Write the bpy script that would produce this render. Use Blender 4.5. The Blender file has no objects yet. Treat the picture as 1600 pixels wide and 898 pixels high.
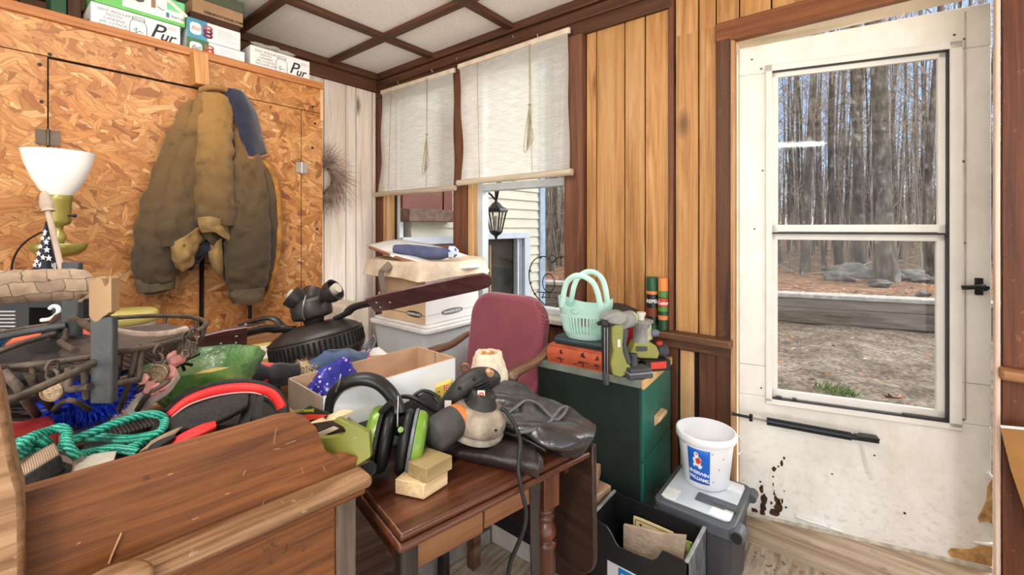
import bpy, bmesh, math, random
from mathutils import Vector, Matrix, Euler, noise
PI = math.pi
SC = bpy.context.scene
COL = SC.collection
# ---------------------------------------------------------------- camera geometry
FL = 681.0; CX = 800.0; CY = 354.0; EYE = 1.31
YAW = math.atan(545 / 681)
FX, FY = math.cos(YAW), math.sin(YAW)


def ray(px, py):
    u = (px - CX) / FL
    v = (CY - py) / FL
    return (FX + u * FY, FY - u * FX, v)


def P(px, py, x=None, y=None, z=None, d=None):
    """the point of the room seen at a photo pixel, on the plane x=, y=, z= or at depth d"""
    r = ray(px, py)
    if x is not None: t = x / r[0]
    elif y is not None: t = y / r[1]
    elif z is not None: t = (z - EYE) / r[2]
    else: t = d
    return Vector((r[0] * t, r[1] * t, EYE + r[2] * t))


# ---------------------------------------------------------------- colour + materials
def lin(c):
    return tuple(((v / 255) / 12.92 if v / 255 <= .04045 else ((v / 255 + .055) / 1.055) ** 2.4) for v in c) + (1,)


def sc(c, k):
    return tuple(max(0, min(255, v * k)) for v in c)


class NT:
    def __init__(s, name):
        s.m = bpy.data.materials.new(name)
        s.m.use_nodes = True
        s.t = s.m.node_tree
        s.b = s.t.nodes['Principled BSDF']
        s.out = s.t.nodes['Material Output']

    def n(s, typ, **kw):
        nd = s.t.nodes.new(typ)
        for k, v in kw.items():
            if k.startswith('_'):
                nd.inputs[k[1:].replace('_', ' ')].default_value = v
            else:
                setattr(nd, k, v)
        return nd

    def l(s, a, b):
        s.t.links.new(a, b)

    def coord(s, scale=(1, 1, 1), rot=(0, 0, 0), src='Object', island=0):
        tc = s.n('ShaderNodeTexCoord')
        o = tc.outputs[src]
        if island:
            g = s.n('ShaderNodeNewGeometry')
            mu = s.n('ShaderNodeMath', operation='MULTIPLY')
            mu.inputs[1].default_value = island
            s.l(g.outputs['Random Per Island'], mu.inputs[0])
            ad = s.n('ShaderNodeVectorMath', operation='ADD')
            s.l(o, ad.inputs[0]); s.l(mu.outputs[0], ad.inputs[1])
            o = ad.outputs[0]
        mp = s.n('ShaderNodeMapping')
        mp.inputs['Scale'].default_value = scale
        mp.inputs['Rotation'].default_value = rot
        s.l(o, mp.inputs['Vector'])
        return mp.outputs[0]

    def noise(s, vec, scale=5, detail=4, rough=.55, dist=0):
        nd = s.n('ShaderNodeTexNoise', _Scale=scale, _Detail=detail, _Roughness=rough, _Distortion=dist)
        s.l(vec, nd.inputs['Vector'])
        return nd.outputs[0]

    def ramp(s, fac, stops, interp='LINEAR'):
        r = s.n('ShaderNodeValToRGB')
        e = r.color_ramp
        e.interpolation = interp
        while len(e.elements) < len(stops): e.elements.new(.5)
        for el, (p, c) in zip(e.elements, stops):
            el.position = p
            el.color = c if len(c) == 4 else lin(c)
        s.l(fac, r.inputs[0])
        return r.outputs[0]

    def mix(s, a, b, fac, mode='MIX'):
        x = s.n('ShaderNodeMix', data_type='RGBA', blend_type=mode)
        for sock, v in ((x.inputs[0], fac), (x.inputs[6], a), (x.inputs[7], b)):
            if hasattr(v, 'is_linked'): s.l(v, sock)
            elif isinstance(v, (int, float)): sock.default_value = v
            else: sock.default_value = v if len(v) == 4 else lin(v)
        return x.outputs[2]

    def math(s, op, a, b=0.0, clamp=False):
        x = s.n('ShaderNodeMath', operation=op, use_clamp=clamp)
        for sock, v in ((x.inputs[0], a), (x.inputs[1], b)):
            if hasattr(v, 'is_linked'): s.l(v, sock)
            else: sock.default_value = v
        return x.outputs[0]

    def bump(s, h, strength=.2, dist=.01):
        b = s.n('ShaderNodeBump', _Strength=strength, _Distance=dist)
        s.l(h, b.inputs['Height'])
        s.l(b.outputs[0], s.b.inputs['Normal'])

    def fin(s, color=None, rough=.5, metal=0, spec=.5, coat=0, sheen=0):
        if color is not None:
            if hasattr(color, 'is_linked'): s.l(color, s.b.inputs['Base Color'])
            else: s.b.inputs['Base Color'].default_value = lin(color)
        s.b.inputs['Roughness'].default_value = rough
        s.b.inputs['Metallic'].default_value = metal
        s.b.inputs['Specular IOR Level'].default_value = spec
        s.b.inputs['Coat Weight'].default_value = coat
        s.b.inputs['Coat Roughness'].default_value = .25
        s.b.inputs['Sheen Weight'].default_value = sheen
        return s.m


_MC = {}


def mt(name, c, rough=.5, metal=0, var=.12, scale=9, bump=.08, stretch=(1, 1, 1), spec=.4, coat=0, sheen=0, c2=None, dirt=0, island=0):
    """a plain material whose colour wanders a little"""
    if name in _MC: return _MC[name]
    t = NT(name)
    v = t.coord(stretch, island=island)
    n1 = t.noise(v, scale, 5)
    col = t.ramp(n1, [(.3, c2 or sc(c, 1 - var)), (.7, sc(c, 1 + var * .6))])
    if dirt:
        n2 = t.noise(v, scale * .5, 6, .7)
        col = t.mix(col, (70, 58, 45), t.ramp(n2, [(.55, (0, 0, 0, 1)), (.75, (dirt, dirt, dirt, 1))]))
    if bump:
        t.bump(t.noise(v, scale * 4, 4), bump)
    _MC[name] = t.fin(col, rough, metal, spec, coat, sheen)
    return _MC[name]


def wood(name, dark, mid, light, axis=2, fine=60, rough=.55, coat=0, island=3.0, bump=.12, ivar=.25, knots=False, wear=None, rot=(0, 0, 0), g=16):
    if name in _MC: return _MC[name]
    t = NT(name)
    s = [1, 1, 1]
    s[axis] = .07
    v = t.coord(tuple(s), rot, island=island)
    n1 = t.noise(v, g, 6, .62, 1.2)
    s2 = [1, 1, 1]; s2[axis] = .02
    v2 = t.coord(tuple(s2), rot, island=island)
    n2 = t.noise(v2, fine * 2, 3, .6)
    c = t.ramp(n1, [(.25, dark), (.48, mid), (.72, light)])
    c = t.mix(c, sc(dark, .8), t.ramp(n2, [(.5, (0, 0, 0, 1)), (.75, (.55, .55, .55, 1))]))
    g = t.n('ShaderNodeNewGeometry')
    if ivar:
        isl = t.ramp(g.outputs['Random Per Island'], [(0, (1 - ivar,) * 3 + (1,)), (1, (1 + ivar * .4,) * 3 + (1,))])
        c = t.mix(c, isl, 1.0, 'MULTIPLY')
    if knots:
        s3 = [1, 1, 1]; s3[axis] = .38
        v3 = t.coord(tuple(s3), rot, island=island)
        vo = t.n('ShaderNodeTexVoronoi', _Scale=4.6, _Randomness=1.0)
        t.l(v3, vo.inputs['Vector'])
        k = t.ramp(vo.outputs['Distance'], [(.06, (1, 1, 1, 1)), (.17, (0, 0, 0, 1))])
        c = t.mix(c, sc(dark, .62), k)
    if wear:
        n3 = t.noise(t.coord(island=island), 22, 8, .75)
        c = t.mix(c, wear, t.ramp(n3, [(.6, (0, 0, 0, 1)), (.68, (.8, .8, .8, 1))]))
    t.bump(n2, bump, .004)
    _MC[name] = t.fin(c, rough, 0, .4, coat)
    return _MC[name]


# ---------------------------------------------------------------- mesh helpers
def NB(): return bmesh.new()


def rotz(a): return Matrix.Rotation(a, 3, 'Z')


def eul(x, y, z): return Euler((x, y, z)).to_matrix()


def box(bm, c, s, R=None, taper=None):
    c = Vector(c); vs = []
    for z in (-.5, .5):
        k = taper if (taper and z < 0) else 1
        for x, y in ((-.5, -.5), (.5, -.5), (.5, .5), (-.5, .5)):
            p = Vector((x * s[0] * k, y * s[1] * k, z * s[2]))
            if R: p = R @ p
            vs.append(bm.verts.new(c + p))
    for f in ((3, 2, 1, 0), (4, 5, 6, 7), (0, 1, 5, 4), (1, 2, 6, 5), (2, 3, 7, 6), (3, 0, 4, 7)):
        bm.faces.new([vs[i] for i in f])
    return bm


def box2(bm, a, b):
    a = Vector(a); b = Vector(b)
    return box(bm, (a + b) / 2, [abs(b[i] - a[i]) for i in range(3)])


def prism(bm, pts, vec):
    """polygon of 3-D points extruded along vec"""
    vec = Vector(vec)
    a = [bm.verts.new(Vector(p)) for p in pts]
    b = [bm.verts.new(Vector(p) + vec) for p in pts]
    n = len(a)
    bm.faces.new(a[::-1]); bm.faces.new(b)
    for i in range(n):
        bm.faces.new((a[i], a[(i + 1) % n], b[(i + 1) % n], b[i]))
    bm.normal_update()
    return bm


def sm(pts, k=6, closed=False):
    """Catmull-Rom through points"""
    pts = [Vector(p) for p in pts]
    n = len(pts); out = []
    rng = n if closed else n - 1
    for i in range(rng):
        if closed: p0, p1, p2, p3 = (pts[(i + j) % n] for j in (-1, 0, 1, 2))
        else: p0, p1, p2, p3 = pts[max(i - 1, 0)], pts[i], pts[i + 1], pts[min(i + 2, n - 1)]
        for j in range(k):
            t = j / k
            out.append(.5 * ((2 * p1) + (p2 - p0) * t + (2 * p0 - 5 * p1 + 4 * p2 - p3) * t * t + (3 * p1 - p0 - 3 * p2 + p3) * t ** 3))
    if not closed: out.append(pts[-1].copy())
    return out


def tube(bm, pts, r, n=8, closed=False, cap=True, flat=None, up=None):
    """tube along points; r number or list; flat scales the second axis; up fixes the first axis' plane"""
    pts = [Vector(p) for p in pts]
    m = len(pts)
    rs = r if isinstance(r, (list, tuple)) else [r] * m
    fl = flat if isinstance(flat, (list, tuple)) else [flat if flat else 1] * m
    rings = []; nrm = None
    for i in range(m):
        if closed: tg = pts[(i + 1) % m] - pts[i - 1]
        else: tg = pts[min(i + 1, m - 1)] - pts[max(i - 1, 0)]
        if tg.length < 1e-9: tg = Vector((0, 0, 1))
        tg.normalize()
        if up is not None:
            side = Vector(up).cross(tg)
            if side.length < 1e-6: side = tg.orthogonal()
            side.normalize(); nrm = side
        elif nrm is None:
            nrm = tg.orthogonal().normalized()
        else:
            nrm = nrm - tg * nrm.dot(tg)
            if nrm.length < 1e-6: nrm = tg.orthogonal()
            nrm.normalize()
        bn = tg.cross(nrm)
        rings.append([bm.verts.new(pts[i] + nrm * (math.cos(2 * PI * k / n) * rs[i]) + bn * (math.sin(2 * PI * k / n) * rs[i] * fl[i])) for k in range(n)])
    for i in range(m if closed else m - 1):
        a, b = rings[i], rings[(i + 1) % m]
        for k in range(n):
            bm.faces.new((a[k], a[(k + 1) % n], b[(k + 1) % n], b[k]))
    if cap and not closed:
        bm.faces.new(rings[0][::-1]); bm.faces.new(rings[-1])
    return bm


def cyl(bm, a, b, r, r2=None, n=20):
    return tube(bm, [a, b], [r, r if r2 is None else r2], n)


def lathe(bm, prof, n=32, M=None, cap=True, wob=None):
    M = M or Matrix.Identity(4)
    rings = []
    for (r, z) in prof:
        if r < 1e-5: rings.append([bm.verts.new(M @ Vector((0, 0, z)))])
        else:
            rings.append([bm.verts.new(M @ Vector((r * math.cos(2 * PI * k / n) * (wob(k / n, z) if wob else 1), r * math.sin(2 * PI * k / n) * (wob(k / n, z) if wob else 1), z))) for k in range(n)])
    for a, b in zip(rings, rings[1:]):
        for k in range(n):
            k2 = (k + 1) % n
            if len(a) == 1 and len(b) == 1: continue
            if len(a) == 1: bm.faces.new((a[0], b[k2], b[k]))
            elif len(b) == 1: bm.faces.new((a[k], a[k2], b[0]))
            else: bm.faces.new((a[k], a[k2], b[k2], b[k]))
    if cap:
        if len(rings[0]) > 1: bm.faces.new(rings[0][::-1])
        if len(rings[-1]) > 1: bm.faces.new(rings[-1])
    return bm


def grid(bm, fn, nu, nv, closeu=False):
    vs = [[bm.verts.new(Vector(fn(i / nu, j / nv))) for i in range(nu if closeu else nu + 1)] for j in range(nv + 1)]
    w = len(vs[0])
    for j in range(nv):
        for i in range(nu):
            i2 = (i + 1) % w
            bm.faces.new((vs[j][i], vs[j][i2], vs[j + 1][i2], vs[j + 1][i]))
    return bm


def ball(bm, c, r, sub=2, s=(1, 1, 1), jit=0, seed=0, R=None):
    g = bmesh.ops.create_icosphere(bm, subdivisions=sub, radius=1)
    for v in g['verts']:
        p = v.co.copy()
        if jit: p *= 1 + jit * noise.noise(p * 1.6 + Vector((seed * 7.3, seed * 3.1, 0)))
        p = Vector((p.x * r * s[0], p.y * r * s[1], p.z * r * s[2]))
        if R: p = R @ p
        v.co = Vector(c) + p
    return bm


def torus(bm, c, R_, r, M3=None, n=28, k=8, sx=1, sy=1):
    pts = []
    for i in range(n):
        p = Vector((R_ * sx * math.cos(2 * PI * i / n), R_ * sy * math.sin(2 * PI * i / n), 0))
        pts.append(Vector(c) + (M3 @ p if M3 else p))
    return tube(bm, pts, r, k, closed=True)


def rrect(w, h, r, n=5):
    out = []
    for cx, cy, a in ((w / 2 - r, h / 2 - r, 0), (-w / 2 + r, h / 2 - r, 90), (-w / 2 + r, -h / 2 + r, 180), (w / 2 - r, -h / 2 + r, 270)):
        for i in range(n + 1):
            t = math.radians(a + 90 * i / n)
            out.append((cx + r * math.cos(t), cy + r * math.sin(t)))
    return out


def wrinkle(bm, amp, freq, seed=0, axis=None):
    """push points along their normals by noise: cloth folds"""
    bm.normal_update()
    off = Vector((seed * 3.7, seed * 1.9, seed * 5.3))
    for v in bm.verts:
        p = v.co * freq
        if axis is not None: p[axis] *= .3
        v.co += v.normal * amp * noise.noise(p + off)
    return bm


# ---------------------------------------------------------------- objects
def basis(o):
    M = Matrix.Translation(o.location) @ o.rotation_euler.to_matrix().to_4x4()
    if o.parent: M = basis(o.parent) @ M
    return M


def thing(name, label, cat, loc=(0, 0, 0), rz=0, group=None):
    o = bpy.data.objects.new(name, None)
    COL.objects.link(o)
    o.empty_display_size = .05
    o.location = loc
    o.rotation_euler = (0, 0, rz)
    o['label'] = label; o['category'] = cat
    if group: o['group'] = group
    return o


def part(name, bm, mat, parent=None, smooth=62, bev=0, solid=0, sub=0, world=True, label=None, seg=2, soff=0):
    me = bpy.data.meshes.new(name)
    if parent is not None and world:
        bm.transform(basis(parent).inverted())
    org = Vector((0, 0, 0))
    if parent is None and world:
        xs = [v.co for v in bm.verts]
        org = Vector(((min(p.x for p in xs) + max(p.x for p in xs)) / 2, (min(p.y for p in xs) + max(p.y for p in xs)) / 2, min(p.z for p in xs)))
        for v in bm.verts: v.co -= org
    bmesh.ops.recalc_face_normals(bm, faces=bm.faces)
    bm.to_mesh(me); bm.free()
    if isinstance(mat, (list, tuple)):
        for m in mat: me.materials.append(m)
    else: me.materials.append(mat)
    o = bpy.data.objects.new(name, me)
    o.location = org
    COL.objects.link(o)
    if parent is not None: o.parent = parent
    if smooth:
        me.shade_smooth()
        me.set_sharp_from_angle(angle=math.radians(smooth))
    if bev:
        md = o.modifiers.new('bev', 'BEVEL'); md.width = bev; md.segments = seg; md.limit_method = 'ANGLE'; md.angle_limit = math.radians(40)
        md.harden_normals = False
    if solid:
        md = o.modifiers.new('sol', 'SOLIDIFY'); md.thickness = solid; md.offset = soff
    if sub:
        md = o.modifiers.new('sub', 'SUBSURF'); md.levels = sub; md.render_levels = sub
    if label: o['label'] = label
    return o


def single(name, bm, mat, label, cat, group=None, **kw):
    o = part(name, bm, mat, None, **kw)
    o['label'] = label; o['category'] = cat
    if group: o['group'] = group
    return o


def struct(name, bm, mat, parent=None, **kw):
    o = part(name, bm, mat, parent, **kw)
    if parent is None: o['kind'] = 'structure'
    return o


def dup(root, loc, rz=0, label=None, group=None, scale=1):
    def cp(o, par):
        c = o.copy(); COL.objects.link(c)
        if par: c.parent = par
        for ch in list(o.children): cp(ch, c)
        return c
    r = cp(root, None)
    r.location = loc; r.rotation_euler = (0, 0, rz); r.scale = (scale,) * 3
    if label: r['label'] = label
    if group: r['group'] = group
    return r


def basis3(right, up):
    """columns right, up, normal"""
    r = Vector(right).normalized(); n = r.cross(Vector(up)).normalized(); u = n.cross(r)
    return Matrix((r, u, n)).transposed()


def text(s, size, origin, right, up, mat, parent, name='lettering', align='LEFT', shear=0, sx=1, bold=0, world=True, ext=.0006, fn=None, spacing=1):
    cu = bpy.data.curves.new('txt', 'FONT')
    cu.body = s; cu.size = size; cu.extrude = ext; cu.align_x = align; cu.shear = shear; cu.offset = bold; cu.space_character = spacing
    cu.resolution_u = 3
    ob = bpy.data.objects.new('txt', cu)
    COL.objects.link(ob)
    dg = bpy.context.evaluated_depsgraph_get()
    me = bpy.data.meshes.new_from_object(ob.evaluated_get(dg))
    bpy.data.objects.remove(ob); bpy.data.curves.remove(cu)
    bm = NB(); bm.from_mesh(me); bpy.data.meshes.remove(me)
    B = basis3(right, up)
    o3 = Vector(origin)
    for v in bm.verts:
        v.co.x *= sx
        v.co = fn(v.co) if fn else o3 + B @ v.co
    return part(name, bm, mat, parent, smooth=0, world=world)
# ================================================================ materials of the room
def osb():
    t = NT('osb')
    base = None; hbest = None
    for k, (ang, sl) in enumerate(((0.35, 1), (-.75, 2), (1.3, 3), (2.5, 4), (-.2, 5))):
        wv = t.coord((1, 1, 1))
        nz = t.n('ShaderNodeTexNoise', _Scale=9.0, _Detail=2.0)
        t.l(wv, nz.inputs['Vector'])
        ad = t.n('ShaderNodeVectorMath', operation='MULTIPLY_ADD')
        t.l(nz.outputs['Color'], ad.inputs[0]); ad.inputs[1].default_value = (.07, .07, .07)
        t.l(wv, ad.inputs[2])
        mp = t.n('ShaderNodeMapping')
        mp.inputs['Location'].default_value = (k * 3.17, 0, k * 1.31)
        mp.inputs['Rotation'].default_value = (0, ang, 0)
        mp2 = t.n('ShaderNodeMapping')
        mp2.inputs['Scale'].default_value = (9 + 3 * k, 1, 30 + 9 * k)
        t.l(ad.outputs[0], mp.inputs['Vector']); t.l(mp.outputs[0], mp2.inputs['Vector'])
        fl = t.n('ShaderNodeTexVoronoi', voronoi_dimensions='3D', _Scale=1.0)
        t.l(mp2.outputs[0], fl.inputs['Vector'])
        sp = t.n('ShaderNodeSeparateColor'); t.l(fl.outputs['Color'], sp.inputs[0])
        ed = t.n('ShaderNodeTexVoronoi', feature='DISTANCE_TO_EDGE', _Scale=1.0)
        t.l(mp2.outputs[0], ed.inputs['Vector'])
        mp3 = t.n('ShaderNodeMapping'); mp3.inputs['Scale'].default_value = (8, 1, 190)
        t.l(mp.outputs[0], mp3.inputs['Vector'])
        gr = t.noise(mp3.outputs[0], 1.5, 3)
        col = t.ramp(sp.outputs[0], [(0, (124, 78, 42)), (.12, (166, 112, 62)), (.4, (190, 136, 80)), (.66, (208, 156, 98)), (.86, (178, 120, 66)), (1, (226, 188, 134))])
        col = t.mix(col, (138, 84, 38), t.ramp(gr, [(.42, (0, 0, 0, 1)), (.72, (.75, .75, .75, 1))]))
        col = t.mix((92, 54, 24), col, t.ramp(ed.outputs['Distance'], [(0, (.62, .62, .62, 1)), (.10, (1, 1, 1, 1))]))
        h = sp.outputs[1]
        if base is None: base, hbest = col, h
        else:
            gt = t.math('GREATER_THAN', h, hbest)
            base = t.mix(base, col, gt)
            hbest = t.math('MAXIMUM', h, hbest)
    n = t.noise(t.coord(), 3.2, 4, .6)
    base = t.mix(base, t.ramp(n, [(.3, (.94, .76, .58, 1)), (.62, (1, .98, .95, 1))]), .8, 'MULTIPLY')
    t.bump(hbest, .12, .002)
    return t.fin(base, .5, 0, .4)


def ceiling_mat():
    t = NT('ceiling_tile')
    v = t.coord()
    vo = t.n('ShaderNodeTexVoronoi', _Scale=75.0)
    t.l(v, vo.inputs['Vector'])
    n = t.noise(v, 40, 3)
    k = t.ramp(t.math('ADD', vo.outputs['Distance'], t.math('MULTIPLY', n, .5)), [(.34, (0, 0, 0, 1)), (.42, (1, 1, 1, 1))])
    c = t.mix((176, 170, 160), (250, 249, 246), k)
    n2 = t.noise(v, 220, 2)
    c = t.mix(c, (205, 200, 192), t.ramp(n2, [(.56, (0, 0, 0, 1)), (.66, (.8, .8, .8, 1))]))
    t.bump(k, .2, .003)
    return t.fin(c, .9)


M_OSB = osb()
M_PINE = wood('pine_boards', (142, 92, 48), (190, 138, 82), (212, 166, 110), 2, ivar=.2, knots=True, island=5)
M_PALE = wood('pale_boards', (222, 196, 174), (246, 230, 216), (252, 245, 238), 2, ivar=.12, island=5, knots=True)  # window glare is brightened into the board colour
M_DARKB = wood('dark_boards', (62, 38, 24), (94, 58, 36), (124, 80, 50), 2, ivar=.3, island=5)
M_TRIMY = wood('dark_trim_y', (54, 32, 21), (90, 55, 36), (124, 80, 54), 1, island=5, ivar=.3)
M_TRIMX = wood('dark_trim_x', (54, 32, 21), (92, 57, 38), (126, 82, 56), 0, island=5, ivar=.3)
M_TRIMZ = wood('dark_trim_z', (72, 42, 27), (112, 70, 47), (142, 96, 68), 2, island=5, ivar=.3)
M_RAW = wood('raw_pine', (178, 122, 70), (214, 166, 112), (234, 196, 150), 2, ivar=.15, island=5)
M_RAWY = wood('raw_pine_y', (178, 122, 70), (214, 166, 112), (234, 196, 150), 1, ivar=.15, island=5)
M_REDW = wood('red_brown_boards', (66, 32, 17), (100, 54, 31), (128, 74, 45), 2, island=5, ivar=.15, wear=(176, 116, 62))
M_BLACKGAP = mt('gap_shadow', (26, 18, 13), .9, var=.05, bump=0)
M_CEIL = ceiling_mat()

# ================================================================ the room shell
XB, YA, ZC = 2.10, 3.077, 2.53


def floor_mat():
    t = NT('floor_planks')
    v = t.coord((1, 1, 1))
    br = t.n('ShaderNodeTexBrick', _Scale=1.0, _Mortar_Size=.006, _Mortar_Smooth=.2, offset=.5)
    br.inputs['Brick Width'].default_value = 1.6
    br.inputs['Row Height'].default_value = .105
    t.l(v, br.inputs['Vector'])
    br.inputs['Color1'].default_value = (.9, .9, .9, 1); br.inputs['Color2'].default_value = (.55, .55, .55, 1)
    br.inputs['Mortar'].default_value = (0, 0, 0, 1)
    n = t.noise(t.coord((3, 22, 22)), 3, 6, .65)
    c = t.ramp(n, [(.3, (138, 120, 100)), (.5, (188, 170, 148)), (.7, (214, 200, 180))])
    c = t.mix(c, br.outputs['Color'], .35, 'MULTIPLY')
    n2 = t.noise(t.coord(), 45, 6, .7)
    c = t.mix(c, (128, 112, 94), t.ramp(n2, [(.55, (0, 0, 0, 1)), (.75, (.7, .7, .7, 1))]))
    t.bump(n2, .2, .004)
    return t.fin(c, .7)


M_FLOOR = floor_mat()
bm = NB(); box2(bm, (-3.2, -3.2, -.12), (2.06, 3.077, 0)); struct('floor', bm, M_FLOOR)
bm = NB(); box2(bm, (-3.2, -3.2, ZC), (2.2, 3.2, ZC + .08)); struct('ceiling', bm, M_CEIL)

# ceiling battens (brown strips over the joints of the tiles)
k = 1
for y in (2.37, 1.65, .93, .21, -.51, -1.23, -1.95):
    bm = NB(); box2(bm, (-3.2, y - .026, ZC - .032), (XB - .03, y + .026, ZC)); struct('trim_%d' % k, bm, M_TRIMX, bev=.004); k += 1
for x in (1.66, 1.04, .42, -.2, -.82, -1.44, -2.06):
    bm = NB(); box2(bm, (x - .026, -3.2, ZC - .03), (x + .026, YA - .03, ZC)); struct('trim_%d' % k, bm, M_TRIMY, bev=.004); k += 1
# wall-top boards
bm = NB(); box2(bm, (XB - .035, .69, 2.345), (XB, YA, ZC)); box2(bm, (XB - .06, .69, ZC - .05), (XB - .035, YA - .05, ZC))
box2(bm, (XB - .05, .69, 2.415), (XB - .035, YA - .035, 2.47))
struct('trim_%d' % k, bm, M_TRIMY, bev=.004); k += 1
bm = NB(); box2(bm, (-3.2, YA - .035, 2.39), (XB - .035, YA, ZC)); box2(bm, (-3.2, YA - .07, ZC - .05), (XB - .06, YA - .035, ZC))
struct('trim_%d' % k, bm, M_TRIMX, bev=.004); k += 1

# back wall (behind the chipboard cupboard)
bm = NB()
box2(bm, (-3.2, YA, 0), (2.2, YA + .1, ZC))
struct('wall_back', bm, M_BLACKGAP)
bm = NB()
edges = [1.30, 1.48, 1.627, 1.80, 1.886, 2.03, 2.066]
for a, b in zip(edges, edges[1:]):
    box2(bm, (a + .003, YA - .016, 0), (b - .003, YA, 2.39))
struct('trim_%d' % k, bm, M_PALE, bev=.003); k += 1
bm = NB()
for i in range(20):
    x = 1.2 - i * .21
    box2(bm, (x - .207, YA - .014, 1.6), (x, YA, 2.39))
struct('trim_%d' % k, bm, M_DARKB, bev=.003); k += 1

# wall with the windows and the door
bm = NB()
T = .12
def wseg(y0, y1, z0, z1): box2(bm, (XB, y0, z0), (XB + T, y1, z1))
wseg(2.99, YA + .1, 0, ZC)
wseg(1.22, 2.99, 0, .79)
wseg(1.22, 2.99, 2.37, ZC)
wseg(2.02, 2.17, .79, 2.37)
wseg(.43, 1.22, 0, ZC)
wseg(-.40, .43, 2.13, ZC)
wseg(-3.2, -.40, 0, ZC)
struct('wall_right', bm, M_BLACKGAP)


def boards(name, mat, ys, z0, z1, th=.016, x=XB, gap=.0028):
    bm = NB()
    for a, b in zip(ys, ys[1:]):
        box2(bm, (x - th, b + gap, z0), (x, a - gap, z1))
    global k
    o = struct('trim_%d' % k, bm, mat, bev=.003); k += 1
    return o


boards('', M_PINE, [1.156, 1.095, .936, .829, .712], .80, 2.345)
boards('', M_PINE, [.684, .578, .504, .41, .29, .135, .0, -.14, -.26, -.40], 2.20, ZC)
boards('', M_PINE, [.684, .578, .500], .82, 2.205)
boards('', M_TRIMZ, [.712, .684], .8, ZC, .032)
boards('', M_DARKB, [1.156, .93, .80, .668], 0, .79, .016)
boards('', M_RAW, [.664, .596], 0, .735, .014)
boards('', M_DARKB, [.578, .442], 0, .79, .02)
boards('', M_DARKB, [.668, .596], .735, .79, .02)
boards('', M_REDW, [-.352, -.55, -.72, -.95, -1.2, -1.5], .86, ZC, .02)
boards('', M_REDW, [-.352, -.55, -.72, -.95, -1.2, -1.5], 0, .82, .02)
boards('', M_DARKB, [2.99, 2.6, 2.2, 1.8, 1.4, 1.16], 0, .74, .016)
# posts beside and between the windows
boards('', M_TRIMZ, [YA - .002, 2.985], 0, 2.345, .03)
boards('', M_TRIMZ, [2.175, 2.04], 0, 2.345, .03)
boards('', M_TRIMZ, [1.277, 1.156], 0, 2.345, .05)
# raw pine window linings
bm = NB()
for y0, y1 in ((2.93, 2.985), (2.0, 2.039)):
    box2(bm, (XB - .022, y0, .80), (XB + .08, y1, 2.345))
struct('trim_%d' % k, bm, M_RAW, bev=.003); k += 1
# window stool
bm = NB(); box2(bm, (XB - .07, 1.28, .765), (XB + .1, 2.985, .795)); struct('trim_%d' % k, bm, mt('sill_paint', (214, 204, 190), .6, dirt=.5), bev=.006); k += 1
# chair rail left and right of the door
bm = NB(); box2(bm, (XB - .085, .43, .79), (XB, 1.156, .822)); box2(bm, (XB - .035, .44, .74), (XB, 1.156, .79))
struct('trim_%d' % k, bm, wood('rail_wood', (54, 34, 22), (92, 60, 40), (132, 96, 68), 1, ivar=0, wear=(168, 132, 98)), bev=.006); k += 1
bm = NB(); box2(bm, (XB - .055, -1.5, .822), (XB, -.346, .862))
struct('trim_%d' % k, bm, wood('rail_wood_b', (120, 74, 44), (158, 106, 68), (190, 138, 96), 1, ivar=0), bev=.008); k += 1
# door casing
bm = NB()
box2(bm, (XB - .028, .438, 0), (XB, .502, 2.205))
struct('trim_%d' % k, bm, wood('casing_dark', (52, 30, 18), (84, 50, 30), (108, 68, 42), 2, ivar=0, wear=(120, 82, 54)), bev=.004); k += 1
bm = NB()
box2(bm, (XB - .04, .424, 0), (XB + .0, .440, 2.13))
struct('trim_%d' % k, bm, wood('casing_edge', (128, 86, 54), (186, 138, 94), (214, 172, 128), 2, ivar=0, wear=(226, 200, 172)), bev=.003); k += 1
bm = NB(); box2(bm, (XB - .03, -1.5, 2.125), (XB, .504, 2.208)); box2(bm, (XB - .045, -.36, 2.112), (XB - .005, .435, 2.135))
struct('trim_%d' % k, bm, wood('casing_head', (84, 46, 24), (128, 74, 40), (156, 98, 56), 1, ivar=.2), bev=.004); k += 1
# right jamb: pale edge
bm = NB(); box2(bm, (XB - .025, -.351, 0), (XB + .01, -.339, 2.13))
struct('trim_%d' % k, bm, wood('jamb_pale', (190, 150, 120), (226, 196, 172), (240, 220, 204), 2, ivar=0), bev=.004); k += 1
bm = NB(); box2(bm, (XB - .004, -.40, 2.118), (XB + .125, .43, 2.14)); box2(bm, (XB + .0, .428, .06), (XB + .125, .436, 2.14)); box2(bm, (XB + .012, -.40, .06), (XB + .125, -.385, 2.14))
struct('trim_%d' % k, bm, mt('jamb_paint', (232, 216, 190), .6, var=.06)); k += 1
# threshold board
bm = NB()
box2(bm, (2.03, -.5, -.05), (2.10, .47, .045)); box2(bm, (2.09, -.5, -.05), (2.42, .47, .066))
struct('trim_%d' % k, bm, wood('sill_board', (128, 104, 82), (176, 152, 126), (208, 190, 166), 1, ivar=.1, wear=(120, 98, 76), bump=.4), bev=.012); k += 1

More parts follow.
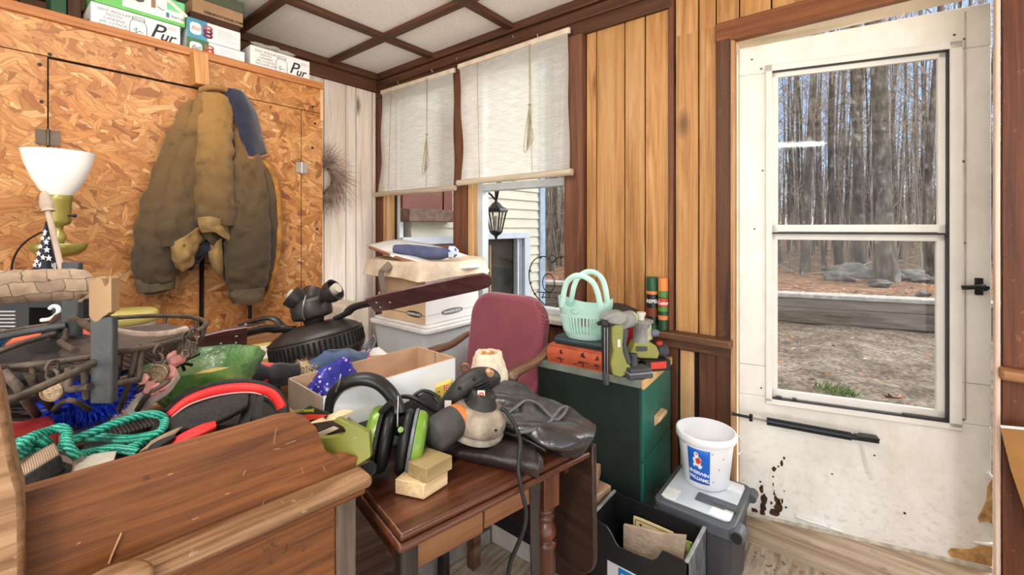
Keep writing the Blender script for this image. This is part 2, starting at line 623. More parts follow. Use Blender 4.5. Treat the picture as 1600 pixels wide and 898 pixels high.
# ---------------------------------------------------------------- windows
M_ALU = mt('window_aluminium', (206, 212, 216), .4, .1, var=.06)
M_GLASSN = NT('window_glass')
def glass_mat(name, tint=(1, 1, 1, 1), refl=.07):
    t = NT(name)
    tr = t.n('ShaderNodeBsdfTransparent'); tr.inputs[0].default_value = tint
    gl = t.n('ShaderNodeBsdfGlossy'); gl.inputs['Roughness'].default_value = .02
    fr = t.n('ShaderNodeLayerWeight'); fr.inputs[0].default_value = .5
    fp = t.math('ADD', t.math('MULTIPLY', t.math('POWER', fr.outputs['Facing'], 4.0), .7), refl * .18)
    mx = t.n('ShaderNodeMixShader')
    t.l(fp, mx.inputs[0]); t.l(tr.outputs[0], mx.inputs[1]); t.l(gl.outputs[0], mx.inputs[2])
    t.l(mx.outputs[0], t.out.inputs['Surface'])
    return t.m


M_GLASS = glass_mat('pane_glass', (.97, .98, .97, 1))
M_WINDK = mt('window_dark_channel', (44, 42, 42), .5)
bm = NB()
box2(bm, (2.15, 2.90, .795), (2.20, 2.93, 2.37)); 
w1 = struct('window_1', bm, M_WINDK)
bm = NB(); box2(bm, (2.15, 2.87, .795), (2.19, 2.90, 2.37)); box2(bm, (2.15, 2.175, .795), (2.19, 2.20, 2.37)); box2(bm, (2.15, 2.175, 2.33), (2.19, 2.9, 2.37)); box2(bm, (2.15, 2.175, .795), (2.19, 2.9, .83))
box2(bm, (2.15, 2.175, 1.575), (2.19, 2.9, 1.61))
struct('window_frame', bm, M_ALU, w1, bev=.003)
bm = NB(); box2(bm, (2.165, 2.2, .82), (2.169, 2.88, 2.34)); struct('pane', bm, M_GLASS, w1)
bm = NB(); box2(bm, (2.13, 1.955, .795), (2.19, 2.02, 2.37)); box2(bm, (2.13, 1.277, 2.33), (2.19, 1.9, 2.37)); box2(bm, (2.13, 1.277, .795), (2.19, 1.9, .83)); box2(bm, (2.13, 1.277, .795), (2.19, 1.292, 2.37))
w2 = struct('window_2', bm, M_ALU, bev=.003)
bm = NB(); box2(bm, (2.12, 1.29, 1.545), (2.19, 1.96, 1.59)); struct('meeting_rail', bm, M_ALU, w2, bev=.003)
bm = NB(); box2(bm, (2.165, 1.29, .82), (2.169, 1.96, 2.34)); struct('pane', bm, M_GLASS, w2)

# ---------------------------------------------------------------- storm door
def door_mat():
    t = NT('door_white')
    v = t.coord()
    sep = t.n('ShaderNodeSeparateXYZ'); t.l(v, sep.inputs[0])
    n = t.noise(t.coord((1, 1, .6)), 5, 7, .65)
    c = t.ramp(n, [(.3, (222, 214, 200)), (.55, (238, 234, 226)), (.75, (246, 245, 242))])
    # smudges near the foot
    n2 = t.noise(t.coord((1, 1, 1.6)), 26, 7, .72)
    low = t.ramp(t.math('MULTIPLY', sep.outputs[2], .55), [(.05, (1, 1, 1, 1)), (.32, (0, 0, 0, 1))])
    c = t.mix(c, (176, 158, 130), t.math('MULTIPLY', t.ramp(n2, [(.52, (0, 0, 0, 1)), (.74, (.75, .75, .75, 1))]), low))
    t.bump(t.noise(v, 6, 2), .25, .01)
    return t.fin(c, .38, 0, .5)


M_DOOR = door_mat()
M_DOORF = mt('door_frame_paint', (232, 228, 220), .4, var=.05, scale=4)
DRZ = math.atan2(-.966, .26)


def place(o, loc, rz):
    o.location = loc; o.rotation_euler = (0, 0, rz); return o


bm = NB()
def dslab(s0, s1, z0, z1, t0=-.0, t1=.035): box2(bm, (s0, t0, z0), (s1, t1, z1))
dslab(.0, .812, .075, .585); dslab(0, .812, 1.965, 2.085)
dslab(0, .125, .585, 1.965); dslab(.69, .812, .585, 1.965)
# head of the leaf sags open towards the latch
for v in bm.verts:
    if v.co.z > 2.05: v.co.z += v.co.x * .045
bm.verts.ensure_lookup_table()
door = struct('door_1', bm, M_DOOR, world=False, bev=.004)
place(door, (2.10, .415, 0), DRZ)


def dpart(name, bm, mat, par=None, **kw):
    return part(name, bm, mat, par or door, world=False, **kw)


bm = NB()
for a, b in (((.10, .57), (.125, 1.993)), ((.69, .57), (.728, 1.993)), ((.10, 1.965), (.728, 1.993)), ((.10, .56), (.728, .588))):
    box2(bm, (a[0], -.014, a[1]), (b[0], 0, b[1]))
dpart('window_surround', bm, M_DOORF, bev=.003)
bm = NB()
for a, b in (((.122, 1.285), (.148, 1.965)), ((.664, 1.285), (.69, 1.965)), ((.122, 1.94), (.69, 1.965)), ((.122, 1.288), (.69, 1.318))):
    box2(bm, (a[0], .0, a[1]), (b[0], .016, b[1]))
up = dpart('upper_sash', bm, M_DOORF, bev=.002)
bm = NB(); box2(bm, (.146, .007, 1.316), (.666, .010, 1.942)); dpart('pane', bm, M_GLASS, up)
bm = NB()
for a, b in (((.122, .59), (.148, 1.29)), ((.664, .59), (.69, 1.29)), ((.122, 1.255), (.69, 1.288)), ((.122, .588), (.69, .618))):
    box2(bm, (a[0], .012, a[1]), (b[0], .028, b[1]))
lo = dpart('lower_sash', bm, M_DOORF, bev=.002)
bm = NB(); box2(bm, (.146, .019, .616), (.666, .022, 1.257)); dpart('pane', bm, M_GLASS, lo)
# dark gasket lines round the glass
bm = NB()
for (s0, z0, s1, z1) in ((.685, .59, .69, 1.965), (.125, 1.96, .69, 1.965), (.125, 1.279, .69, 1.2865), (.125, .585, .69, .589), (.14, .59, .16, .596), (.2, .59, .212, .596), (.56, .589, .69, .595)):
    box2(bm, (s0, -.016, z0), (s1, .004, z1))
dpart('gasket', bm, M_WINDK)
# stile seam, push plate and screws
bm = NB(); box2(bm, (.738, -.004, .60), (.742, 0, 2.10)); box2(bm, (.728, -.003, .736), (.812, 0, .739)); box2(bm, (.003, -.002, .715), (.1, 0, .7175))
dpart('seam', bm, mt('seam_grey', (186, 180, 170), .6))
M_SCREW = mt('screw_steel', (120, 116, 110), .35, .9)
for s, z in ((.05, 2.03), (.085, 1.985), (.71, 2.02), (.738, 2.0), (.735, 1.55), (.735, .6), (.06, 1.3), (.74, 1.25), (.085, .62), (.09, 1.55)):
    bm = NB(); cyl(bm, (s, 0, z), (s, -.004, z), .0045, .003, 10); dpart('screw', bm, M_SCREW)
# latch handle
M_BLKM = mt('black_metal', (30, 30, 32), .35, .3, var=.2)
bm = NB(); box(bm, (.775, -.006, 1.093), (.022, .012, .062)); cyl(bm, (.775, 0, 1.093), (.775, -.04, 1.093), .011)
ball(bm, (.775, -.04, 1.093), .013)
hd = dpart('latch', bm, M_BLKM, bev=.003)
bm = NB(); tube(bm, sm([(.783, -.042, 1.097), (.76, -.046, 1.096), (.73, -.047, 1.092), (.712, -.044, 1.09)], 5), [.011] * 6 + [.009] * 10, 10, flat=.6); dpart('lever', bm, M_BLKM, hd)
bm = NB()
for s, z in ((.712, 1.07), (.718, 1.052), (.705, 1.06)): cyl(bm, (s, -.002, z), (s, .0, z), .005, None, 10)
dpart('screw_hole', bm, M_BLKM)
# pneumatic closer
bm = NB(); cyl(bm, (.10, -.05, .502), (.385, -.05, .493), .0155); cyl(bm, (.385, -.05, .493), (.40, -.05, .4925), .011)
dc = dpart('door_closer', bm, mt('closer_black', (34, 38, 44), .3, .4), smooth=40)
bm = NB(); cyl(bm, (.0, -.05, .508), (.10, -.05, .502), .0045)
dpart('rod', bm, mt('rod_steel', (150, 146, 140), .3, .9), dc)
bm = NB(); box(bm, (.435, -.042, .492), (.075, .03, .018)); box(bm, (.45, -.02, .492), (.06, .04, .006)); dpart('bracket', bm, M_BLKM, dc, bev=.003)
bm = NB(); cyl(bm, (-.03, -.05, .51), (.045, -.05, .506), .006); cyl(bm, (.042, -.05, .52), (.042, -.05, .492), .007); dpart('jamb_bracket', bm, M_BLKM, dc)
# rust holes near the hinge foot
M_RUST = mt('rust', (66, 42, 26), .9, var=.5, scale=40, bump=.4)
M_TANF = mt('door_core', (196, 150, 96), .9, var=.3, scale=30, bump=.5)
random.seed(4)


def splat(bm, c, r, seed, sx=1, sy=1, n=14, th=.003):
    pts = []
    for i in range(n):
        a = 2 * PI * i / n
        rr = r * (1 + .55 * noise.noise(Vector((math.cos(a) * 1.3, math.sin(a) * 1.3, seed * 2.7))))
        pts.append((c[0] + rr * math.cos(a) * sx, -th, c[1] + rr * math.sin(a) * sy))
    prism(bm, pts, (0, th * .7, 0))


def dpx(px, py):
    q = onp(px, py); return (q.x - 2.10) * .26 - (q.y - .415) * .966, q.z
def onp(px, py):
    r = Vector(ray(px, py)); n = Vector((.966, .26, 0)); t = (2.10 * .966 + .415 * .26) / r.dot(n)
    return Vector((r.x * t, r.y * t, EYE + r.z * t))
bm = NB()
for i, (px, py, r, sx, sy) in enumerate(((1190, 764, .010, .8, 1.5), (1194, 778, .012, 1, 1.6), (1193, 792, .013, 1, 1.3), (1191, 800, .010, 1.1, 1), (1209, 756, .006, .8, 1.6), (1211, 768, .009, .8, 1.6), (1214, 780, .013, .9, 1.5), (1216, 792, .016, 1, 1.2), (1210, 800, .016, 1.3, .8), (1220, 770, .006, 1, 1.6), (1222, 782, .006, .7, 1.6), (1221, 746, .006, .7, 1.5), (1224, 766, .004, 1, 1), (1210, 732, .009, 1.1, 1), (1216, 728, .004, 1, 1), (1221, 724, .008, .7, 1.4), (1225, 715, .005, .7, 1.3), (1208, 744, .004, 1, 1), (1179, 797, .010, 1.2, .8), (1228, 792, .004, 1, 1), (1188, 752, .004, 1, 1), (1205, 785, .004, 1, 1.4), (1300, 740, .003, 1, 1), (1413, 801, .004, 1, 1.2), (1366, 711, .003, 1, 1))):
    s_, z_ = dpx(px, py); splat(bm, (s_, z_), r, i, sx, sy, 18)
dpart('rust_hole', bm, M_RUST, smooth=0)
bm = NB(); prism(bm, [(.812, -.003, .40), (.800, -.003, .37), (.797, -.003, .32), (.785, -.003, .28), (.774, -.003, .25), (.778, -.003, .235), (.80, -.003, .243), (.812, -.003, .238)], (0, .002, 0))
prism(bm, [(.812, -.003, .16), (.78, -.003, .15), (.75, -.003, .128), (.70, -.003, .118), (.69, -.003, .10), (.70, -.003, .085), (.812, -.003, .085)], (0, .002, 0))
dpart('peeled_patch', bm, M_TANF, smooth=0)
# crease and curled edges in the skin
bm = NB()
def dent(s0, s1, z0, z1, h, sk):
    grid(bm, lambda u, v: (s0 + (s1 - s0) * u + sk * v, .0015 - h * math.sin(PI * u) ** 1.5 * math.sin(PI * v) ** .8, z0 + (z1 - z0) * v), 14, 16)
dent(.445, .485, .31, .49, .014, -.035); dent(.35, .43, .34, .46, .008, .0); dent(.10, .20, .10, .36, .006, .0); dent(.55, .75, .15, .40, .007, .03)
dpart('dent', bm, M_DOOR)
bm = NB()
tube(bm, sm([(.795, -.012, .425), (.805, -.016, .41), (.812, -.01, .415)], 4), .006, 6); tube(bm, sm([(.76, -.01, .165), (.79, -.018, .17), (.812, -.01, .172)], 4), .006, 6)
tube(bm, sm([(.21, -.006, .11), (.25, -.012, .105), (.3, -.006, .098), (.37, -.012, .092)], 4), .006, 6)
dpart('curled_edge', bm, M_DOOR)
bm = NB(); box2(bm, (.02, -.004, .062), (.812, .03, .08)); dpart('bottom_sweep', bm, mt('sweep', (204, 194, 178), .7, var=.2, scale=30))

# ================================================================ outside
def ground_mat(name, stops, sc1, sc2, bump=.6):
    t = NT(name)
    v = t.coord()
    n = t.noise(v, sc1, 8, .72)
    c = t.ramp(n, stops)
    vo = t.n('ShaderNodeTexVoronoi', _Scale=sc2); t.l(v, vo.inputs['Vector'])
    sp = t.n('ShaderNodeSeparateColor'); t.l(vo.outputs['Color'], sp.inputs[0])
    c = t.mix(c, t.ramp(sp.outputs[0], [(0, (.45, .42, .4, 1)), (.5, (.95, .9, .86, 1)), (1, (1.5, 1.4, 1.3, 1))]), .75, 'MULTIPLY')
    n3 = t.noise(v, .8, 3)
    c = t.mix(c, t.ramp(n3, [(.35, (.78, .76, .74, 1)), (.65, (1.1, 1.08, 1.06, 1))]), .6, 'MULTIPLY')
    t.bump(n, bump, .05)
    return t.fin(c, .95, 0, .1)


M_LEAF = ground_mat('leaf_litter', [(.3, (76, 58, 46)), (.48, (132, 102, 82)), (.62, (160, 124, 98)), (.78, (120, 106, 90))], 2.2, 22)
M_MUD = ground_mat('gravel_drive', [(.3, (82, 72, 64)), (.5, (126, 115, 104)), (.7, (162, 152, 140))], 2.6, 34)
A = Vector((7.69, .97, 0)); B = Vector((8.22, -.78, 0)); ab = (B - A).normalized(); nb = Vector((-ab.y, ab.x, 0))
if nb.x < 0: nb = -nb
bm = NB()
def hd_(u, v):
    x = 2.2 + 8 * u; y = -6 + 12 * v
    h = -.1 + .03 * noise.noise(Vector((x * .9, y * 2.2, 0))) + .02 * noise.noise(Vector((x * 2.4, y * 2.4, 3)))
    return (x, y, h - .03)
grid(bm, hd_, 60, 80)
struct('driveway_ground', bm, M_MUD)
bm = NB()
def hl_(u, v):
    p = A + ab * ((v - .5) * 70) + nb * (.02 + u * u * 60)
    return (p.x, p.y, .26 + .0065 * u * u * 60 + .06 * noise.noise(Vector((p.x * .5, p.y * .5, 1))) * min(1, u * 8))
grid(bm, hl_, 50, 60)
struct('woodland_ground', bm, M_LEAF)

M_TIM = wood('weathered_timber', (74, 62, 52), (116, 101, 88), (150, 136, 122), 0, ivar=.2, wear=(146, 98, 60), bump=.3, rot=(0, 0, .3))
rw = thing('timber_retaining_wall', 'long low wall of weathered grey-brown timbers between the drive and the woods', 'wall', A + Vector((0, 0, -.13)), math.atan2(ab.y, ab.x))
for (z0, z1, off) in ((-.13, .1, 0), (.1, .25, .02)):
    bm = NB(); box2(bm, (-6, 0, z0 + .13), (8, .24, z1 + .13)); part('timber', bm, M_TIM, rw, world=False, bev=.015)
bm = NB(); box2(bm, (-6, -.03, .38), (8, .26, .44)); part('lit_edge_strip', bm, mt('lit_edge_grey', (178, 170, 160), .8, var=.2, scale=14), rw, world=False, bev=.01)  # pale strip painting the lit top edge of the timbers

# rocks along the top of the wall
M_ROCK = mt('field_stone', (112, 106, 98), .95, var=.4, scale=7, bump=.5, dirt=.3)
for i, (px, py, r, s, lab) in enumerate(((1345, 432, .52, (1.7, 1, .5), 'long flat grey stone lying left of the big trunk in the woods'), (1312, 437, .26, (1.2, 1, .6), 'rounded grey stone at the left end of the flat stone in the woods'), (1420, 436, .34, (1.1, 1, .62), 'mossy grey boulder just right of the big trunk in the woods'), (1440, 440, .22, (1.3, 1, .6), 'low grey stone beside the mossy boulder, toward the door latch'), (1375, 445, .2, (1.3, 1, .5), 'small grey stone against the foot of the big trunk'), (1443, 462, .1, (1, 1, .8), 'pale stone on the leaves right above the timber wall'))):
    c = P(px, py, z=.3)
    bm = NB(); ball(bm, (c.x, c.y, .3 + r * s[2] * .2), r * .75, 3, s, .5, i + 2, rotz(1.2 + i * .3))
    single('stone', bm, M_ROCK, lab, 'stone', 'field stones at the edge of the woods')

# grass tuft by the door
random.seed(9)
M_GRASS = mt('grass', (104, 132, 66), .8, var=.4, scale=30)
bm = NB()
g0 = P(1305, 608, z=-.1)
for i in range(150):
    a = random.random() * 2 * PI; r = .17 * math.sqrt(random.random())
    p = Vector((g0.x + r * math.cos(a) * .7, g0.y + r * math.sin(a), -.12))
    h = .03 + .05 * random.random(); d = Vector((random.uniform(-.05, .05), random.uniform(-.05, .05), h))
    w = Vector((.004, .004, 0)) if random.random() < .5 else Vector((-.004, .004, 0))
    bm.faces.new([bm.verts.new(p - w), bm.verts.new(p + w), bm.verts.new(p + d)])
o = single('grass_tuft', bm, M_GRASS, 'small green grass tuft growing in the muddy drive outside the door', 'grass', smooth=0); o['kind'] = 'stuff'
# a scatter of leaves on drive and litter
bm = NB()
for i in range(2600):
    if i < 300: p = Vector((random.uniform(3.2, 7.4), random.uniform(-2.5, 3), -.105))
    else:
        q = A + ab * random.uniform(-5, 6) + nb * (.25 + 12 * random.random() ** 2); p = Vector((q.x, q.y, .31 + .0))
    R = eul(random.uniform(-.5, .5), random.uniform(-.5, .5), random.uniform(0, 6)); s = random.uniform(.02, .045)
    bm.faces.new([bm.verts.new(p + R @ Vector(c) * s) for c in ((-1, 0, 0), (0, -.5, .2), (1, 0, 0), (0, .5, .2))])
t_ = NT('fallen_leaf'); g_ = t_.n('ShaderNodeNewGeometry')
M_FALL = t_.fin(t_.ramp(g_.outputs['Random Per Island'], [(0, (132, 84, 50)), (.4, (190, 132, 92)), (.7, (214, 170, 130)), (1, (120, 104, 84))]), .9)
o = single('fallen_leaves', bm, M_FALL, 'scattered brown fallen leaves over the drive and woodland floor', 'leaves', smooth=0); o['kind'] = 'stuff'
bm = NB(); lp = P(1395, 632, z=-.1)
lf = [(0, -1), (.25, -.5), (.7, -.55), (.5, -.1), (.95, .25), (.4, .3), (.3, .8), (0, 1), (-.3, .75), (-.45, .3), (-.95, .2), (-.5, -.15), (-.7, -.6), (-.2, -.5)]
R = eul(.35, -.25, 2.2)
prism(bm, [Vector((lp.x, lp.y, -.05)) + R @ Vector((a * .06, b * .09, .03 * a * a)) for a, b in lf], (0, 0, .003))
single('oak_leaf', bm, mt('oak_leaf_brown', (138, 84, 52), .8), 'single large brown leaf on the drive just outside the door glass', 'leaf', smooth=0)


# ---------------------------------------------------------------- trees
def bark():
    t = NT('grey_bark')
    v = t.coord((1, 1, .35))
    n = t.noise(v, 9, 7, .7)
    c = t.ramp(n, [(.3, (62, 54, 48)), (.5, (112, 103, 94)), (.62, (142, 133, 123)), (.75, (196, 192, 184))])
    n2 = t.noise(t.coord((1, 1, .8)), 3.5, 5)
    c = t.mix(c, (190, 192, 184), t.ramp(n2, [(.58, (0, 0, 0, 1)), (.66, (.7, .7, .7, 1))]))
    g = t.n('ShaderNodeObjectInfo')
    c = t.mix(c, t.ramp(g.outputs['Random'], [(0, (.62, .58, .55, 1)), (1, (1.1, 1.06, 1.02, 1))]), 1.0, 'MULTIPLY')
    t.bump(n, .6, .03)
    return t.fin(c, .95, 0, .1)


M_BARK = bark()
M_TWIG = mt('twigs', (158, 142, 126), .95, var=.3, scale=1.5, bump=0)


def make_tree(seed, H, r0, lean=(0, 0), nb_=17, lowest=.28, twigs=4):
    rnd = random.Random(seed)
    root = thing('bare_tree', 'bare grey tree standing in the leafless woods beyond the timber wall', 'tree', (0, 0, 0), 0, 'bare trees in the woods')
    N = 14; pts = []
    for i in range(N + 1):
        z = H * i / N
        pts.append(Vector((lean[0] * z / H + .12 * noise.noise(Vector((z * .25, seed, 0))) * min(1, z), lean[1] * z / H + .12 * noise.noise(Vector((z * .25, seed, 9))) * min(1, z), z - .1)))
    rs = [r0 * (1 - .85 * (i / N)) * (1 + (.35 if i == 0 else 0)) for i in range(N + 1)]
    bm = NB(); tube(bm, pts, rs, 10)
    part('trunk', bm, M_BARK, root, world=False, smooth=60)
    bm = NB()
    for b in range(nb_):
        f = lowest + (1 - lowest) * (b + rnd.random()) / nb_
        k0 = min(N - 1, int(f * N)); st = pts[k0].lerp(pts[k0 + 1], f * N - k0)
        a = rnd.uniform(0, 2 * PI); L = H * (.09 + .2 * rnd.random()) * (1.15 - f)
        up = rnd.uniform(.35, 1.2)
        d = Vector((math.cos(a), math.sin(a), up)).normalized()
        q = [st, st + d * L * .5 + Vector((0, 0, L * .06)), st + d * L + Vector((0, 0, L * .18))]
        r = max(.012, rs[k0] * .32)
        tube(bm, q, [r, r * .6, r * .2], 4, cap=False)
        for s in range(twigs):
            g = .25 + .75 * rnd.random(); s0 = q[0].lerp(q[1], g * 2) if g < .5 else q[1].lerp(q[2], g * 2 - 1)
            d2 = (d + Vector((rnd.uniform(-.9, .9), rnd.uniform(-.9, .9), rnd.uniform(-.2, .9)))).normalized()
            l2 = L * rnd.uniform(.3, .65); e = s0 + d2 * l2
            tube(bm, [s0, s0.lerp(e, .5) + Vector((0, 0, l2 * .05)), e], [r * .4, r * .28, r * .1], 3, cap=False)
            for w in range(3):
                d3 = (d2 + Vector((rnd.uniform(-1, 1), rnd.uniform(-1, 1), rnd.uniform(-.3, 1)))).normalized(); s1 = s0.lerp(e, rnd.uniform(.3, 1))
                tube(bm, [s1, s1 + d3 * l2 * .45], [r * .2, r * .08], 3, cap=False)
    part('branches', bm, M_TWIG, root, world=False, smooth=0)
    return root


protos = [make_tree(1, 15, .12), make_tree(2, 17, .09, (.6, .2)), make_tree(3, 13, .065, (-.5, .3), 20), make_tree(4, 16, .155, (-.3, .35), 24), make_tree(5, 11, .05, (.4, .4), 18), make_tree(6, 9, .035, (-.3, .1), 16, .15)]
near = [
    (1386, 440, 3, 'big lichen-spotted grey trunk rising behind the stones, thickest tree seen through the door', 1.0, -1.0),
    (1345, 425, 1, 'grey trunk directly behind the long flat stone in the woods', 1.0, .5),
    (1258, 428, 1, 'grey trunk nearest the hinge side of the door glass', .9, 4),
    (1330, 418, 2, 'slim dark trunk behind the long flat stone, toward the hinge side', .9, 2),
    (1452, 432, 2, 'thin trunk rising behind the low stone beside the boulder', 1.1, 1),
]
used = set()
for px, py, k_, lab, s_, rz_ in near:
    c = P(px, py, z=.3)
    if k_ not in used:
        used.add(k_); o = protos[k_]; o.location = (c.x, c.y, .28); o.rotation_euler = (0, 0, rz_); o.scale = (s_,) * 3
    else: o = dup(protos[k_], (c.x, c.y, .28), rz_, scale=s_)
    o['label'] = lab
    if 'group' in o: del o['group']
rnd = random.Random(12)
LABT = 'bare grey tree standing in the leafless woods beyond the timber wall'
cnt = 0
spots = []
while cnt < 165:
    px = rnd.uniform(1195, 1500) if cnt < 125 else (rnd.uniform(842, 900) if cnt < 150 else rnd.uniform(1500, 1570))
    d = 10.5 + 32 * rnd.random() ** 1.25
    if cnt >= 125 and cnt < 150: d = 6.5 + 26 * rnd.random()
    c = P(px, 354, d=d)
    if any((c.x - a) ** 2 + (c.y - b) ** 2 < .35 for a, b in spots): continue
    q = (Vector((c.x, c.y, 0)) - A).dot(nb)
    if q < 1.5: continue
    spots.append((c.x, c.y))
    k_ = rnd.choice((2, 2, 4, 4, 4, 5, 5, 5, 5)) if d < 20 else rnd.choice((0, 1, 2, 2, 4, 4))
    z_ = .24 + .0065 * q
    if k_ not in used:
        used.add(k_); o = protos[k_]; o.location = (c.x, c.y, z_)
    else: o = dup(protos[k_], (c.x, c.y, z_), rnd.uniform(0, 6.28), LABT, 'bare trees in the woods', rnd.uniform(.8, 1.25))
    o['label'] = LABT; o['group'] = 'bare trees in the woods'
    cnt += 1
# the thicket further off: saplings, brush and fallen sticks nobody could count
bm = NB()
for i in range(1500):
    far = rnd.random() < .62
    if i < 1200: px = rnd.uniform(1190, 1575)
    else: px = rnd.uniform(838, 905)
    d = (26 + 34 * rnd.random()) if far else (9.5 + 22 * rnd.random())
    c = P(px, 354, d=d); q = (Vector((c.x, c.y, 0)) - A).dot(nb)
    if q < .8: continue
    z_ = .2 + .0065 * q
    h = rnd.uniform(3, 8) if far else rnd.uniform(.4, 4.5)
    r = rnd.uniform(.02, .055) if far else rnd.uniform(.006, .02)
    l = Vector((rnd.uniform(-.12, .12), rnd.uniform(-.12, .12), 1)) * h
    b = Vector((c.x, c.y, z_))
    tube(bm, [b, b + l * .5 + Vector((rnd.uniform(-.1, .1), rnd.uniform(-.1, .1), 0)), b + l], [r, r * .7, r * .25], 3, cap=False)
    for s in range(7 if far else 5):
        s0 = b + l * rnd.uniform(.25, 1); dd = Vector((rnd.uniform(-1, 1), rnd.uniform(-1, 1), rnd.uniform(.1, 1.3))).normalized() * h * rnd.uniform(.08, .26)
        tube(bm, [s0, s0 + dd], [r * .35, r * .1], 3, cap=False)
for i in range(420):
    px = rnd.uniform(930, 1190) if i < 300 else rnd.uniform(1575, 1800); d = 11 + 34 * rnd.random(); c = P(px, 354, d=d); q = (Vector((c.x, c.y, 0)) - A).dot(nb)
    if q < 1.2: continue
    h = rnd.uniform(6, 14); r = rnd.uniform(.03, .11); b = Vector((c.x, c.y, .2 + .0065 * q)); l = Vector((rnd.uniform(-.08, .08), rnd.uniform(-.08, .08), 1)) * h
    tube(bm, [b, b + l * .5, b + l], [r, r * .7, r * .25], 4, cap=False)
    for s in range(8):
        s0 = b + l * rnd.uniform(.25, 1); dd = Vector((rnd.uniform(-1, 1), rnd.uniform(-1, 1), rnd.uniform(.1, 1.3))).normalized() * h * rnd.uniform(.08, .26)
        tube(bm, [s0, s0 + dd], [r * .3, r * .08], 3, cap=False)
for i in range(160):
    c = P(rnd.uniform(1195, 1500), 354, d=8.5 + 12 * rnd.random()); a = rnd.uniform(0, 6)
    l = rnd.uniform(.4, 1.8)
    tube(bm, [(c.x, c.y, .34), (c.x + l * math.cos(a), c.y + l * math.sin(a), .36 + rnd.uniform(0, .25))], [.02, .006], 4)
o = single('thicket', bm, M_TWIG, 'dense grey-brown thicket of saplings and brush filling the far woods', 'thicket', smooth=0); o['kind'] = 'stuff'

# ---------------------------------------------------------------- neighbouring wing of the house
M_SID = mt('cream_siding', (200, 193, 176), .7, var=.04, scale=2, bump=.03)
bm = NB()
YS = 2.9
xw0, xw1, zw = 3.10, 3.80, 1.195
for i in range(46):
    z0 = -.2 + i * .1
    def lap(x0, x1):
        prism(bm, [(x0, YS, z0 + .1), (x0, YS - .006, z0 + .1), (x0, YS - .022, z0), (x0, YS, z0)], (x1 - x0, 0, 0))
    if z0 < zw - .05: lap(2.28, xw0); lap(xw1, 4.16)
    else: lap(2.28, 4.16)
box2(bm, (2.28, YS, -.2), (xw0, YS + .15, 4.5)); box2(bm, (xw1, YS, -.2), (4.16, YS + .15, 4.5)); box2(bm, (xw0, YS, zw), (xw1, YS + .15, 4.5))
box2(bm, (4.16, YS, -.2), (4.18, YS + 3, 4.5))
wext = struct('wall_exterior', bm, M_SID)
M_BLUEW = mt('blue_white_trim', (186, 192, 200), .5, var=.05)
bm = NB(); box2(bm, (4.10, YS - .035, -.2), (4.20, YS + .1, 4.5)); struct('corner_board', bm, mt('blue_corner', (150, 166, 186), .6), wext)
bm = NB()
for a, b in (((3.0, zw - .01), (3.9, zw + .055)), ((3.80, .2), (3.90, zw - .011)), ((3.0, .2), (3.10, zw - .011))):
    box2(bm, (a[0], YS - .04, a[1]), (b[0], YS, b[1]))
w3 = struct('window_3', bm, M_BLUEW, bev=.004)
bm = NB()
for x0, x1 in ((3.72, 3.75), (3.765, 3.80)): box2(bm, (x0, YS + .0, .2), (x1, YS + .05, zw))
struct('window_frame', bm, M_BLUEW, w3)
bm = NB(); box2(bm, (3.1, YS + .12, .2), (3.8, YS + .14, zw)); struct('dark_room', bm, mt('dark_interior', (40, 36, 34), .8, var=.5, scale=6), w3)
bm = NB(); box2(bm, (3.1, YS + .04, .2), (3.68, YS + .045, zw)); struct('pane', bm, M_GLASS, w3)
bm = NB(); cyl(bm, (3.36, YS + .08, .2), (3.36, YS + .08, 1.12), .012, None, 10)
single('wooden_rod', bm, M_RAW, 'pale thin wooden rod standing upright behind the dark pane of the house next door', 'rod')
# red-brown shutter and beam seen through the other window
bm = NB(); box2(bm, (2.16, YS - .06, 1.455), (2.58, YS - .022, 2.3)); box2(bm, (2.60, YS - .06, 1.455), (2.70, YS - .022, 2.3))
single('red_shutter', bm, mt('red_brown_paint', (112, 58, 44), .6, var=.15), 'red-brown painted panel on the cream siding outside the window near the room corner', 'shutter')
bm = NB(); box2(bm, (2.16, YS - .14, 1.35), (2.70, YS - .022, 1.452))
single('brown_beam', bm, mt('rough_brown_beam', (110, 86, 76), .9, var=.25, scale=20, bump=.4), 'rough brown horizontal beam below the red-brown panel outside', 'beam', bev=.008)
bm = NB(); box2(bm, (2.16, YS - .06, 1.16), (2.78, YS - .022, 1.225))
single('pale_ledge', bm, M_BLUEW, 'pale blue-white horizontal ledge board outside below the brown beam', 'ledge', bev=.004)
bm = NB(); box2(bm, (2.16, YS - .05, .6), (2.78, YS - .022, 1.155))
single('lower_shutter', bm, mt('brown_panel_out', (104, 66, 48), .7), 'brown panel outside just under the pale ledge board', 'shutter')
# wrought lantern on the siding
L0 = P(775, 340, y=2.55)
lt = thing('wall_lantern', 'black wrought-iron lantern hanging from a scroll bracket on the cream siding', 'lantern', (L0.x, L0.y, 1.19))
zt = 1.575
bm = NB(); lathe(bm, [(.004, zt - .0), (.014, zt - .02), (.012, zt - .04), (.035, zt - .055), (.06, zt - .085), (.1, zt - .105), (.108, zt - .12), (.108, zt - .135), (.09, zt - .135)], 6, Matrix.Translation((L0.x, L0.y, 0))); part('roof', bm, M_BLKM, lt, smooth=0)
bm = NB()
for i in range(6):
    a = 2 * PI * i / 6
    tube(bm, [(L0.x + .092 * math.cos(a), L0.y + .092 * math.sin(a), zt - .135), (L0.x + .052 * math.cos(a), L0.y + .052 * math.sin(a), zt - .305)], .007, 5)
lathe(bm, [(.055, zt - .30), (.062, zt - .31), (.04, zt - .335), (.016, zt - .35), (.012, zt - .365), (.003, zt - .385)], 12, Matrix.Translation((L0.x, L0.y, 0)))
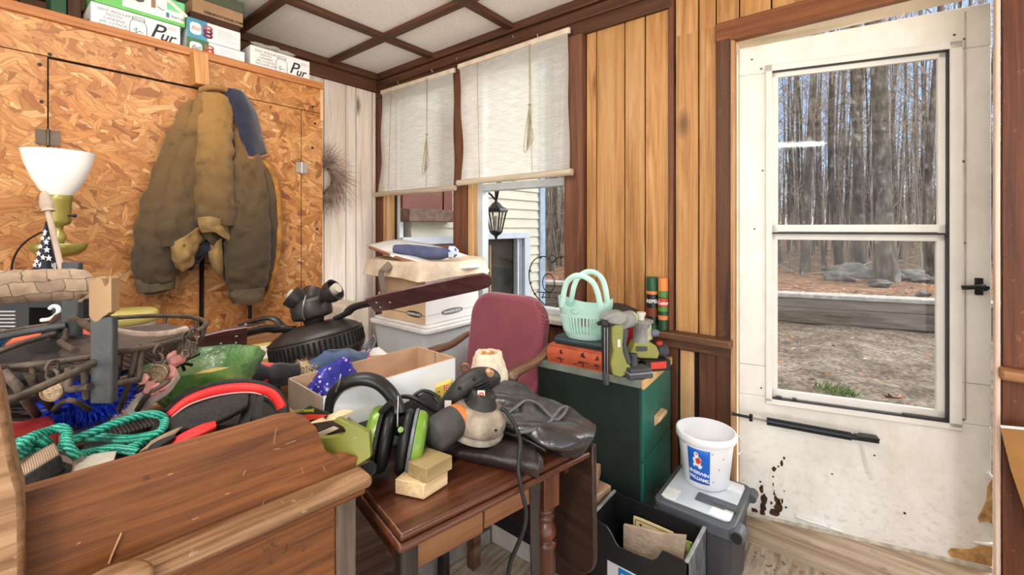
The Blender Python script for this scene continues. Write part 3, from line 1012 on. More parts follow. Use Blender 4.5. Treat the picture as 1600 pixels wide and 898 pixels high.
part('cage', bm, M_BLKM, lt, smooth=0)
bm = NB(); lathe(bm, [(.086, zt - .137), (.048, zt - .302)], 6, Matrix.Translation((L0.x, L0.y, 0)), cap=False); part('glass', bm, glass_mat('lantern_glass', (.9, .9, .88, 1)), lt, smooth=0)
bm = NB(); cyl(bm, (L0.x, L0.y, zt - .3), (L0.x, L0.y, zt - .17), .016); part('candle_tube', bm, mt('candle_white', (226, 220, 205), .5), lt)
bm = NB()
w0 = Vector((L0.x, YS - .03, zt - .05))
tube(bm, sm([w0, w0 + Vector((0, -.06, .09)), w0 + Vector((0, -.15, .13)), w0 + Vector((0, -.25, .08)), w0 + Vector((0, -.32, .03)), Vector((L0.x, L0.y - .03, zt + .06)), Vector((L0.x, L0.y - .07, zt + .1)), Vector((L0.x, L0.y - .04, zt + .13)), Vector((L0.x, L0.y, zt + .1)), Vector((L0.x, L0.y, zt - .01))], 5), .010, 7)
tube(bm, sm([w0 + Vector((0, 0, -.1)), w0 + Vector((0, -.04, .0)), w0 + Vector((0, -.03, .08)), w0 + Vector((0, -.1, .1))], 5), .012, 7)
box(bm, w0 + Vector((0, .01, -.05)), (.06, .02, .2)); part('bracket', bm, M_BLKM, lt)
# heart-shaped garden trellis outside the window
XH = 2.32
ht = thing('heart_trellis', 'black wire heart-shaped garden trellis outside the window beside the cream siding', 'trellis', (XH, 1.55, -.13))
def hp(px, py): return P(px, py, x=XH)
bm = NB()
tube(bm, sm([hp(862, 411), hp(855, 402), hp(844, 401), hp(833, 408), hp(827, 424), hp(828, 440), hp(834, 456), hp(845, 470), hp(862, 482), hp(880, 470), hp(892, 456), hp(898, 440), hp(899, 424), hp(894, 409), hp(884, 401), hp(872, 402), hp(862, 411)], 4), .004, 6)
tube(bm, [hp(862, 482), Vector((XH, hp(862, 482).y, -.13))], .006, 6)
part('heart_wire', bm, M_BLKM, ht)
bm = NB(); c = hp(857, 442); torus(bm, c, .045, .0035, basis3((0, 1, 0), (0, 0, 1)), 24, 6, 1, 1.3); c = hp(863, 404); torus(bm, c, .02, .0035, basis3((0, 1, 0), (0, 0, 1)), 18, 6, 1, 1.2); part('ring', bm, M_BLKM, ht)
bm = NB()
for a, b in (((838, 456), (890, 459)), ((846, 464), (884, 466)), ((850, 457), (847, 466)), ((858, 458), (858, 467)), ((868, 458), (870, 467))): tube(bm, [hp(*a), hp(*b)], .0035, 5)
part('cross_wire', bm, M_BLKM, ht)
for a in ((845, 402), (828, 423), (829, 442), (836, 459), (877, 402)):
    bm = NB(); ball(bm, hp(*a), .010, 1); part('bead', bm, M_BLKM, ht)

# ================================================================ light and camera
w = bpy.data.worlds.new('World'); SC.world = w; w.use_nodes = True
nt = w.node_tree
bg = nt.nodes['Background']
tc = nt.nodes.new('ShaderNodeTexCoord'); sp = nt.nodes.new('ShaderNodeSeparateXYZ'); cr = nt.nodes.new('ShaderNodeValToRGB')
nt.links.new(tc.outputs['Generated'], sp.inputs[0]); nt.links.new(sp.outputs[2], cr.inputs[0])
cr.color_ramp.elements[0].position = .0; cr.color_ramp.elements[0].color = (1.75, 1.66, 1.52, 1)
cr.color_ramp.elements[1].position = 1; cr.color_ramp.elements[1].color = (1.1, 1.1, 1.1, 1)
for p_, c_ in ((.03, (.55, .62, .70, 1)), (.07, (.40, .50, .62, 1)), (.2, (.25, .36, .54, 1)), (.42, (.22, .34, .54, 1)), (.7, (.95, .98, 1.05, 1))):
    e_ = cr.color_ramp.elements.new(p_); e_.color = c_
nt.links.new(cr.outputs[0], bg.inputs[0])
bg.inputs[1].default_value = 2.1


def light(name, typ, loc, energy, size=None, rot=(0, 0, 0), col=(1, 1, 1), sy=None, spread=None):
    ld = bpy.data.lights.new(name, typ); ld.energy = energy; ld.color = col
    if typ == 'AREA':
        ld.shape = 'RECTANGLE'; ld.size = size; ld.size_y = sy or size
    elif typ == 'SUN': ld.angle = size
    o = bpy.data.objects.new(name, ld); COL.objects.link(o); o.location = loc; o.rotation_euler = rot
    return o


light('sun', 'SUN', (0, 0, 8), 3.6, math.radians(32), Vector((-1, .85, -.62)).to_track_quat('-Z', 'Y').to_euler(), (1, .96, .9))
# ceiling tube lights: the far one mirrors in the door glass, two are added fill
M_TUBE = NT('fluorescent_tube'); M_TUBE.b.inputs['Emission Color'].default_value = (1, .97, .92, 1); M_TUBE.b.inputs['Emission Strength'].default_value = 26; M_TUBE = M_TUBE.m
for i, (x, y, pw, lab) in enumerate(((.55, 1.42, 9, 'added twin-tube fill light on the ceiling over the ceiling-fan clutter'), (-2.17, -1.8, 80, 'white twin-tube shop light on the ceiling far behind'), (-.9, .1, 30, 'added twin-tube frontal fill light on the ceiling over the near end of the room'))):
    rz_ = PI / 2 if i == 1 else 0; hl = .3 if i == 1 else .6
    sl = thing('shop_or_fill_light', lab, 'light', (x, y, ZC - .033), rz_)
    bm = NB(); box2(bm, (-hl, -.08, -.052), (hl, .08, 0)); part('housing', bm, M_DOORF, sl, bev=.01, world=False)
    for dy in (-.04, .04):
        bm = NB(); cyl(bm, (-hl + .02, dy, -.075), (hl - .02, dy, -.075), .014, None, 12); part('tube', bm, M_TUBE, sl, world=False)
    light('shop_or_fill_glow', 'AREA', (x, y, ZC - .135), pw, hl * 1.9, (0, 0, rz_), (1, .95, .88), .2)

cam = bpy.data.cameras.new('Camera')
cam.sensor_width = 36; cam.lens = FL / 1600 * 36; cam.shift_y = -(449 - CY) / 1600; cam.clip_start = .02; cam.clip_end = 300
co = bpy.data.objects.new('Camera', cam); COL.objects.link(co)
co.location = (0, 0, EYE)
co.rotation_euler = (PI / 2, 0, math.atan2(FY, FX) - PI / 2)
SC.camera = co
SC.view_settings.view_transform = 'Standard'
SC.view_settings.look = 'None'
SC.view_settings.gamma = 1
SC.view_settings.use_curve_mapping = False
SC.view_settings.exposure = 0.16
SC.cycles.max_bounces = 7
SC.cycles.diffuse_bounces = 4
SC.cycles.transparent_max_bounces = 12
SC.cycles.caustics_reflective = False
SC.cycles.caustics_refractive = False
SC.cycles.sample_clamp_indirect = 6
# ================================================================ helpers that need the photo geometry
def onplane(px, py, o, n):
    r = Vector(ray(px, py)); n = Vector(n); e = Vector((0, 0, EYE))
    return e + r * ((Vector(o) - e).dot(n) / r.dot(n))


def cr1(p0, p1, p2, p3, t):
    return .5 * ((2 * p1) + (p2 - p0) * t + (2 * p0 - 5 * p1 + 4 * p2 - p3) * t * t + (3 * p1 - p0 - 3 * p2 + p3) * t ** 3)


def patch(bm, rows, ku=5, kv=5):
    """smooth sheet through a grid of points"""
    dense = [sm(r, ku) for r in rows]
    cols = list(zip(*dense))
    cols = [sm(c, kv) for c in cols]
    nu, nv = len(cols), len(cols[0])
    vs = [[bm.verts.new(cols[i][j]) for i in range(nu)] for j in range(nv)]
    for j in range(nv - 1):
        for i in range(nu - 1):
            bm.faces.new((vs[j][i], vs[j][i + 1], vs[j + 1][i + 1], vs[j + 1][i]))
    return bm


def gauss_px(v, a, b): return a + (b - a) * v


# ================================================================ chipboard cupboard
YC = 2.47
cb = thing('chipboard_cupboard', 'tall built-in cupboard faced with orange chipboard along the back wall', 'cupboard', (-.4, 2.75, 0))
bm = NB(); box2(bm, (-2.4, YC + .014, 0), (1.30, YA - .02, 2.11)); part('carcass', bm, M_BLACKGAP, cb, smooth=0)
g = .0022
def osbp(name, x0, x1, z0, z1, y=YC, par=None):
    bm = NB(); box2(bm, (x0 + g, y, z0 + g), (x1 - g, y + .013, z1 - g)); return part(name, bm, M_OSB, par or cb, smooth=0)
osbp('top_panel', -2.4, 1.306, 1.972, 2.118)
osbp('side_stile', 1.18, 1.306, .1, 1.972)
osbp('side_stile', -.55, .196, .1, 1.972)
dl = osbp('door', .196, .694, .1, 1.965, YC - .002)
dr = osbp('door', .712, 1.18, .1, 1.972)
bm = NB(); box2(bm, (1.30, YC + .013, 0), (1.306, YA - .02, 2.11)); part('end_panel', bm, M_OSB, cb, smooth=0)
bm = NB(); box2(bm, (-2.4, YC - .012, 2.112), (1.31, YC + .03, 2.152)); part('top_trim', bm, wood('cup_trim', (140, 82, 42), (176, 112, 62), (196, 134, 82), 0, ivar=0), cb, bev=.004)
bm = NB(); box2(bm, (1.29, YC - .006, 1.93), (1.306, YC, 2.112)); part('corner_strip', bm, M_RAW, cb)
bm = NB(); box2(bm, (-2.4, YC + .03, 2.112), (1.3, YA - .02, 2.128)); part('top_shelf', bm, M_RAW, cb)
M_HINGE = mt('hinge_steel', (96, 84, 72), .4, .8, var=.3)
h1 = None
for x, z, mm, par in ((.196, 1.656, M_HINGE, dl), (1.18, 1.643, mt('hinge_bright', (190, 186, 178), .35, .8), dr)):
    bm = NB(); box(bm, (x - .018, YC - .004, z), (.03, .004, .058)); box(bm, (x + .018, YC - .006, z), (.03, .004, .058)); cyl(bm, (x, YC - .007, z - .032), (x, YC - .007, z + .032), .0055, None, 10)
    part('hinge', bm, mm, par)
M_SCRW = mt('dark_screw', (34, 28, 24), .6)
for px, py in ((78, 85), (62, 101), (244, 77), (488, 167), (492, 193), (488, 231), (495, 358), (65, 159), (307, 124)):
    p = P(px, py, y=YC); bm = NB(); cyl(bm, (p.x, YC + .002, p.z), (p.x, YC - .004, p.z), .0065, None, 10); part('screw', bm, M_SCRW, cb)
p = P(390, 487, y=YC); bm = NB(); box(bm, (p.x, YC - .006, p.z), (.016, .012, .07)); part('pull', bm, M_BLKM, cb, bev=.003)
# wooden block that holds the coat
bl = NB(); a = P(306, 111, y=YC)
box(bl, (a.x + .005, YC - .035, a.z), (.058, .07, .15), Matrix.Rotation(-.06, 3, 'Y'))
single('wood_block', bl, wood('block_wood', (138, 88, 44), (186, 130, 76), (204, 152, 96), 2, ivar=0), 'short raw wood block screwed to the cupboard top above the coat', 'block', bev=.003)

# ================================================================ cartons on the cupboard
M_CARTW = mt('carton_white', (232, 230, 228), .6, var=.03, scale=3, bump=.02)
M_INK = mt('ink_black', (44, 42, 46), .6, var=.02, bump=0)
M_INKG = mt('ink_grey', (120, 118, 124), .6, var=.02, bump=0)
M_KRAFT = mt('kraft_card', (176, 140, 104), .8, var=.08, scale=14)
M_KRAFTL = mt('kraft_light', (206, 174, 140), .8, var=.06, scale=14)
XR, ZU = (1, 0, 0), (0, 0, 1)


def carton(name, label, x0, x1, y0, y1, z0, z1, mat, group=None):
    t = thing(name, label, 'box', ((x0 + x1) / 2, (y0 + y1) / 2, z0), 0, group)
    bm = NB(); box2(bm, (x0, y0, z0), (x1, y1, z1)); part('carton', bm, mat, t, bev=.003)
    return t


def panel(t, name, x0, x1, z0, z1, y, mat, lift=.0008):
    bm = NB(); box2(bm, (x0, y - lift, z0), (x1, y, z1)); return part(name, bm, mat, t, smooth=0)


def jar_drawing(t, x, z, w, h, y, mat):
    bm = NB()
    o = [(-.5, 0), (-.5, .66), (-.47, .76), (-.36, .83), (-.36, .97), (-.34, 1), (.34, 1), (.36, .97), (.36, .83), (.47, .76), (.5, .66), (.5, 0)]
    tube(bm, [(x + a * w, y - .0006, z + b * h) for a, b in o], .0012, 4)
    for b in (.86, .9, .94): tube(bm, [(x - .35 * w, y - .0006, z + b * h), (x + .35 * w, y - .0006, z + (b - .02) * h)], .0009, 4)
    tube(bm, sm([(x - .3 * w, y - .0006, z + .42 * h), (x - .1 * w, y - .0006, z + .55 * h), (x - .15 * w, y - .0006, z + .35 * h), (x + .1 * w, y - .0006, z + .45 * h), (x + .3 * w, y - .0006, z + .38 * h)], 4), .0012, 4)
    part('jar_picture', bm, mat, t)


def jarbox(label, x0, x1, z0, z1, y):
    t = carton('jar_carton', label, x0, x1, y, y + .27, z0, z1, M_CARTW, 'white jar cartons')
    w = x1 - x0; h = z1 - z0
    for i, s in enumerate(('32OZ. REGULAR', 'MOUTH', 'CANNING', 'JAR (12 PACK)', 'INCLUDES LIDS')):
        text(s, .015, (x0 + w * .24, y - .0005, z1 - .026 - i * .0165), XR, ZU, M_INKG, t, align='CENTER')
    jar_drawing(t, x0 + w * .5, z0 + h * .02, w * .19, h * .86, y, M_INK)
    text('P', .092, (x0 + w * .625, y - .0005, z0 + h * .34), XR, ZU, M_INK, t, shear=.35, bold=.0006)
    text('ur', .062, (x0 + w * .74, y - .0005, z0 + h * .30), XR, ZU, M_INK, t, shear=.35, bold=.001)
    panel(t, 'underline', x0 + w * .62, x0 + w * .93, z0 + h * .17, z0 + h * .185, y, M_INK)
    panel(t, 'stripes', x0 + w * .84, x0 + w * .95, z0 + h * .76, z0 + h * .79, y, mt('pink_ink', (214, 170, 164), .6)); panel(t, 'stripes', x0 + w * .84, x0 + w * .95, z0 + h * .82, z0 + h * .85, y, mt('pink_ink', (214, 170, 164), .6))
    return t


jA = jarbox('white jar carton with bold black script, under the green carton on the cupboard', .321, .628, 2.129, 2.252, 2.505)
text('Pur', .07, (.3205, 2.66, 2.16), (0, -1, 0), ZU, M_INK, jA, shear=.35, bold=.001)
jarbox('white jar carton at the window end of the cupboard, with crumpled plastic on top', .93, 1.245, 2.129, 2.268, 2.505)
M_GREEN = mt('carton_green', (112, 190, 104), .6, var=.05, scale=3)
gt = carton('green_carton', 'bright green and white picture carton lying on the white jar carton', .332, .645, 2.50, 2.76, 2.253, 2.366, M_GREEN)
panel(gt, 'white_label', .42, .638, 2.268, 2.362, 2.5, M_CARTW)
panel(gt, 'green_label', .575, .638, 2.312, 2.362, 2.4994, mt('mint_print', (120, 204, 150), .6))
panel(gt, 'teal_badge', .572, .584, 2.276, 2.298, 2.4994, mt('teal_print', (52, 130, 128), .6))
bm = NB(); box(bm, (.61, 2.4988, 2.335), (.10, .0008, .016), Matrix.Rotation(.62, 3, 'Y')); part('ribbon', bm, mt('ribbon_cream', (236, 214, 196), .6), gt)
bm = NB(); ball(bm, (.475, 2.4996, 2.318), .03, 2, (1, .02, .5), .3, 3); part('picture', bm, mt('grey_print', (112, 104, 98), .7, var=.4, scale=40), gt)
bm = NB(); box2(bm, (.518, 2.4986, 2.30), (.534, 2.4996, 2.36)); part('picture', bm, mt('brown_print', (150, 110, 90), .7), gt)
bm = NB(); tube(bm, [(.54, 2.4992, 2.312), (.56, 2.4992, 2.302), (.566, 2.4992, 2.306)], .002, 5); part('picture', bm, M_INKG, gt)
text('Start Jar', .017, (.59, 2.4988, 2.281), XR, ZU, M_INK, gt)
# lid cartons
def lidbox(label, x0, x1, z0, z1, y, side, word_mat, pic):
    t = carton('lid_carton', label, x0, x1, y, y + .12, z0, z1, M_CARTW, 'canning lid cartons')
    w = x1 - x0; h = z1 - z0
    panel(t, 'colour_band', x0, x0 + w * .36, z0, z1, y, side)
    bm = NB(); prism(bm, [(x0 + w * .15 + a, y - .0016, z0 + h * .5 + b) for a, b in rrect(w * .2, h * .62, .016)], (0, .0008, 0)); part('name_badge', bm, M_CARTW, t, smooth=0)
    text('Ball', .026, (x0 + w * .15, y - .0018, z0 + h * .42), XR, ZU, word_mat, t, align='CENTER', shear=.3)
    for i in range(3):
        bm = NB(); torus(bm, (x0 + w * .37, y - .001, z0 + h * (.3 + .2 * i)), .016, .005, basis3((1, 0, 0), (0, .4, 1)), 20, 6, 1, .6); part('band_picture', bm, pic[i], t)
    for i in range(6): panel(t, 'fine_print', x0 + w * .55, x0 + w * (.92 - .05 * (i % 3)), z0 + h * (.25 + .1 * i), z0 + h * (.25 + .1 * i) + .0025, y, mt('ink_pale', (196, 186, 196), .6))
    return t
M_PLUM = mt('plum_print', (128, 40, 70), .6); M_RED = mt('red_print', (214, 66, 46), .6)
lidbox('white lid carton with green end band and red picture, resting on the cupboard top', .651, .903, 2.129, 2.217, 2.505, mt('dull_green_print', (70, 116, 84), .6), mt('green_ink', (40, 84, 60), .6), (M_RED, M_RED, mt('rust_print', (190, 110, 90), .6)))
lidbox('white lid carton with blue-teal end band, stacked on the green-banded one', .653, .883, 2.219, 2.312, 2.505, mt('teal_blue_print', (78, 152, 184), .6), mt('rose_ink', (190, 110, 110), .6), (M_PLUM, M_PLUM, mt('rose_print', (196, 96, 110), .6)))
carton('brown_carton', 'dark brown flat carton set back under the kraft shoe box', .68, .90, 2.56, 2.78, 2.313, 2.367, mt('brown_card', (74, 46, 32), .8))
sb = carton('shoe_box', 'kraft shoe box with olive lid at the top of the carton stack', .689, .915, 2.56, 2.86, 2.368, 2.44, M_KRAFT)
bm = NB(); box2(bm, (.685, 2.556, 2.438), (.919, 2.864, 2.50)); part('lid', bm, mt('olive_card', (86, 94, 74), .7, var=.1), sb, bev=.008, seg=3)
text('KEENFOOTWEAR.COM', .0175, (.738, 2.5594, 2.377), XR, ZU, M_INK, sb, sx=.95, bold=.0006)
# things half seen on the far left of the cupboard top
carton('green_tin', 'dark green narrow carton end beside the first jar carton', .215, .262, 2.62, 2.8, 2.129, 2.35, mt('dark_green_card', (38, 82, 54), .6))
carton('brown_case', 'worn brown wooden case behind the first jar carton', .27, .315, 2.68, 2.95, 2.129, 2.33, M_DARKB)
# crumpled plastic
bm = NB(); ball(bm, (1.05, 2.57, 2.29), .06, 3, (1.6, .8, .32), .8, 4)
M_PLAS = NT('clear_plastic'); M_PLAS.b.inputs['Alpha'].default_value = .45; M_PLAS = M_PLAS.fin((222, 220, 214), .25)
wrinkle(bm, .012, 30, 2)
single('plastic_bag', bm, M_PLAS, 'crumpled clear plastic lying on the jar carton nearest the window', 'bag')
bm = NB(); ball(bm, (.9155, 2.6, 2.185), .05, 3, (.18, .7, 1.1), .4, 6); wrinkle(bm, .006, 40, 5)
single('plastic_bag', bm, M_PLAS, 'crumpled grey plastic stuffed between the lid cartons and the jar carton', 'bag')

# ================================================================ work coat
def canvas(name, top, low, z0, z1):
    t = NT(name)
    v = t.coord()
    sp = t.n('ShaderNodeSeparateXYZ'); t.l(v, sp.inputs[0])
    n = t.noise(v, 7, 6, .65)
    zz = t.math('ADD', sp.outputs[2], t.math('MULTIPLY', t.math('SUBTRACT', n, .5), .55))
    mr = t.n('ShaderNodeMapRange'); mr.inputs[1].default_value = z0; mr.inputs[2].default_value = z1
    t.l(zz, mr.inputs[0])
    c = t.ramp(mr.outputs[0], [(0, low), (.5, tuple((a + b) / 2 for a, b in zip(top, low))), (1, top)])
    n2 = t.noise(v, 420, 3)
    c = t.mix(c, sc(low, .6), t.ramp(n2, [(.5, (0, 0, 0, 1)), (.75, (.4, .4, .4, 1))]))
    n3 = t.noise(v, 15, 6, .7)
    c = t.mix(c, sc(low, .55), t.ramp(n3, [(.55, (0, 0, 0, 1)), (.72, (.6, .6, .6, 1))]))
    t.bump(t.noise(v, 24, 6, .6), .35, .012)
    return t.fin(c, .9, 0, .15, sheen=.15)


JY = 2.455
def J(px, py, off=0): return P(px, py, y=JY - off)


jz = J(330, 470).z
jk = thing('work_coat', 'worn tan-brown canvas work coat with navy collar lining hanging from the wood block', 'coat', (J(330, 300).x, JY - .05, jz))
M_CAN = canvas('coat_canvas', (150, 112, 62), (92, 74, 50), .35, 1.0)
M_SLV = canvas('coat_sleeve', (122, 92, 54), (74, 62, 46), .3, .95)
M_CUFF = mt('coat_cuff', (146, 116, 72), .9, var=.15, scale=20, bump=.2)
M_CUFFD = mt('coat_cuff_dark', (92, 80, 62), .9, var=.15, scale=20, bump=.2)
M_NAVY = mt('navy_lining', (36, 38, 56), .95, var=.25, scale=30, bump=.2, sheen=.3)
M_QUILT = mt('quilt_lining', (166, 112, 46), .6, var=.3, scale=24, bump=.5)


def loft(bm, stations, n=40, up=(0, -1, 0), k=11, amp=.012, freq=9, seed=0):
    """stations: (px, py, offset from the boards, half width px, half thickness m)"""
    pts = [J(a, b, c) for a, b, c, w, d in stations]
    dep = [(p.x * FX + p.y * FY) / FL for p in pts]
    ws = [st[3] * dd for st, dd in zip(stations, dep)]
    ds = [st[4] for st in stations]
    P_ = sm(pts, k); W_ = [v.x for v in sm([Vector((w, 0, 0)) for w in ws], k)]; D_ = [v.x for v in sm([Vector((w, 0, 0)) for w in ds], k)]
    tube(bm, P_, W_, n, flat=[d / w for d, w in zip(D_, W_)], up=up)
    if freq < 20:
        wrinkle(bm, amp * 1.7, freq * .8, seed, 2); wrinkle(bm, amp * .8, freq * 2.6, seed + 5); wrinkle(bm, amp * .3, freq * 6, seed + 2)
    else: wrinkle(bm, amp, freq, seed)
    return bm


# main drape of the body: folds run down from the hook
def lerp_tab(tab, v):
    for (a, x), (b, y) in zip(tab, tab[1:]):
        if v <= b: return x + (y - x) * (v - a) / (b - a)
    return tab[-1][1]
Lb = [(0, 312), (.08, 300), (.25, 286), (.5, 268), (.75, 262), (1, 268)]
Rb = [(0, 352), (.08, 368), (.25, 396), (.5, 416), (.75, 427), (1, 420)]
Hm = [(0, 398), (.2, 415), (.35, 372), (.5, 395), (.62, 452), (.8, 462), (1, 455)]
bm = NB()
def bodyf(u, v, front=True):
    x = lerp_tab(Lb, v) + (lerp_tab(Rb, v) - lerp_tab(Lb, v)) * u
    y = 139 + v * (lerp_tab(Hm, u) - 139)
    ed = math.sin(PI * u) ** .5
    f = .035 * math.sin(u * 17 + v * 1.2) * min(1, v * 2.2) * (.4 + .6 * v) + .012 * noise.noise(Vector((u * 7, v * 9, 3)))
    off = .012 + ed * (.045 + .035 * v + f)
    return J(x, y, off)
grid(bm, bodyf, 90, 90); wrinkle(bm, .014, 9, 3, 2); wrinkle(bm, .005, 34, 8)
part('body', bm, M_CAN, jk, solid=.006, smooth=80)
# left sleeve, hanging outside the body
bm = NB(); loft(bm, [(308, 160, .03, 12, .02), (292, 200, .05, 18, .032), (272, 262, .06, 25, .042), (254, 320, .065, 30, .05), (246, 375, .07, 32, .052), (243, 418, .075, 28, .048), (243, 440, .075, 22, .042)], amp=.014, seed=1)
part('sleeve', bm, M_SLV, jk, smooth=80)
bm = NB(); loft(bm, [(243, 434, .075, 25, .046), (243, 444, .075, 25, .046), (244, 454, .075, 22, .042)], n=24, amp=.004, freq=30); part('cuff', bm, M_CUFFD, jk, smooth=80)
bm = NB(); cyl(bm, J(246, 453, .075), J(246.5, 456, .075), .045, .043, 20); part('sleeve_opening', bm, mt('sleeve_hole', (34, 28, 24), 1), jk)
# front flap with the gathered waistband
bm = NB(); loft(bm, [(316, 158, .06, 12, .02), (298, 220, .085, 16, .03), (288, 290, .10, 20, .036), (280, 345, .115, 24, .042), (278, 385, .125, 22, .04)], amp=.014, seed=2)
part('front_flap', bm, M_SLV, jk, smooth=80)
bm = NB(); patch(bm, [[J(264, 380, .10), J(276, 376, .165), J(296, 364, .15), J(312, 350, .11)], [J(266, 402, .09), J(280, 404, .16), J(300, 390, .15), J(314, 372, .11)], [J(272, 416, .08), J(284, 424, .14), J(296, 418, .13), J(308, 396, .11)]], 7, 7); wrinkle(bm, .012, 30, 3); part('waistband', bm, M_CUFF, jk, solid=.006, smooth=80)
# hanging waist strip and centre sleeve-like fold
bm = NB(); loft(bm, [(338, 150, .06, 20, .02), (335, 215, .09, 22, .036), (330, 270, .11, 25, .046), (331, 320, .125, 27, .05), (334, 352, .13, 25, .045)], amp=.013, seed=3)
part('front_flap', bm, M_CAN, jk, smooth=80)
bm = NB(); patch(bm, [[J(310, 340, .15), J(326, 338, .19), J(344, 342, .17), J(362, 352, .10)], [J(312, 354, .15), J(328, 356, .19), J(346, 360, .17), J(364, 372, .10)], [J(316, 364, .14), J(332, 362, .18), J(350, 372, .16), J(364, 386, .10)]], 7, 7); wrinkle(bm, .010, 30, 6); part('waistband', bm, M_CUFF, jk, solid=.006, smooth=80)
bm = NB(); patch(bm, [[J(346, 372, .12), J(340, 376, .12), J(330, 380, .10)], [J(348, 398, .11), J(338, 400, .13), J(326, 398, .11)], [J(350, 420, .09), J(342, 424, .11), J(334, 420, .1)], [J(352, 440, .06), J(350, 438, .07), J(346, 434, .07)]]); part('waistband', bm, M_CUFF, jk, solid=.005, smooth=80)
# navy lining bunched in the opening
bm = NB(); ball(bm, J(318, 382, .07), .05, 3, (1.2, .8, 1.2), .6, 2); ball(bm, J(300, 404, .06), .04, 3, (1, .7, 1.1), .6, 5); wrinkle(bm, .012, 25, 3); part('lining', bm, M_NAVY, jk)
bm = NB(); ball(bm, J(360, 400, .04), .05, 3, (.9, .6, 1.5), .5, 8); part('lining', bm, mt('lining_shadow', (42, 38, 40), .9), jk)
# right sleeve
bm = NB(); loft(bm, [(372, 158, .03, 12, .02), (382, 215, .07, 18, .032), (388, 270, .10, 23, .045), (390, 330, .11, 27, .052), (389, 390, .115, 30, .055), (387, 430, .115, 29, .052), (386, 455, .115, 24, .046)], amp=.014, seed=6)
part('sleeve', bm, M_SLV, jk, smooth=80)
bm = NB(); loft(bm, [(386, 450, .115, 25, .05), (386, 460, .115, 25, .05), (386, 472, .115, 21, .044)], n=24, amp=.004, freq=30); part('cuff', bm, M_CUFFD, jk, smooth=80)
# side panel behind the right sleeve with its quilted edge
bm = NB(); loft(bm, [(392, 235, .04, 14, .02), (410, 300, .05, 16, .03), (416, 370, .05, 14, .03), (414, 430, .05, 10, .025)], amp=.012, seed=8); part('side_panel', bm, M_SLV, jk, smooth=80)
bm = NB(); tube(bm, sm([J(404, 246, .05), J(424, 266, .06), J(435, 305, .06), J(437, 355, .06), J(433, 405, .06), J(422, 450, .05), J(412, 468, .04)], 6), .019, 10, flat=.6); part('quilted_edge', bm, M_QUILT, jk)
# collar turned out, navy side showing
bm = NB(); patch(bm, [[J(346, 140, .05), J(358, 138, .075), J(374, 142, .06), J(386, 152, .03)], [J(360, 164, .07), J(372, 160, .10), J(386, 162, .085), J(398, 176, .04)], [J(372, 200, .08), J(384, 198, .115), J(398, 200, .095), J(408, 212, .045)], [J(380, 243, .08), J(392, 244, .115), J(404, 244, .09), J(417, 240, .045)]]); wrinkle(bm, .006, 18, 2); part('collar', bm, M_NAVY, jk, solid=.012, smooth=80)
bm = NB(); tube(bm, sm([J(380, 246, .085), J(392, 247, .12), J(404, 247, .095), J(418, 242, .05)], 5), .009, 8); part('collar_edge', bm, mt('rust_binding', (150, 100, 66), .8), jk)
bm = NB(); tube(bm, sm([J(314, 141, .03), J(330, 136, .075), J(350, 139, .07), J(366, 150, .05)], 5), [.014] * 16, 8); part('collar_fold', bm, M_CAN, jk)

# ================================================================ milk-glass lamp
lx, ly = P(92, 354, d=1.55).x, P(92, 354, d=1.55).y
ZL = lambda y: EYE - (y - 354) / FL * 1.55
M_OLB = mt('lamp_olive_brass', (150, 138, 66), .28, .35, var=.15, scale=6, spec=.6, coat=.4)
lp = thing('table_lamp', 'olive-gold metal lamp with upturned white milk-glass shade in front of the chipboard', 'lamp', (lx, ly, .765))
T0 = Matrix.Translation((lx, ly, 0))
bm = NB(); lathe(bm, [(.034, ZL(306)), (.05, ZL(296)), (.07, ZL(278)), (.087, ZL(255)), (.094, ZL(239)), (.0955, ZL(237)), (.0935, ZL(238)), (.083, ZL(256)), (.064, ZL(280)), (.04, ZL(300)), (.03, ZL(304))], 40, T0, cap=False)
M_MILK = NT('milk_glass'); M_MILK.b.inputs['Subsurface Weight'].default_value = .3; M_MILK.b.inputs['Subsurface Radius'].default_value = (.05, .05, .05); M_MILK = M_MILK.fin((250, 250, 248), .25, 0, .5)
part('shade', bm, M_MILK, lp, smooth=60)
bm = NB(); lathe(bm, [(.0, ZL(302)), (.034, ZL(303)), (.037, ZL(306)), (.037, ZL(312)), (.033, ZL(316)), (.033, ZL(345)), (.029, ZL(350)), (.012, ZL(353)), (.01, ZL(360)), (.019, ZL(367)), (.02, ZL(373)), (.012, ZL(380)), (.012, ZL(384))], 32, T0); part('socket_cup', bm, M_OLB, lp)
bm = NB(); lathe(bm, [(.0, ZL(383)), (.05, ZL(382)), (.074, ZL(380)), (.077, ZL(382)), (.07, ZL(391)), (.05, ZL(399)), (.014, ZL(402)), (0, ZL(402))], 40, T0); part('drip_dish', bm, M_OLB, lp)
bm = NB(); lathe(bm, [(.011, .80), (.011, ZL(400))], 16, T0); lathe(bm, [(0, .80), (.03, .80), (.085, .785), (.09, .766), (0, .766)], 32, T0); part('stem', bm, M_OLB, lp)
for dx, zz, l in ((-1, ZL(309), .055), (1, ZL(337), .055)):
    rr = Vector((FY, -FX, 0)) * dx
    bm = NB(); cyl(bm, Vector((lx, ly, zz)) + rr * .03, Vector((lx, ly, zz)) + rr * l, .003, None, 8); ball(bm, Vector((lx, ly, zz)) + rr * l, .007, 2); part('switch_knob', bm, M_BLKM, lp)
bm = NB(); tube(bm, sm([P(78, 357, d=1.55), P(62, 364, d=1.58), P(42, 376, d=1.6), P(26, 394, d=1.6), P(18, 420, d=1.6), P(20, 470, d=1.6), P(30, 560, d=1.58)], 6), .0035, 6); part('cord', bm, M_BLKM, lp)

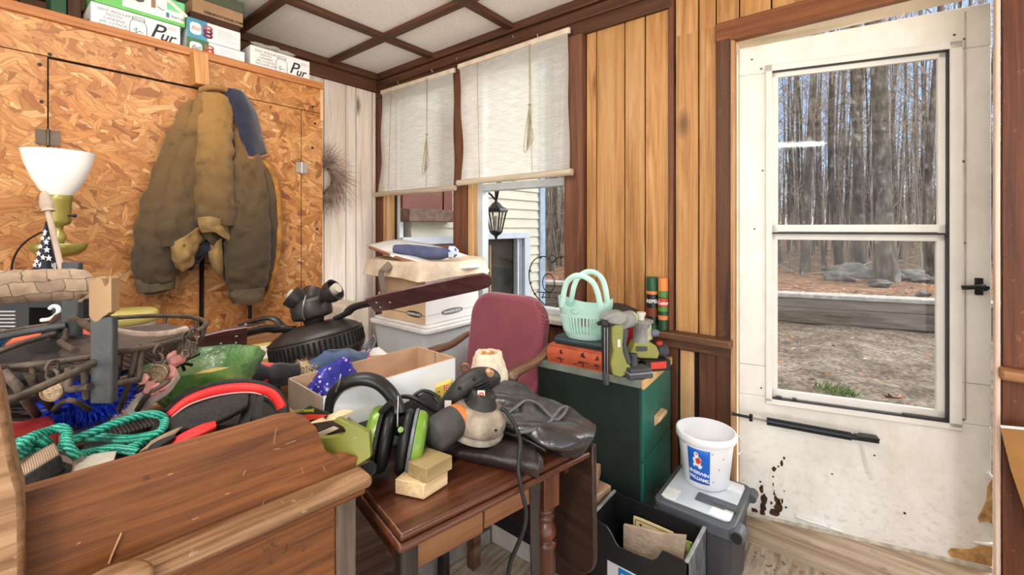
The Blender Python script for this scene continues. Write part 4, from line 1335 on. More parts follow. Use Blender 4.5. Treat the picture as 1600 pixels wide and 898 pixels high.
# ================================================================ twig wreath on the pale boards
wc = P(500, 278, y=YA - .05)
random.seed(3)
wr = thing('twig_wreath', 'grey-brown twig wreath on the pale boards, half hidden behind the cupboard', 'wreath', (wc.x, YA - .05, wc.z - .25))
bm = NB()
for i in range(420):
    a = random.uniform(0, 2 * PI); r0 = .085 + .05 * random.random()
    p0 = Vector((wc.x + r0 * math.cos(a), YA - .035 - .04 * random.random(), wc.z + r0 * math.sin(a)))
    a2 = a - random.uniform(.25, .9); r1 = r0 + random.uniform(.05, .2)
    p2 = Vector((wc.x + r1 * math.cos(a2), YA - .03 - .06 * random.random(), wc.z + r1 * math.sin(a2)))
    p1 = (p0 + p2) / 2 + Vector((random.uniform(-.02, .02), 0, random.uniform(-.02, .02)))
    tube(bm, [p0, p1, p2], [.0022, .0016, .0008], 4, cap=False)
part('twigs', bm, mt('wreath_twig', (176, 152, 134), .9, var=.4, scale=20, bump=0), wr, smooth=0)
bm = NB()
for i in range(9):
    pts = [(wc.x + (.105 + .012 * math.sin(j * 2.1 + i)) * math.cos(2 * PI * j / 24), YA - .05 + .014 * math.cos(j * 1.3 + i * 2), wc.z + (.105 + .014 * math.cos(j * 1.7 + i)) * math.sin(2 * PI * j / 24)) for j in range(24)]
    tube(bm, pts, .005, 5, closed=True)
part('ring', bm, mt('wreath_ring', (140, 116, 96), .9, var=.3, scale=30), wr)

# ================================================================ roll-up blinds
def blind_mat():
    t = NT('blind_slats')
    n = t.noise(t.coord((1, 5, 40)), 2, 3)
    c = t.ramp(n, [(.3, (234, 232, 226)), (.7, (250, 249, 246))])
    d = t.n('ShaderNodeBsdfDiffuse'); tr = t.n('ShaderNodeBsdfTranslucent'); mx = t.n('ShaderNodeMixShader'); mx.inputs[0].default_value = .6
    t.l(c, d.inputs[0]); t.l(c, tr.inputs[0]); t.l(d.outputs[0], mx.inputs[1]); t.l(tr.outputs[0], mx.inputs[2]); t.l(mx.outputs[0], t.out.inputs['Surface'])
    return t.m
M_BLIND = blind_mat()
M_CORD = mt('jute_cord', (168, 156, 130), .9)
M_ROLL = mt('blind_roll', (206, 190, 166), .7, var=.12, scale=6, stretch=(8, .6, 8))


def blind(label, yl0, yr0, ztl, ztr, yl1, yr1, zbl, zbr, x, cords, pull):
    b = thing('rollup_blind', label, 'blind', (x, (yl0 + yr0) / 2, min(zbl, zbr)), 0, 'roll-up window blinds')
    n = 74; bm = NB()
    for i in range(n):
        v = (i + .5) / n
        bow = .018 * math.sin(PI * v)
        L = Vector((x - .004 * math.sin(v * 7), yl0 + (yl1 - yl0) * v - bow * .6, ztl + (zbl - ztl) * v))
        R = Vector((x - .004 * math.sin(v * 7 + 1), yr0 + (yr1 - yr0) * v + bow * .4, ztr + (zbr - ztr) * v))
        h = (ztl - zbl) / n * .80
        ns = 6; top = []; bot = []
        for s in range(ns + 1):
            q = L.lerp(R, s / ns); q.x += .006 * math.sin(v * 11 + s * .9)
            top.append(q + Vector((0, 0, h / 2))); bot.append(q - Vector((0, 0, h / 2)))
        tv = [bm.verts.new(q) for q in top]; bv = [bm.verts.new(q) for q in bot]; tb = [bm.verts.new(q + Vector((.002, 0, 0))) for q in top]; bb = [bm.verts.new(q + Vector((.002, 0, 0))) for q in bot]
        for s in range(ns):
            bm.faces.new((tv[s], tv[s + 1], bv[s + 1], bv[s])); bm.faces.new((tb[s], bb[s], bb[s + 1], tb[s + 1]))
            bm.faces.new((tv[s], tb[s], tb[s + 1], tv[s + 1])); bm.faces.new((bv[s], bv[s + 1], bb[s + 1], bb[s]))
    part('slats', bm, M_BLIND, b, smooth=0)
    bm = NB(); beam_pts = (Vector((x, yl0 + .01, ztl + .008)), Vector((x, yr0 - .01, ztr + .008)))
    d = (beam_pts[1] - beam_pts[0])
    box(bm, (beam_pts[0] + beam_pts[1]) / 2, (d.length, .02, .03), basis3(d, (0, 0, 1))  @ Matrix(((1, 0, 0), (0, 0, 1), (0, -1, 0))))
    part('headrail', bm, mt('headrail_cream', (228, 212, 190), .6), b, bev=.003)
    bm = NB(); tube(bm, [Vector((x - .014, yl1 + .025, zbl - .012)), Vector((x - .014, yr1 - .02, zbr - .012))], .019, 16); part('bottom_roll', bm, M_ROLL, b)
    for k_ in cords:
        q0 = Vector((x - .008, yl0 + (yr0 - yl0) * k_, ztl + (ztr - ztl) * k_)); q1 = Vector((x - .012, yl1 + (yr1 - yl1) * k_, zbl + (zbr - zbl) * k_))
        bm = NB(); cyl(bm, q0, q1, .0018, None, 5); part('cord', bm, M_CORD, b)
    k_, zk, zend = pull
    q0 = Vector((x - .014, yl0 + (yr0 - yl0) * k_, ztl)); bm = NB()
    a = Vector((q0.x, q0.y + .0, zk))
    tube(bm, [q0, a], .0028, 6)
    ball(bm, a, .010, 1, jit=.4)
    for j in range(4):
        o = .014 * (j - 1.5)
        tube(bm, sm([a, a + Vector((-.008, o * .7, -(zk - zend) * .4)), a + Vector((-.01, o * 1.6, -(zk - zend) * (.75 + .06 * j))), a + Vector((-.006, o * .6 + .005, -(zk - zend) * (.85 + .05 * j))), a + Vector((0, o * .2, -(zk - zend) * .45)), a], 5), .0022, 5)
    part('pull_cord', bm, M_CORD, b)
    for j in (.12, .62): pass
    return b


xb = 2.045
def yb(px): return P(px, 200, x=xb).y
blind('off-white slatted roll-up blind in the window next to the room corner', yb(597), yb(709), P(597, 146, x=xb).z, P(709, 112, x=xb).z, yb(592), yb(710), P(600, 301, x=xb).z, P(710, 291, x=xb).z, xb, (.16, .68), (.68, P(673, 210, x=xb).z, P(673, 270, x=xb).z))
xb = 2.03
blind('wider off-white slatted roll-up blind above the green basket and red chair', yb(718), yb(888), P(718, 106, x=xb).z, P(888, 50, x=xb).z, yb(722), yb(891), P(720, 283, x=xb).z, P(890, 266, x=xb).z, xb, (.2, .7), (.7, P(838, 163, x=xb).z, P(838, 235, x=xb).z))
# little screw hooks over the blinds
for i, (px, py, nm) in enumerate(((624, 131, 'above the blind next to the room corner'), (677, 112, 'above the right part of the corner blind'), (716, 94, 'over the post between the two blinds'), (804, 60, 'above the middle of the wide blind'), (842, 58, 'above the right part of the wide blind'))):
    p = P(px, py, x=XB - .035); bm = NB(); tube(bm, sm([(p.x, p.y, p.z), (p.x - .012, p.y, p.z), (p.x - .016, p.y, p.z + .008), (p.x - .012, p.y, p.z + .016)], 3), .0022, 6)
    single('screw_hook', bm, mt('hook_white', (222, 216, 206), .4), 'small pale screw hook in the dark trim ' + nm, 'hook', 'screw hooks in the trim')
# ================================================================ washstand in the foreground, its back-board towards us
M_OAKX = wood('washstand_wood', (66, 36, 16), (110, 64, 30), (140, 86, 44), 0, ivar=.0, bump=.15, wear=(60, 36, 22), fine=70, g=44)
M_OAKW = wood('washstand_worn', (92, 62, 40), (140, 104, 72), (178, 142, 108), 0, ivar=.0, bump=.2, wear=(206, 180, 148), g=40)
M_GREYEDGE = wood('grey_worn_wood', (58, 48, 40), (104, 90, 76), (146, 130, 112), 2, ivar=.0, bump=.3)
WO = Vector((.435, .655, 0)); WRZ = -.113
ws = thing('washstand', 'old brown wooden washstand with scrolled back-board in the near foreground', 'washstand', WO, WRZ)
ZT = .885
def wl(px, py, y):
    """pixel to the washstand's own frame on its plane local-y = y"""
    R = rotz(WRZ); n = R @ Vector((0, 1, 0)); o = WO + n * y
    p = onplane(px, py, o, n) - WO
    return R.inverted() @ p
bm = NB(); box2(bm, (-1.15, .03, .05), (-.05, .64, ZT - .022)); part('body', bm, M_OAKX, ws, world=False, bev=.004)
bm = NB(); box2(bm, (-.05, .022, 0), (-.018, .055, ZT - .022)); part('corner_stile', bm, M_GREYEDGE, ws, world=False, bev=.004)
bm = NB(); box2(bm, (-.05, .60, 0), (-.018, .64, ZT - .022)); part('corner_stile', bm, M_GREYEDGE, ws, world=False, bev=.004)
bm = NB(); box2(bm, (-1.17, -.004, ZT - .02), (0, .66, ZT)); part('top', bm, M_OAKW, ws, world=False, bev=.008, seg=3)
bm = NB(); box2(bm, (-1.16, .006, ZT - .034), (-.008, .65, ZT - .02)); part('moulding', bm, M_OAKX, ws, world=False, bev=.005)
YB = .04
pp = [(30, 764), (120, 742), (240, 712), (340, 684), (400, 666), (438, 653), (462, 650), (480, 654), (494, 668), (501, 686), (508, 703), (518, 713), (532, 716), (546, 712), (558, 713), (567, 720), (573, 732), (575, 746)]
ol = [wl(a, b, YB) for a, b in pp]
ol = [Vector((p.x, YB, p.z)) for p in ol]
for i_, p in enumerate(ol):
    if i_ < 5: p.z = ol[5].z - .001 - (5 - i_) * .0002
    p.z = max(p.z, ZT + .0006 * (len(ol) - i_))
xL, xR = -.42, ol[-1].x
poly = [Vector((xL, YB, ol[0].z))] + ol[1:] + [Vector((xR, YB, ZT)), Vector((xL, YB, ZT))]
bm = NB(); prism(bm, poly, (0, .022, 0)); bmesh.ops.triangulate(bm, faces=[f for f in bm.faces if len(f.verts) > 4], ngon_method='EAR_CLIP'); part('back_board', bm, M_OAKX, ws, world=False, smooth=0)
# end bracket at the far left
qp = [(-60, 540), (-8, 575), (2, 604), (10, 650), (18, 700), (27, 742), (35, 766), (37, 830), (38, 960), (-60, 960)]
q = [wl(a, b, .0) for a, b in qp]
bm = NB(); prism(bm, [Vector((p.x, .0, max(p.z, ZT))) for p in q], (0, .038, 0)); part('end_bracket', bm, M_OAKW, ws, world=False, bev=.005)
kb = wl(174, 893, -.012)
bm = NB(); lathe(bm, [(0, -.012), (.024, -.011), (.031, -.004), (.031, .003), (.026, .008), (0, .012)], 32, Matrix.Translation((kb.x, -.018, kb.z - .018)) @ Matrix.Rotation(.35, 4, 'X') @ Matrix.Scale(1.25, 4, (1, 0, 0)))
part('knob', bm, M_OAKW, ws, world=False)
bm = NB(); tube(bm, [wl(170, 880, YB - .002), wl(180, 855, YB - .002), wl(190, 832, YB - .002)], .0012, 5); random.seed(14)
for px, py, dx, dy in ((432, 668, -4, 26), (428, 702, 10, -2), (446, 694, 16, -6), (262, 742, 8, -3), (380, 742, 4, -8), (352, 772, 7, -2), (470, 730, 4, 10), (300, 812, 10, -4), (410, 790, 3, -9), (340, 830, 9, -3), (120, 850, 6, -3), (505, 728, 3, 9)):
    tube(bm, [wl(px, py, YB - .0003), wl(px + dx * .5 + random.uniform(-1, 1), py + dy * .5, YB - .0003), wl(px + dx, py + dy, YB - .0003)], .0006, 4)
part('scratch', bm, mt('scratch_pale', (180, 138, 96), .8), ws, world=False)

# ================================================================ work table behind it
M_TABLE = wood('plain_table', (96, 64, 40), (140, 98, 64), (170, 126, 88), 0, ivar=.1)
wt = thing('work_table', 'plain wooden work table under the lamp and the ceiling fan, against the cupboard', 'table', (.2, 1.85, 0))
bm = NB(); box2(bm, (-.75, 1.40, .735), (1.12, 2.38, .765)); part('tabletop', bm, M_TABLE, wt, bev=.004)
for x in (-.7, 1.07):
    for y in (1.45, 2.33):
        bm = NB(); box(bm, (x, y, .3675), (.06, .06, .735)); part('leg', bm, M_TABLE, wt, bev=.004)
bm = NB()
for a, b in (((-.68, 1.44), (1.05, 1.46)), ((-.68, 2.32), (1.05, 2.34))): box2(bm, (a[0], a[1], .65), (b[0], b[1], .735))
part('apron', bm, M_TABLE, wt)

# ================================================================ wire basket on a foot, with flat posts and a woven handle
M_IRON = mt('brown_iron', (88, 76, 66), .6, .4, var=.35, scale=30, bump=.3, dirt=.4)
M_POST = mt('grey_painted_post', (68, 70, 71), .55, 0, var=.2, scale=18, bump=.15)
M_CHIP = mt('bare_wood_chip', (146, 118, 86), .8, var=.15, scale=12, stretch=(1, 1, .2))
BC = Vector((.135, 1.141, 0))
bk = thing('wire_basket', 'rusty wire basket on a foot with flat grey posts and a woven grip handle', 'basket', (BC.x, BC.y, ZT))
p1 = P(163, 430, d=.66); p2 = P(163, 629, d=.66)
M3 = rotz(YAW - PI / 2)
def post(top, bot, w, t, split=None):
    bm = NB(); zt = split if split else top.z
    box(bm, ((top.x + bot.x) / 2, (top.y + bot.y) / 2, (zt + bot.z) / 2), (w, t, zt - bot.z), M3)
    o = part('post', bm, M_POST, bk, bev=.0025)
    if split:
        bm = NB(); c = Vector((top.x, top.y, 0))
        zz = []
        pts = [(-.5, split + .002), (-.38, split - .003), (-.25, split - .007), (-.1, split - .006), (.02, split - .003), (.12, split + .001), (.25, split + .003), (.38, split + .007), (.5, split + .008), (.5, top.z - .004), (.42, top.z), (.36, top.z - .012), (.2, top.z - .016), (.05, top.z - .004), (-.15, top.z - .002), (-.3, top.z - .008), (-.5, top.z - .004)]
        prism(bm, [c + M3 @ Vector((a * w, -t / 2 - .0006, 0)) + Vector((0, 0, z)) for a, z in pts], M3 @ Vector((0, t + .0012, 0)))
        part('bare_patch', bm, M_CHIP, o, smooth=0)
post(p1, p2, .0335, .012, P(163, 494, d=.66).z)
r1 = P(113, 409, d=.83); r2 = P(113, 545, d=.83)
post(r1, r2, .032, .012)
bm = NB(); cyl(bm, P(160, 520, d=.672), P(113, 497, d=.815), .0058, None, 12); part('stretcher_rod', bm, M_IRON, bk)
def rod(pts, r=.0045, n=8, k=4, name='rod', mat=None):
    bm = NB(); tube(bm, sm([P(a, b, d=c) for a, b, c in pts], k), r, n); return part(name, bm, mat or M_IRON, bk)
rod([(148, 566, .655), (70, 602, .60), (-40, 650, .53)], .0058)
rod([(150, 573, .66), (110, 574, .68), (50, 577, .66), (-20, 572, .62)], .0045)
rod([(85, 522, .78), (40, 534, .74), (-20, 556, .70)], .0048)
rod([(104, 508, .82), (50, 517, .80), (-20, 530, .78)], .0062, mat=M_POST)
rod([(104, 516, .8), (100, 530, .78), (95, 535, .76), (118, 548, .72)], .005)
# woven grip
bm = NB()
hp_ = [P(146, 455, d=.735), P(135, 447, d=.735), P(110, 445, d=.735), P(60, 446, d=.71), P(0, 449, d=.68), P(-60, 452, d=.65)]
dense = sm(hp_, 6); N_ = len(dense)
rad = [.005 + .0165 * min(1, (i / 9)) for i in range(N_)]
tube(bm, dense, rad, 18, flat=1.25, up=(0, 0, 1)); wrinkle(bm, .003, 60, 2)
def weave():
    t = NT('bark_weave')
    v = t.coord((1, 1, 1), (0, 0, 0))
    br = t.n('ShaderNodeTexBrick', _Scale=1.0, _Mortar_Size=.0008, _Mortar_Smooth=.6, offset=.5)
    br.inputs['Brick Width'].default_value = .026; br.inputs['Row Height'].default_value = .022
    br.inputs['Color1'].default_value = lin((160, 138, 116)); br.inputs['Color2'].default_value = lin((132, 112, 94)); br.inputs['Mortar'].default_value = lin((84, 68, 56))
    mp = t.n('ShaderNodeMapping'); mp.inputs['Rotation'].default_value = (PI / 2, 0, 0); nz_ = t.n('ShaderNodeTexNoise', _Scale=16.0, _Detail=3.0); t.l(v, nz_.inputs['Vector']); wa = t.n('ShaderNodeVectorMath', operation='MULTIPLY_ADD'); t.l(nz_.outputs['Color'], wa.inputs[0]); wa.inputs[1].default_value = (.05, .03, .03); t.l(v, wa.inputs[2]); t.l(wa.outputs[0], mp.inputs[0]); t.l(mp.outputs[0], br.inputs['Vector'])
    n = t.noise(v, 60, 5)
    c = t.mix(br.outputs['Color'], t.ramp(n, [(.3, (.6, .56, .52, 1)), (.7, (1.1, 1.08, 1.05, 1))]), .8, 'MULTIPLY')
    t.bump(br.outputs['Fac'], -.6, .004)
    return t.fin(c, .8)
part('handle', bm, weave(), bk, smooth=60)
bm = NB()
for i in range(7): tube(bm, sm([P(150 + i * 2, 456 + i, d=.725), P(136, 462 + i * .6, d=.725), P(128 - i, 470 + (i % 3), d=.72)], 3), .0012, 5)
tube(bm, sm([P(150, 455, d=.72), P(162, 446, d=.665), P(170, 437, d=.665)], 4), .0025, 6)
part('twine', bm, mt('old_twine', (128, 110, 92), .9), bk)
# bowl of wire: rim, ribs, lower ring
RZ_ = 1.104
bm = NB(); torus(bm, (BC.x, BC.y, RZ_), .19, .0048, None, 40, 8); part('rim', bm, M_IRON, bk)
bm = NB(); torus(bm, (BC.x, BC.y, RZ_ - .052), .165, .0042, None, 40, 8); part('hoop', bm, M_IRON, bk)
bm = NB(); torus(bm, (BC.x, BC.y, RZ_ - .10), .10, .0042, None, 32, 8); part('hoop', bm, M_IRON, bk)
for i in range(12):
    a = 2 * PI * i / 12 + .12
    bm = NB(); ca, sa = math.cos(a), math.sin(a)
    tube(bm, sm([(BC.x + r * ca, BC.y + r * sa, RZ_ + z) for r, z in ((.19, 0), (.182, -.03), (.165, -.055), (.13, -.088), (.09, -.11), (.04, -.13))], 4), .004, 6); part('rib', bm, M_IRON, bk)
bm = NB(); lathe(bm, [(0, ZT), (.056, ZT), (.056, ZT + .012), (.045, ZT + .03), (.038, ZT + .05), (.044, ZT + .062), (.046, ZT + .072), (.04, ZT + .08), (.045, ZT + .088), (.04, ZT + .096), (0, ZT + .096)], 28, Matrix.Translation((BC.x, BC.y, 0)))
part('foot', bm, mt('grey_iron_foot', (98, 92, 86), .6, .4, var=.2, scale=30), bk)
# round medallions hanging from small rings
M_MED = mt('medallion_bronze', (150, 130, 104), .45, .5, var=.3, scale=40, bump=.4)
fr = Vector((FX, FY, 0)); rt = Vector((FY, -FX, 0)); upv = Vector((0, 0, 1))
for px, py, d, r in ((82, 611, .645, .0145), (247, 582, .745, .0155), (290, 552, .80, .008), (301, 545, .81, .007)):
    c = P(px, py, d=d)
    Mx = Matrix.Translation(c) @ basis3(rt + upv * .0, upv).to_4x4()
    bm = NB(); lathe(bm, [(0, -.006), (r, -.006), (r, .003), (r * .86, .004), (r * .8, .001), (0, .001)], 24, Mx @ Matrix.Rotation(.25, 4, 'Y'))
    md = part('medallion', bm, M_MED, bk)
    bm = NB(); torus(bm, c + upv * (r + .009), .0085, .0025, basis3(rt, upv), 16, 6); torus(bm, c + upv * (r + .022), .0085, .0025, basis3(fr, upv), 16, 6); part('ring', bm, M_IRON, md)
# bent iron brackets on the front
rod([(108, 574, .65), (107, 605, .645), (113, 608, .645), (140, 604, .645)], .0052, k=3, name='bracket')
rod([(132, 568, .655), (133, 600, .65), (135, 622, .655)], .0045, name='bracket')
rod([(180, 600, .665), (210, 594, .69), (217, 590, .70), (219, 550, .72), (224, 540, .73)], .0052, k=3, name='bracket')
rod([(180, 549, .67), (220, 545, .72), (270, 533, .78), (298, 522, .81)], .0055, name='bracket')
rod([(212, 545, .71), (206, 580, .70), (196, 615, .70), (186, 640, .74)], .0045, name='bracket')
rod([(238, 600, .74), (262, 595, .75), (232, 616, .73), (215, 640, .74)], .0045, name='bracket')
rod([(40, 575, .66), (52, 598, .66), (70, 620, .68), (84, 640, .72)], .005, name='bracket')
rod([(6, 580, .63), (28, 605, .63), (40, 625, .65), (58, 648, .70)], .006, name='bracket')
rod([(84, 640, .70), (100, 626, .66), (118, 627, .66), (140, 640, .70)], .004, name='bracket')
for i in range(6):
    bm = NB(); tube(bm, sm([P(282 + i * 5, 530 + i * 1, d=.80), P(280 + i * 5, 546, d=.80), P(277 + i * 6, 560 - i * 2, d=.80)], 3), .003, 6); part('pendant', bm, M_IRON, bk)

# things lying in the basket
def cap_mat():
    t = NT('brown_knit')
    w_ = t.n('ShaderNodeTexWave', wave_type='BANDS', bands_direction='DIAGONAL', _Scale=90.0, _Distortion=1.0)
    t.l(t.coord(), w_.inputs['Vector'])
    c = t.ramp(w_.outputs[0], [(.2, (56, 44, 39)), (.7, (92, 76, 67))])
    t.bump(w_.outputs[0], .5, .004)
    return t.fin(c, .9)
bm = NB()
cc = P(235, 535, d=.83)
lathe(bm, [(.085, -.03), (.09, .0), (.08, .008), (.05, .013), (0, .014)], 32, Matrix.Translation((BC.x + .05, BC.y - .03, RZ_ - .016)) @ Matrix.Rotation(-.12, 4, 'Y') @ Matrix.Scale(1.35, 4, rt))
wrinkle(bm, .006, 25, 3)
kc = single('knit_cap', bm, cap_mat(), 'brown knitted cap lying in the rusty wire basket', 'cap', smooth=60)
bm = NB(); tube(bm, sm([P(182, 517, d=.70), P(225, 522, d=.74), P(265, 520, d=.79), P(292, 513, d=.83)], 5), .006, 7, flat=.6); single('leather_thong', bm, mt('pale_thong', (176, 156, 142), .8, var=.2, scale=40), 'pale twisted thong lying along the edge of the knitted cap', 'thong')
bm = NB(); ball(bm, P(80, 535, d=.86), .045, 3, (1.3, 1, .7), .25, 2); single('orange_cloth', bm, mt('orange_rag', (206, 92, 62), .8, var=.25, scale=20, bump=.3), 'orange cloth bundle in the basket under the woven grip', 'cloth')
bm = NB(); tube(bm, sm([P(48, 560, d=.80), P(70, 548, d=.80), P(86, 520, d=.82), P(100, 500, d=.86)], 5), [.014] * 8 + [.018] * 8, 10); single('black_hose', bm, M_BLKM, 'short black hose bent in the basket beside the orange cloth', 'hose')
# blue fluffy duster
def fluff(name, label, cat, c, r, s, mat, n=1500, L=.02, seed=1):
    random.seed(seed); bm = NB(); c = Vector(c)
    ball(bm, c, r * .8, 2, s, .2, seed)
    for i in range(n):
        d = Vector((random.gauss(0, 1), random.gauss(0, 1), random.gauss(0, 1))).normalized()
        b = c + Vector((d.x * s[0], d.y * s[1], d.z * s[2])) * r * .8
        e = b + (d + Vector((random.uniform(-.6, .6), random.uniform(-.6, .6), random.uniform(-.8, .2)))).normalized() * L * random.uniform(.6, 1.2)
        sd = d.orthogonal().normalized() * .0016
        bm.faces.new([bm.verts.new(b - sd), bm.verts.new(b + sd), bm.verts.new(e)])
    return single(name, bm, mat, label, cat, smooth=0)
M_BLUE = mt('duster_blue', (24, 66, 214), .8, var=.3, scale=20, bump=0)
fluff('feather_duster', 'bright blue fluffy duster lying in the bottom of the wire basket', 'duster', P(138, 622, d=.775), .055, (1.15, 1, .72), M_BLUE, 1800, .022, 3)
M_SHELL = mt('pink_shell', (222, 172, 160), .4, var=.25, scale=25, c2=(196, 110, 104))
for i, (px, py, d, r, lab) in enumerate(((275, 560, .80, .0125, 'uppermost pink knobbly shell at the rim end of the basket'), (262, 582, .77, .0125, 'middle pink shell below the uppermost one in the basket'), (223, 592, .715, .007, 'small rose-pink shell beside the bent iron bracket'), (240, 606, .74, .0135, 'open pale shell with dark mouth low in the basket'))):
    bm = NB(); ball(bm, P(px, py, d=d), r, 3, (1.1, .8, 1), .5, i + 1); single('sea_shell', bm, M_SHELL, lab, 'shell', 'pink shells in the basket')
bm = NB(); patch(bm, [[P(196, 640, d=.75), P(225, 610, d=.74), P(262, 600, d=.77), P(276, 580, d=.80)], [P(205, 655, d=.76), P(236, 632, d=.75), P(262, 615, d=.78), P(280, 590, d=.81)]]); single('white_dish', bm, mt('china_white', (222, 214, 200), .35, var=.1, scale=30), 'curved white china piece under the shells in the basket', 'dish', solid=.004)

# ================================================================ behind the basket, on the work table
bx = P(60, 480, d=1.25)
pc = thing('tool_case', 'black plastic case with slotted vent and carry opening, behind the woven grip', 'case', (bx.x, bx.y, .766), YAW - PI / 2)
def lc(px, py):
    q = onplane(px, py, (bx.x, bx.y, 0), fr); v = rotz(YAW - PI / 2).inverted() @ (q - Vector((bx.x, bx.y, .766))); return v
a0, a1 = lc(12, 452), lc(128, 452)
h0, h1 = lc(63, 478), lc(98, 513)
bm = NB(); zt_ = a0.z
for (x0, z0, x1, z1) in ((a0.x, 0, h0.x, zt_), (h1.x, 0, a1.x, zt_), (h0.x, h0.z, h1.x, zt_), (h0.x, 0, h1.x, h1.z)): box2(bm, (x0, -.03, z0), (x1, .05, z1))
part('shell', bm, mt('black_plastic', (34, 34, 36), .45, var=.2, scale=20), pc, world=False, bev=.002)
for i in range(7):
    z = lc(20, 484 + i * 5.6).z; bm = NB(); box2(bm, (a0.x + .006, -.034, z), (lc(44, 480).x, -.028, z + .0035)); part('vent_slot', bm, mt('vent_pale', (196, 194, 190), .6), pc, world=False)
bm = NB(); tube(bm, sm([P(65, 500, d=1.2), P(78, 498, d=1.2), P(90, 490, d=1.2), P(91, 481, d=1.2), P(84, 478, d=1.2), P(78, 482, d=1.2)], 5), .0055, 8); single('white_cable', bm, mt('cable_white', (240, 240, 238), .4), 'white cable looped in the carry opening of the black case', 'cable')
bm = NB(); ball(bm, P(84, 506, d=1.36), .035, 3, (1, 1, .9), .2, 4); single('clear_bag', bm, mt('pinkish_bag', (196, 178, 172), .25, var=.3, scale=25, c2=(210, 120, 110)), 'pinkish clear bag seen through the carry opening of the black case', 'bag')
bm = NB(); lathe(bm, [(0, 0), (.022, .0), (.026, .03), (.02, .042), (0, .044)], 24, Matrix.Translation(P(-26, 545, d=.95)) @ Matrix.Rotation(.4, 4, 'Y')); single('blue_jar', bm, mt('blue_gloss', (28, 92, 150), .2, var=.2), 'glossy blue jar at the photo edge beside the iron rods', 'jar')
bm = NB(); lathe(bm, [(0, 0), (.07, .0), (.085, .26), (.08, .26), (.0, .25)], 28, Matrix.Translation((P(0, 500, d=1.45).x - .04, P(0, 500, d=1.45).y, .766))); single('white_pail', bm, M_CARTW, 'white plastic pail behind the black slotted case', 'pail')
# tub with yellow-green lid
tb = P(190, 500, d=1.62)
tub = thing('plastic_tub', 'white plastic tub with a yellow-green lid beside the grey post', 'tub', (tb.x, tb.y, .766))
T1 = Matrix.Translation((tb.x, tb.y, .766)); zl = P(190, 489, d=1.62).z - .766
bm = NB(); lathe(bm, [(0, 0), (.085, 0), (.1, zl - .05), (.103, zl - .03), (0, zl - .03)], 36, T1); part('body', bm, mt('tub_white', (226, 222, 208), .4, var=.06), tub)
bm = NB(); lathe(bm, [(.104, zl - .034), (.108, zl - .03), (.106, zl), (.1, zl + .006), (0, zl + .006)], 36, T1); part('lid', bm, mt('lid_yellow_green', (200, 190, 110), .4, var=.06), tub)
bm = NB(); lathe(bm, [(.1001, zl - .075), (.1025, zl - .045)], 36, T1, cap=False); part('label_band', bm, mt('tub_label', (204, 160, 120), .6), tub)
# ================================================================ small flag on a stick
fl = thing('hand_flag', 'small star-spangled flag furled on a grey wooden stick by the lamp', 'flag', P(96, 520, d=1.02))
f0 = P(73, 320, d=1.05); f1 = P(95, 416, d=1.04); f2 = P(118, 540, d=1.02)
bm = NB(); tube(bm, [f0, f1, f2], .006, 10); M_STICK = mt('stick_grey', (176, 156, 138), .7, var=.15, scale=20); st_ = part('stick', bm, M_STICK, fl)
ax = (f1 - f0).normalized()
bm = NB(); tube(bm, [f0 - ax * .035, f0 - ax * .026, f0 - ax * .008, f0 + ax * .004, f0 + ax * .010, f0 + ax * .016], [.0035, .0085, .0125, .013, .010, .0125], 12); part('finial', bm, M_STICK, fl)
M_FLAG = mt('flag_navy', (38, 44, 62), .8, var=.15)
bm = NB(); patch(bm, [[P(74, 345, d=1.06), P(72, 346, d=1.05), P(71, 348, d=1.07)], [P(80, 368, d=1.07), P(72, 372, d=1.035), P(65, 376, d=1.07)], [P(86, 396, d=1.07), P(74, 398, d=1.03), P(58, 402, d=1.07)], [P(90, 422, d=1.07), P(72, 424, d=1.03), P(50, 424, d=1.07)]]); fc = part('cloth', bm, M_FLAG, fl, solid=.002)
bm = NB(); random.seed(5)
for (px, py, s) in ((70, 362, 4), (66, 372, 4), (72, 378, 5), (63, 385, 4.4), (73, 390, 5.4), (60, 396, 4.6), (67, 402, 4.6), (76, 403, 5.4), (57, 408, 4.6), (63, 414, 4.8), (69, 366, 3), (76, 372, 3), (54, 414, 4), (80, 414, 4.6)):
    c = P(px, py, d=1.026 if 64 < px < 80 else 1.04); r = s * 1.03 / FL
    pts = []
    for j in range(10):
        a = PI / 2 + j * PI / 5; q_ = r if j % 2 == 0 else r * .42
        pts.append(c + rt * (q_ * math.cos(a)) + upv * (q_ * math.sin(a)))
    prism(bm, pts, fr * .0008)
part('star', bm, M_CARTW, fc, smooth=0)
bm = NB(); box(bm, P(76, 417, d=1.05), (.03, .006, .02), M3); part('hem_label', bm, M_CARTW, fl)

# ================================================================ rope, straps and bits behind the back-board
def rope_mat():
    t = NT('teal_rope')
    w_ = t.n('ShaderNodeTexWave', wave_type='BANDS', bands_direction='DIAGONAL', _Scale=75.0, _Distortion=2.5)
    w_.inputs['Detail Scale'].default_value = 3
    t.l(t.coord(), w_.inputs['Vector'])
    c = t.ramp(w_.outputs[0], [(.15, (8, 112, 96)), (.5, (20, 146, 122)), (.85, (70, 186, 158))])
    t.bump(w_.outputs[0], .6, .003)
    return t.fin(c, .5)
bm = NB()
def rp(pts, r=.0062):
    ps = [P(a, b, z=c) for a, b, c in pts]
    tube(bm, sm(ps, 6), r, 9)
rp([(12, 716, 1.02), (28, 696, 1.03), (50, 682, 1.035), (74, 674, 1.03), (94, 668, 1.03), (104, 674, 1.025), (104, 690, 1.02), (111, 704, 1.01), (122, 713, 1.0)])
rp([(14, 700, 1.015), (30, 690, 1.02), (52, 684, 1.02), (58, 692, 1.015), (56, 706, 1.01)])
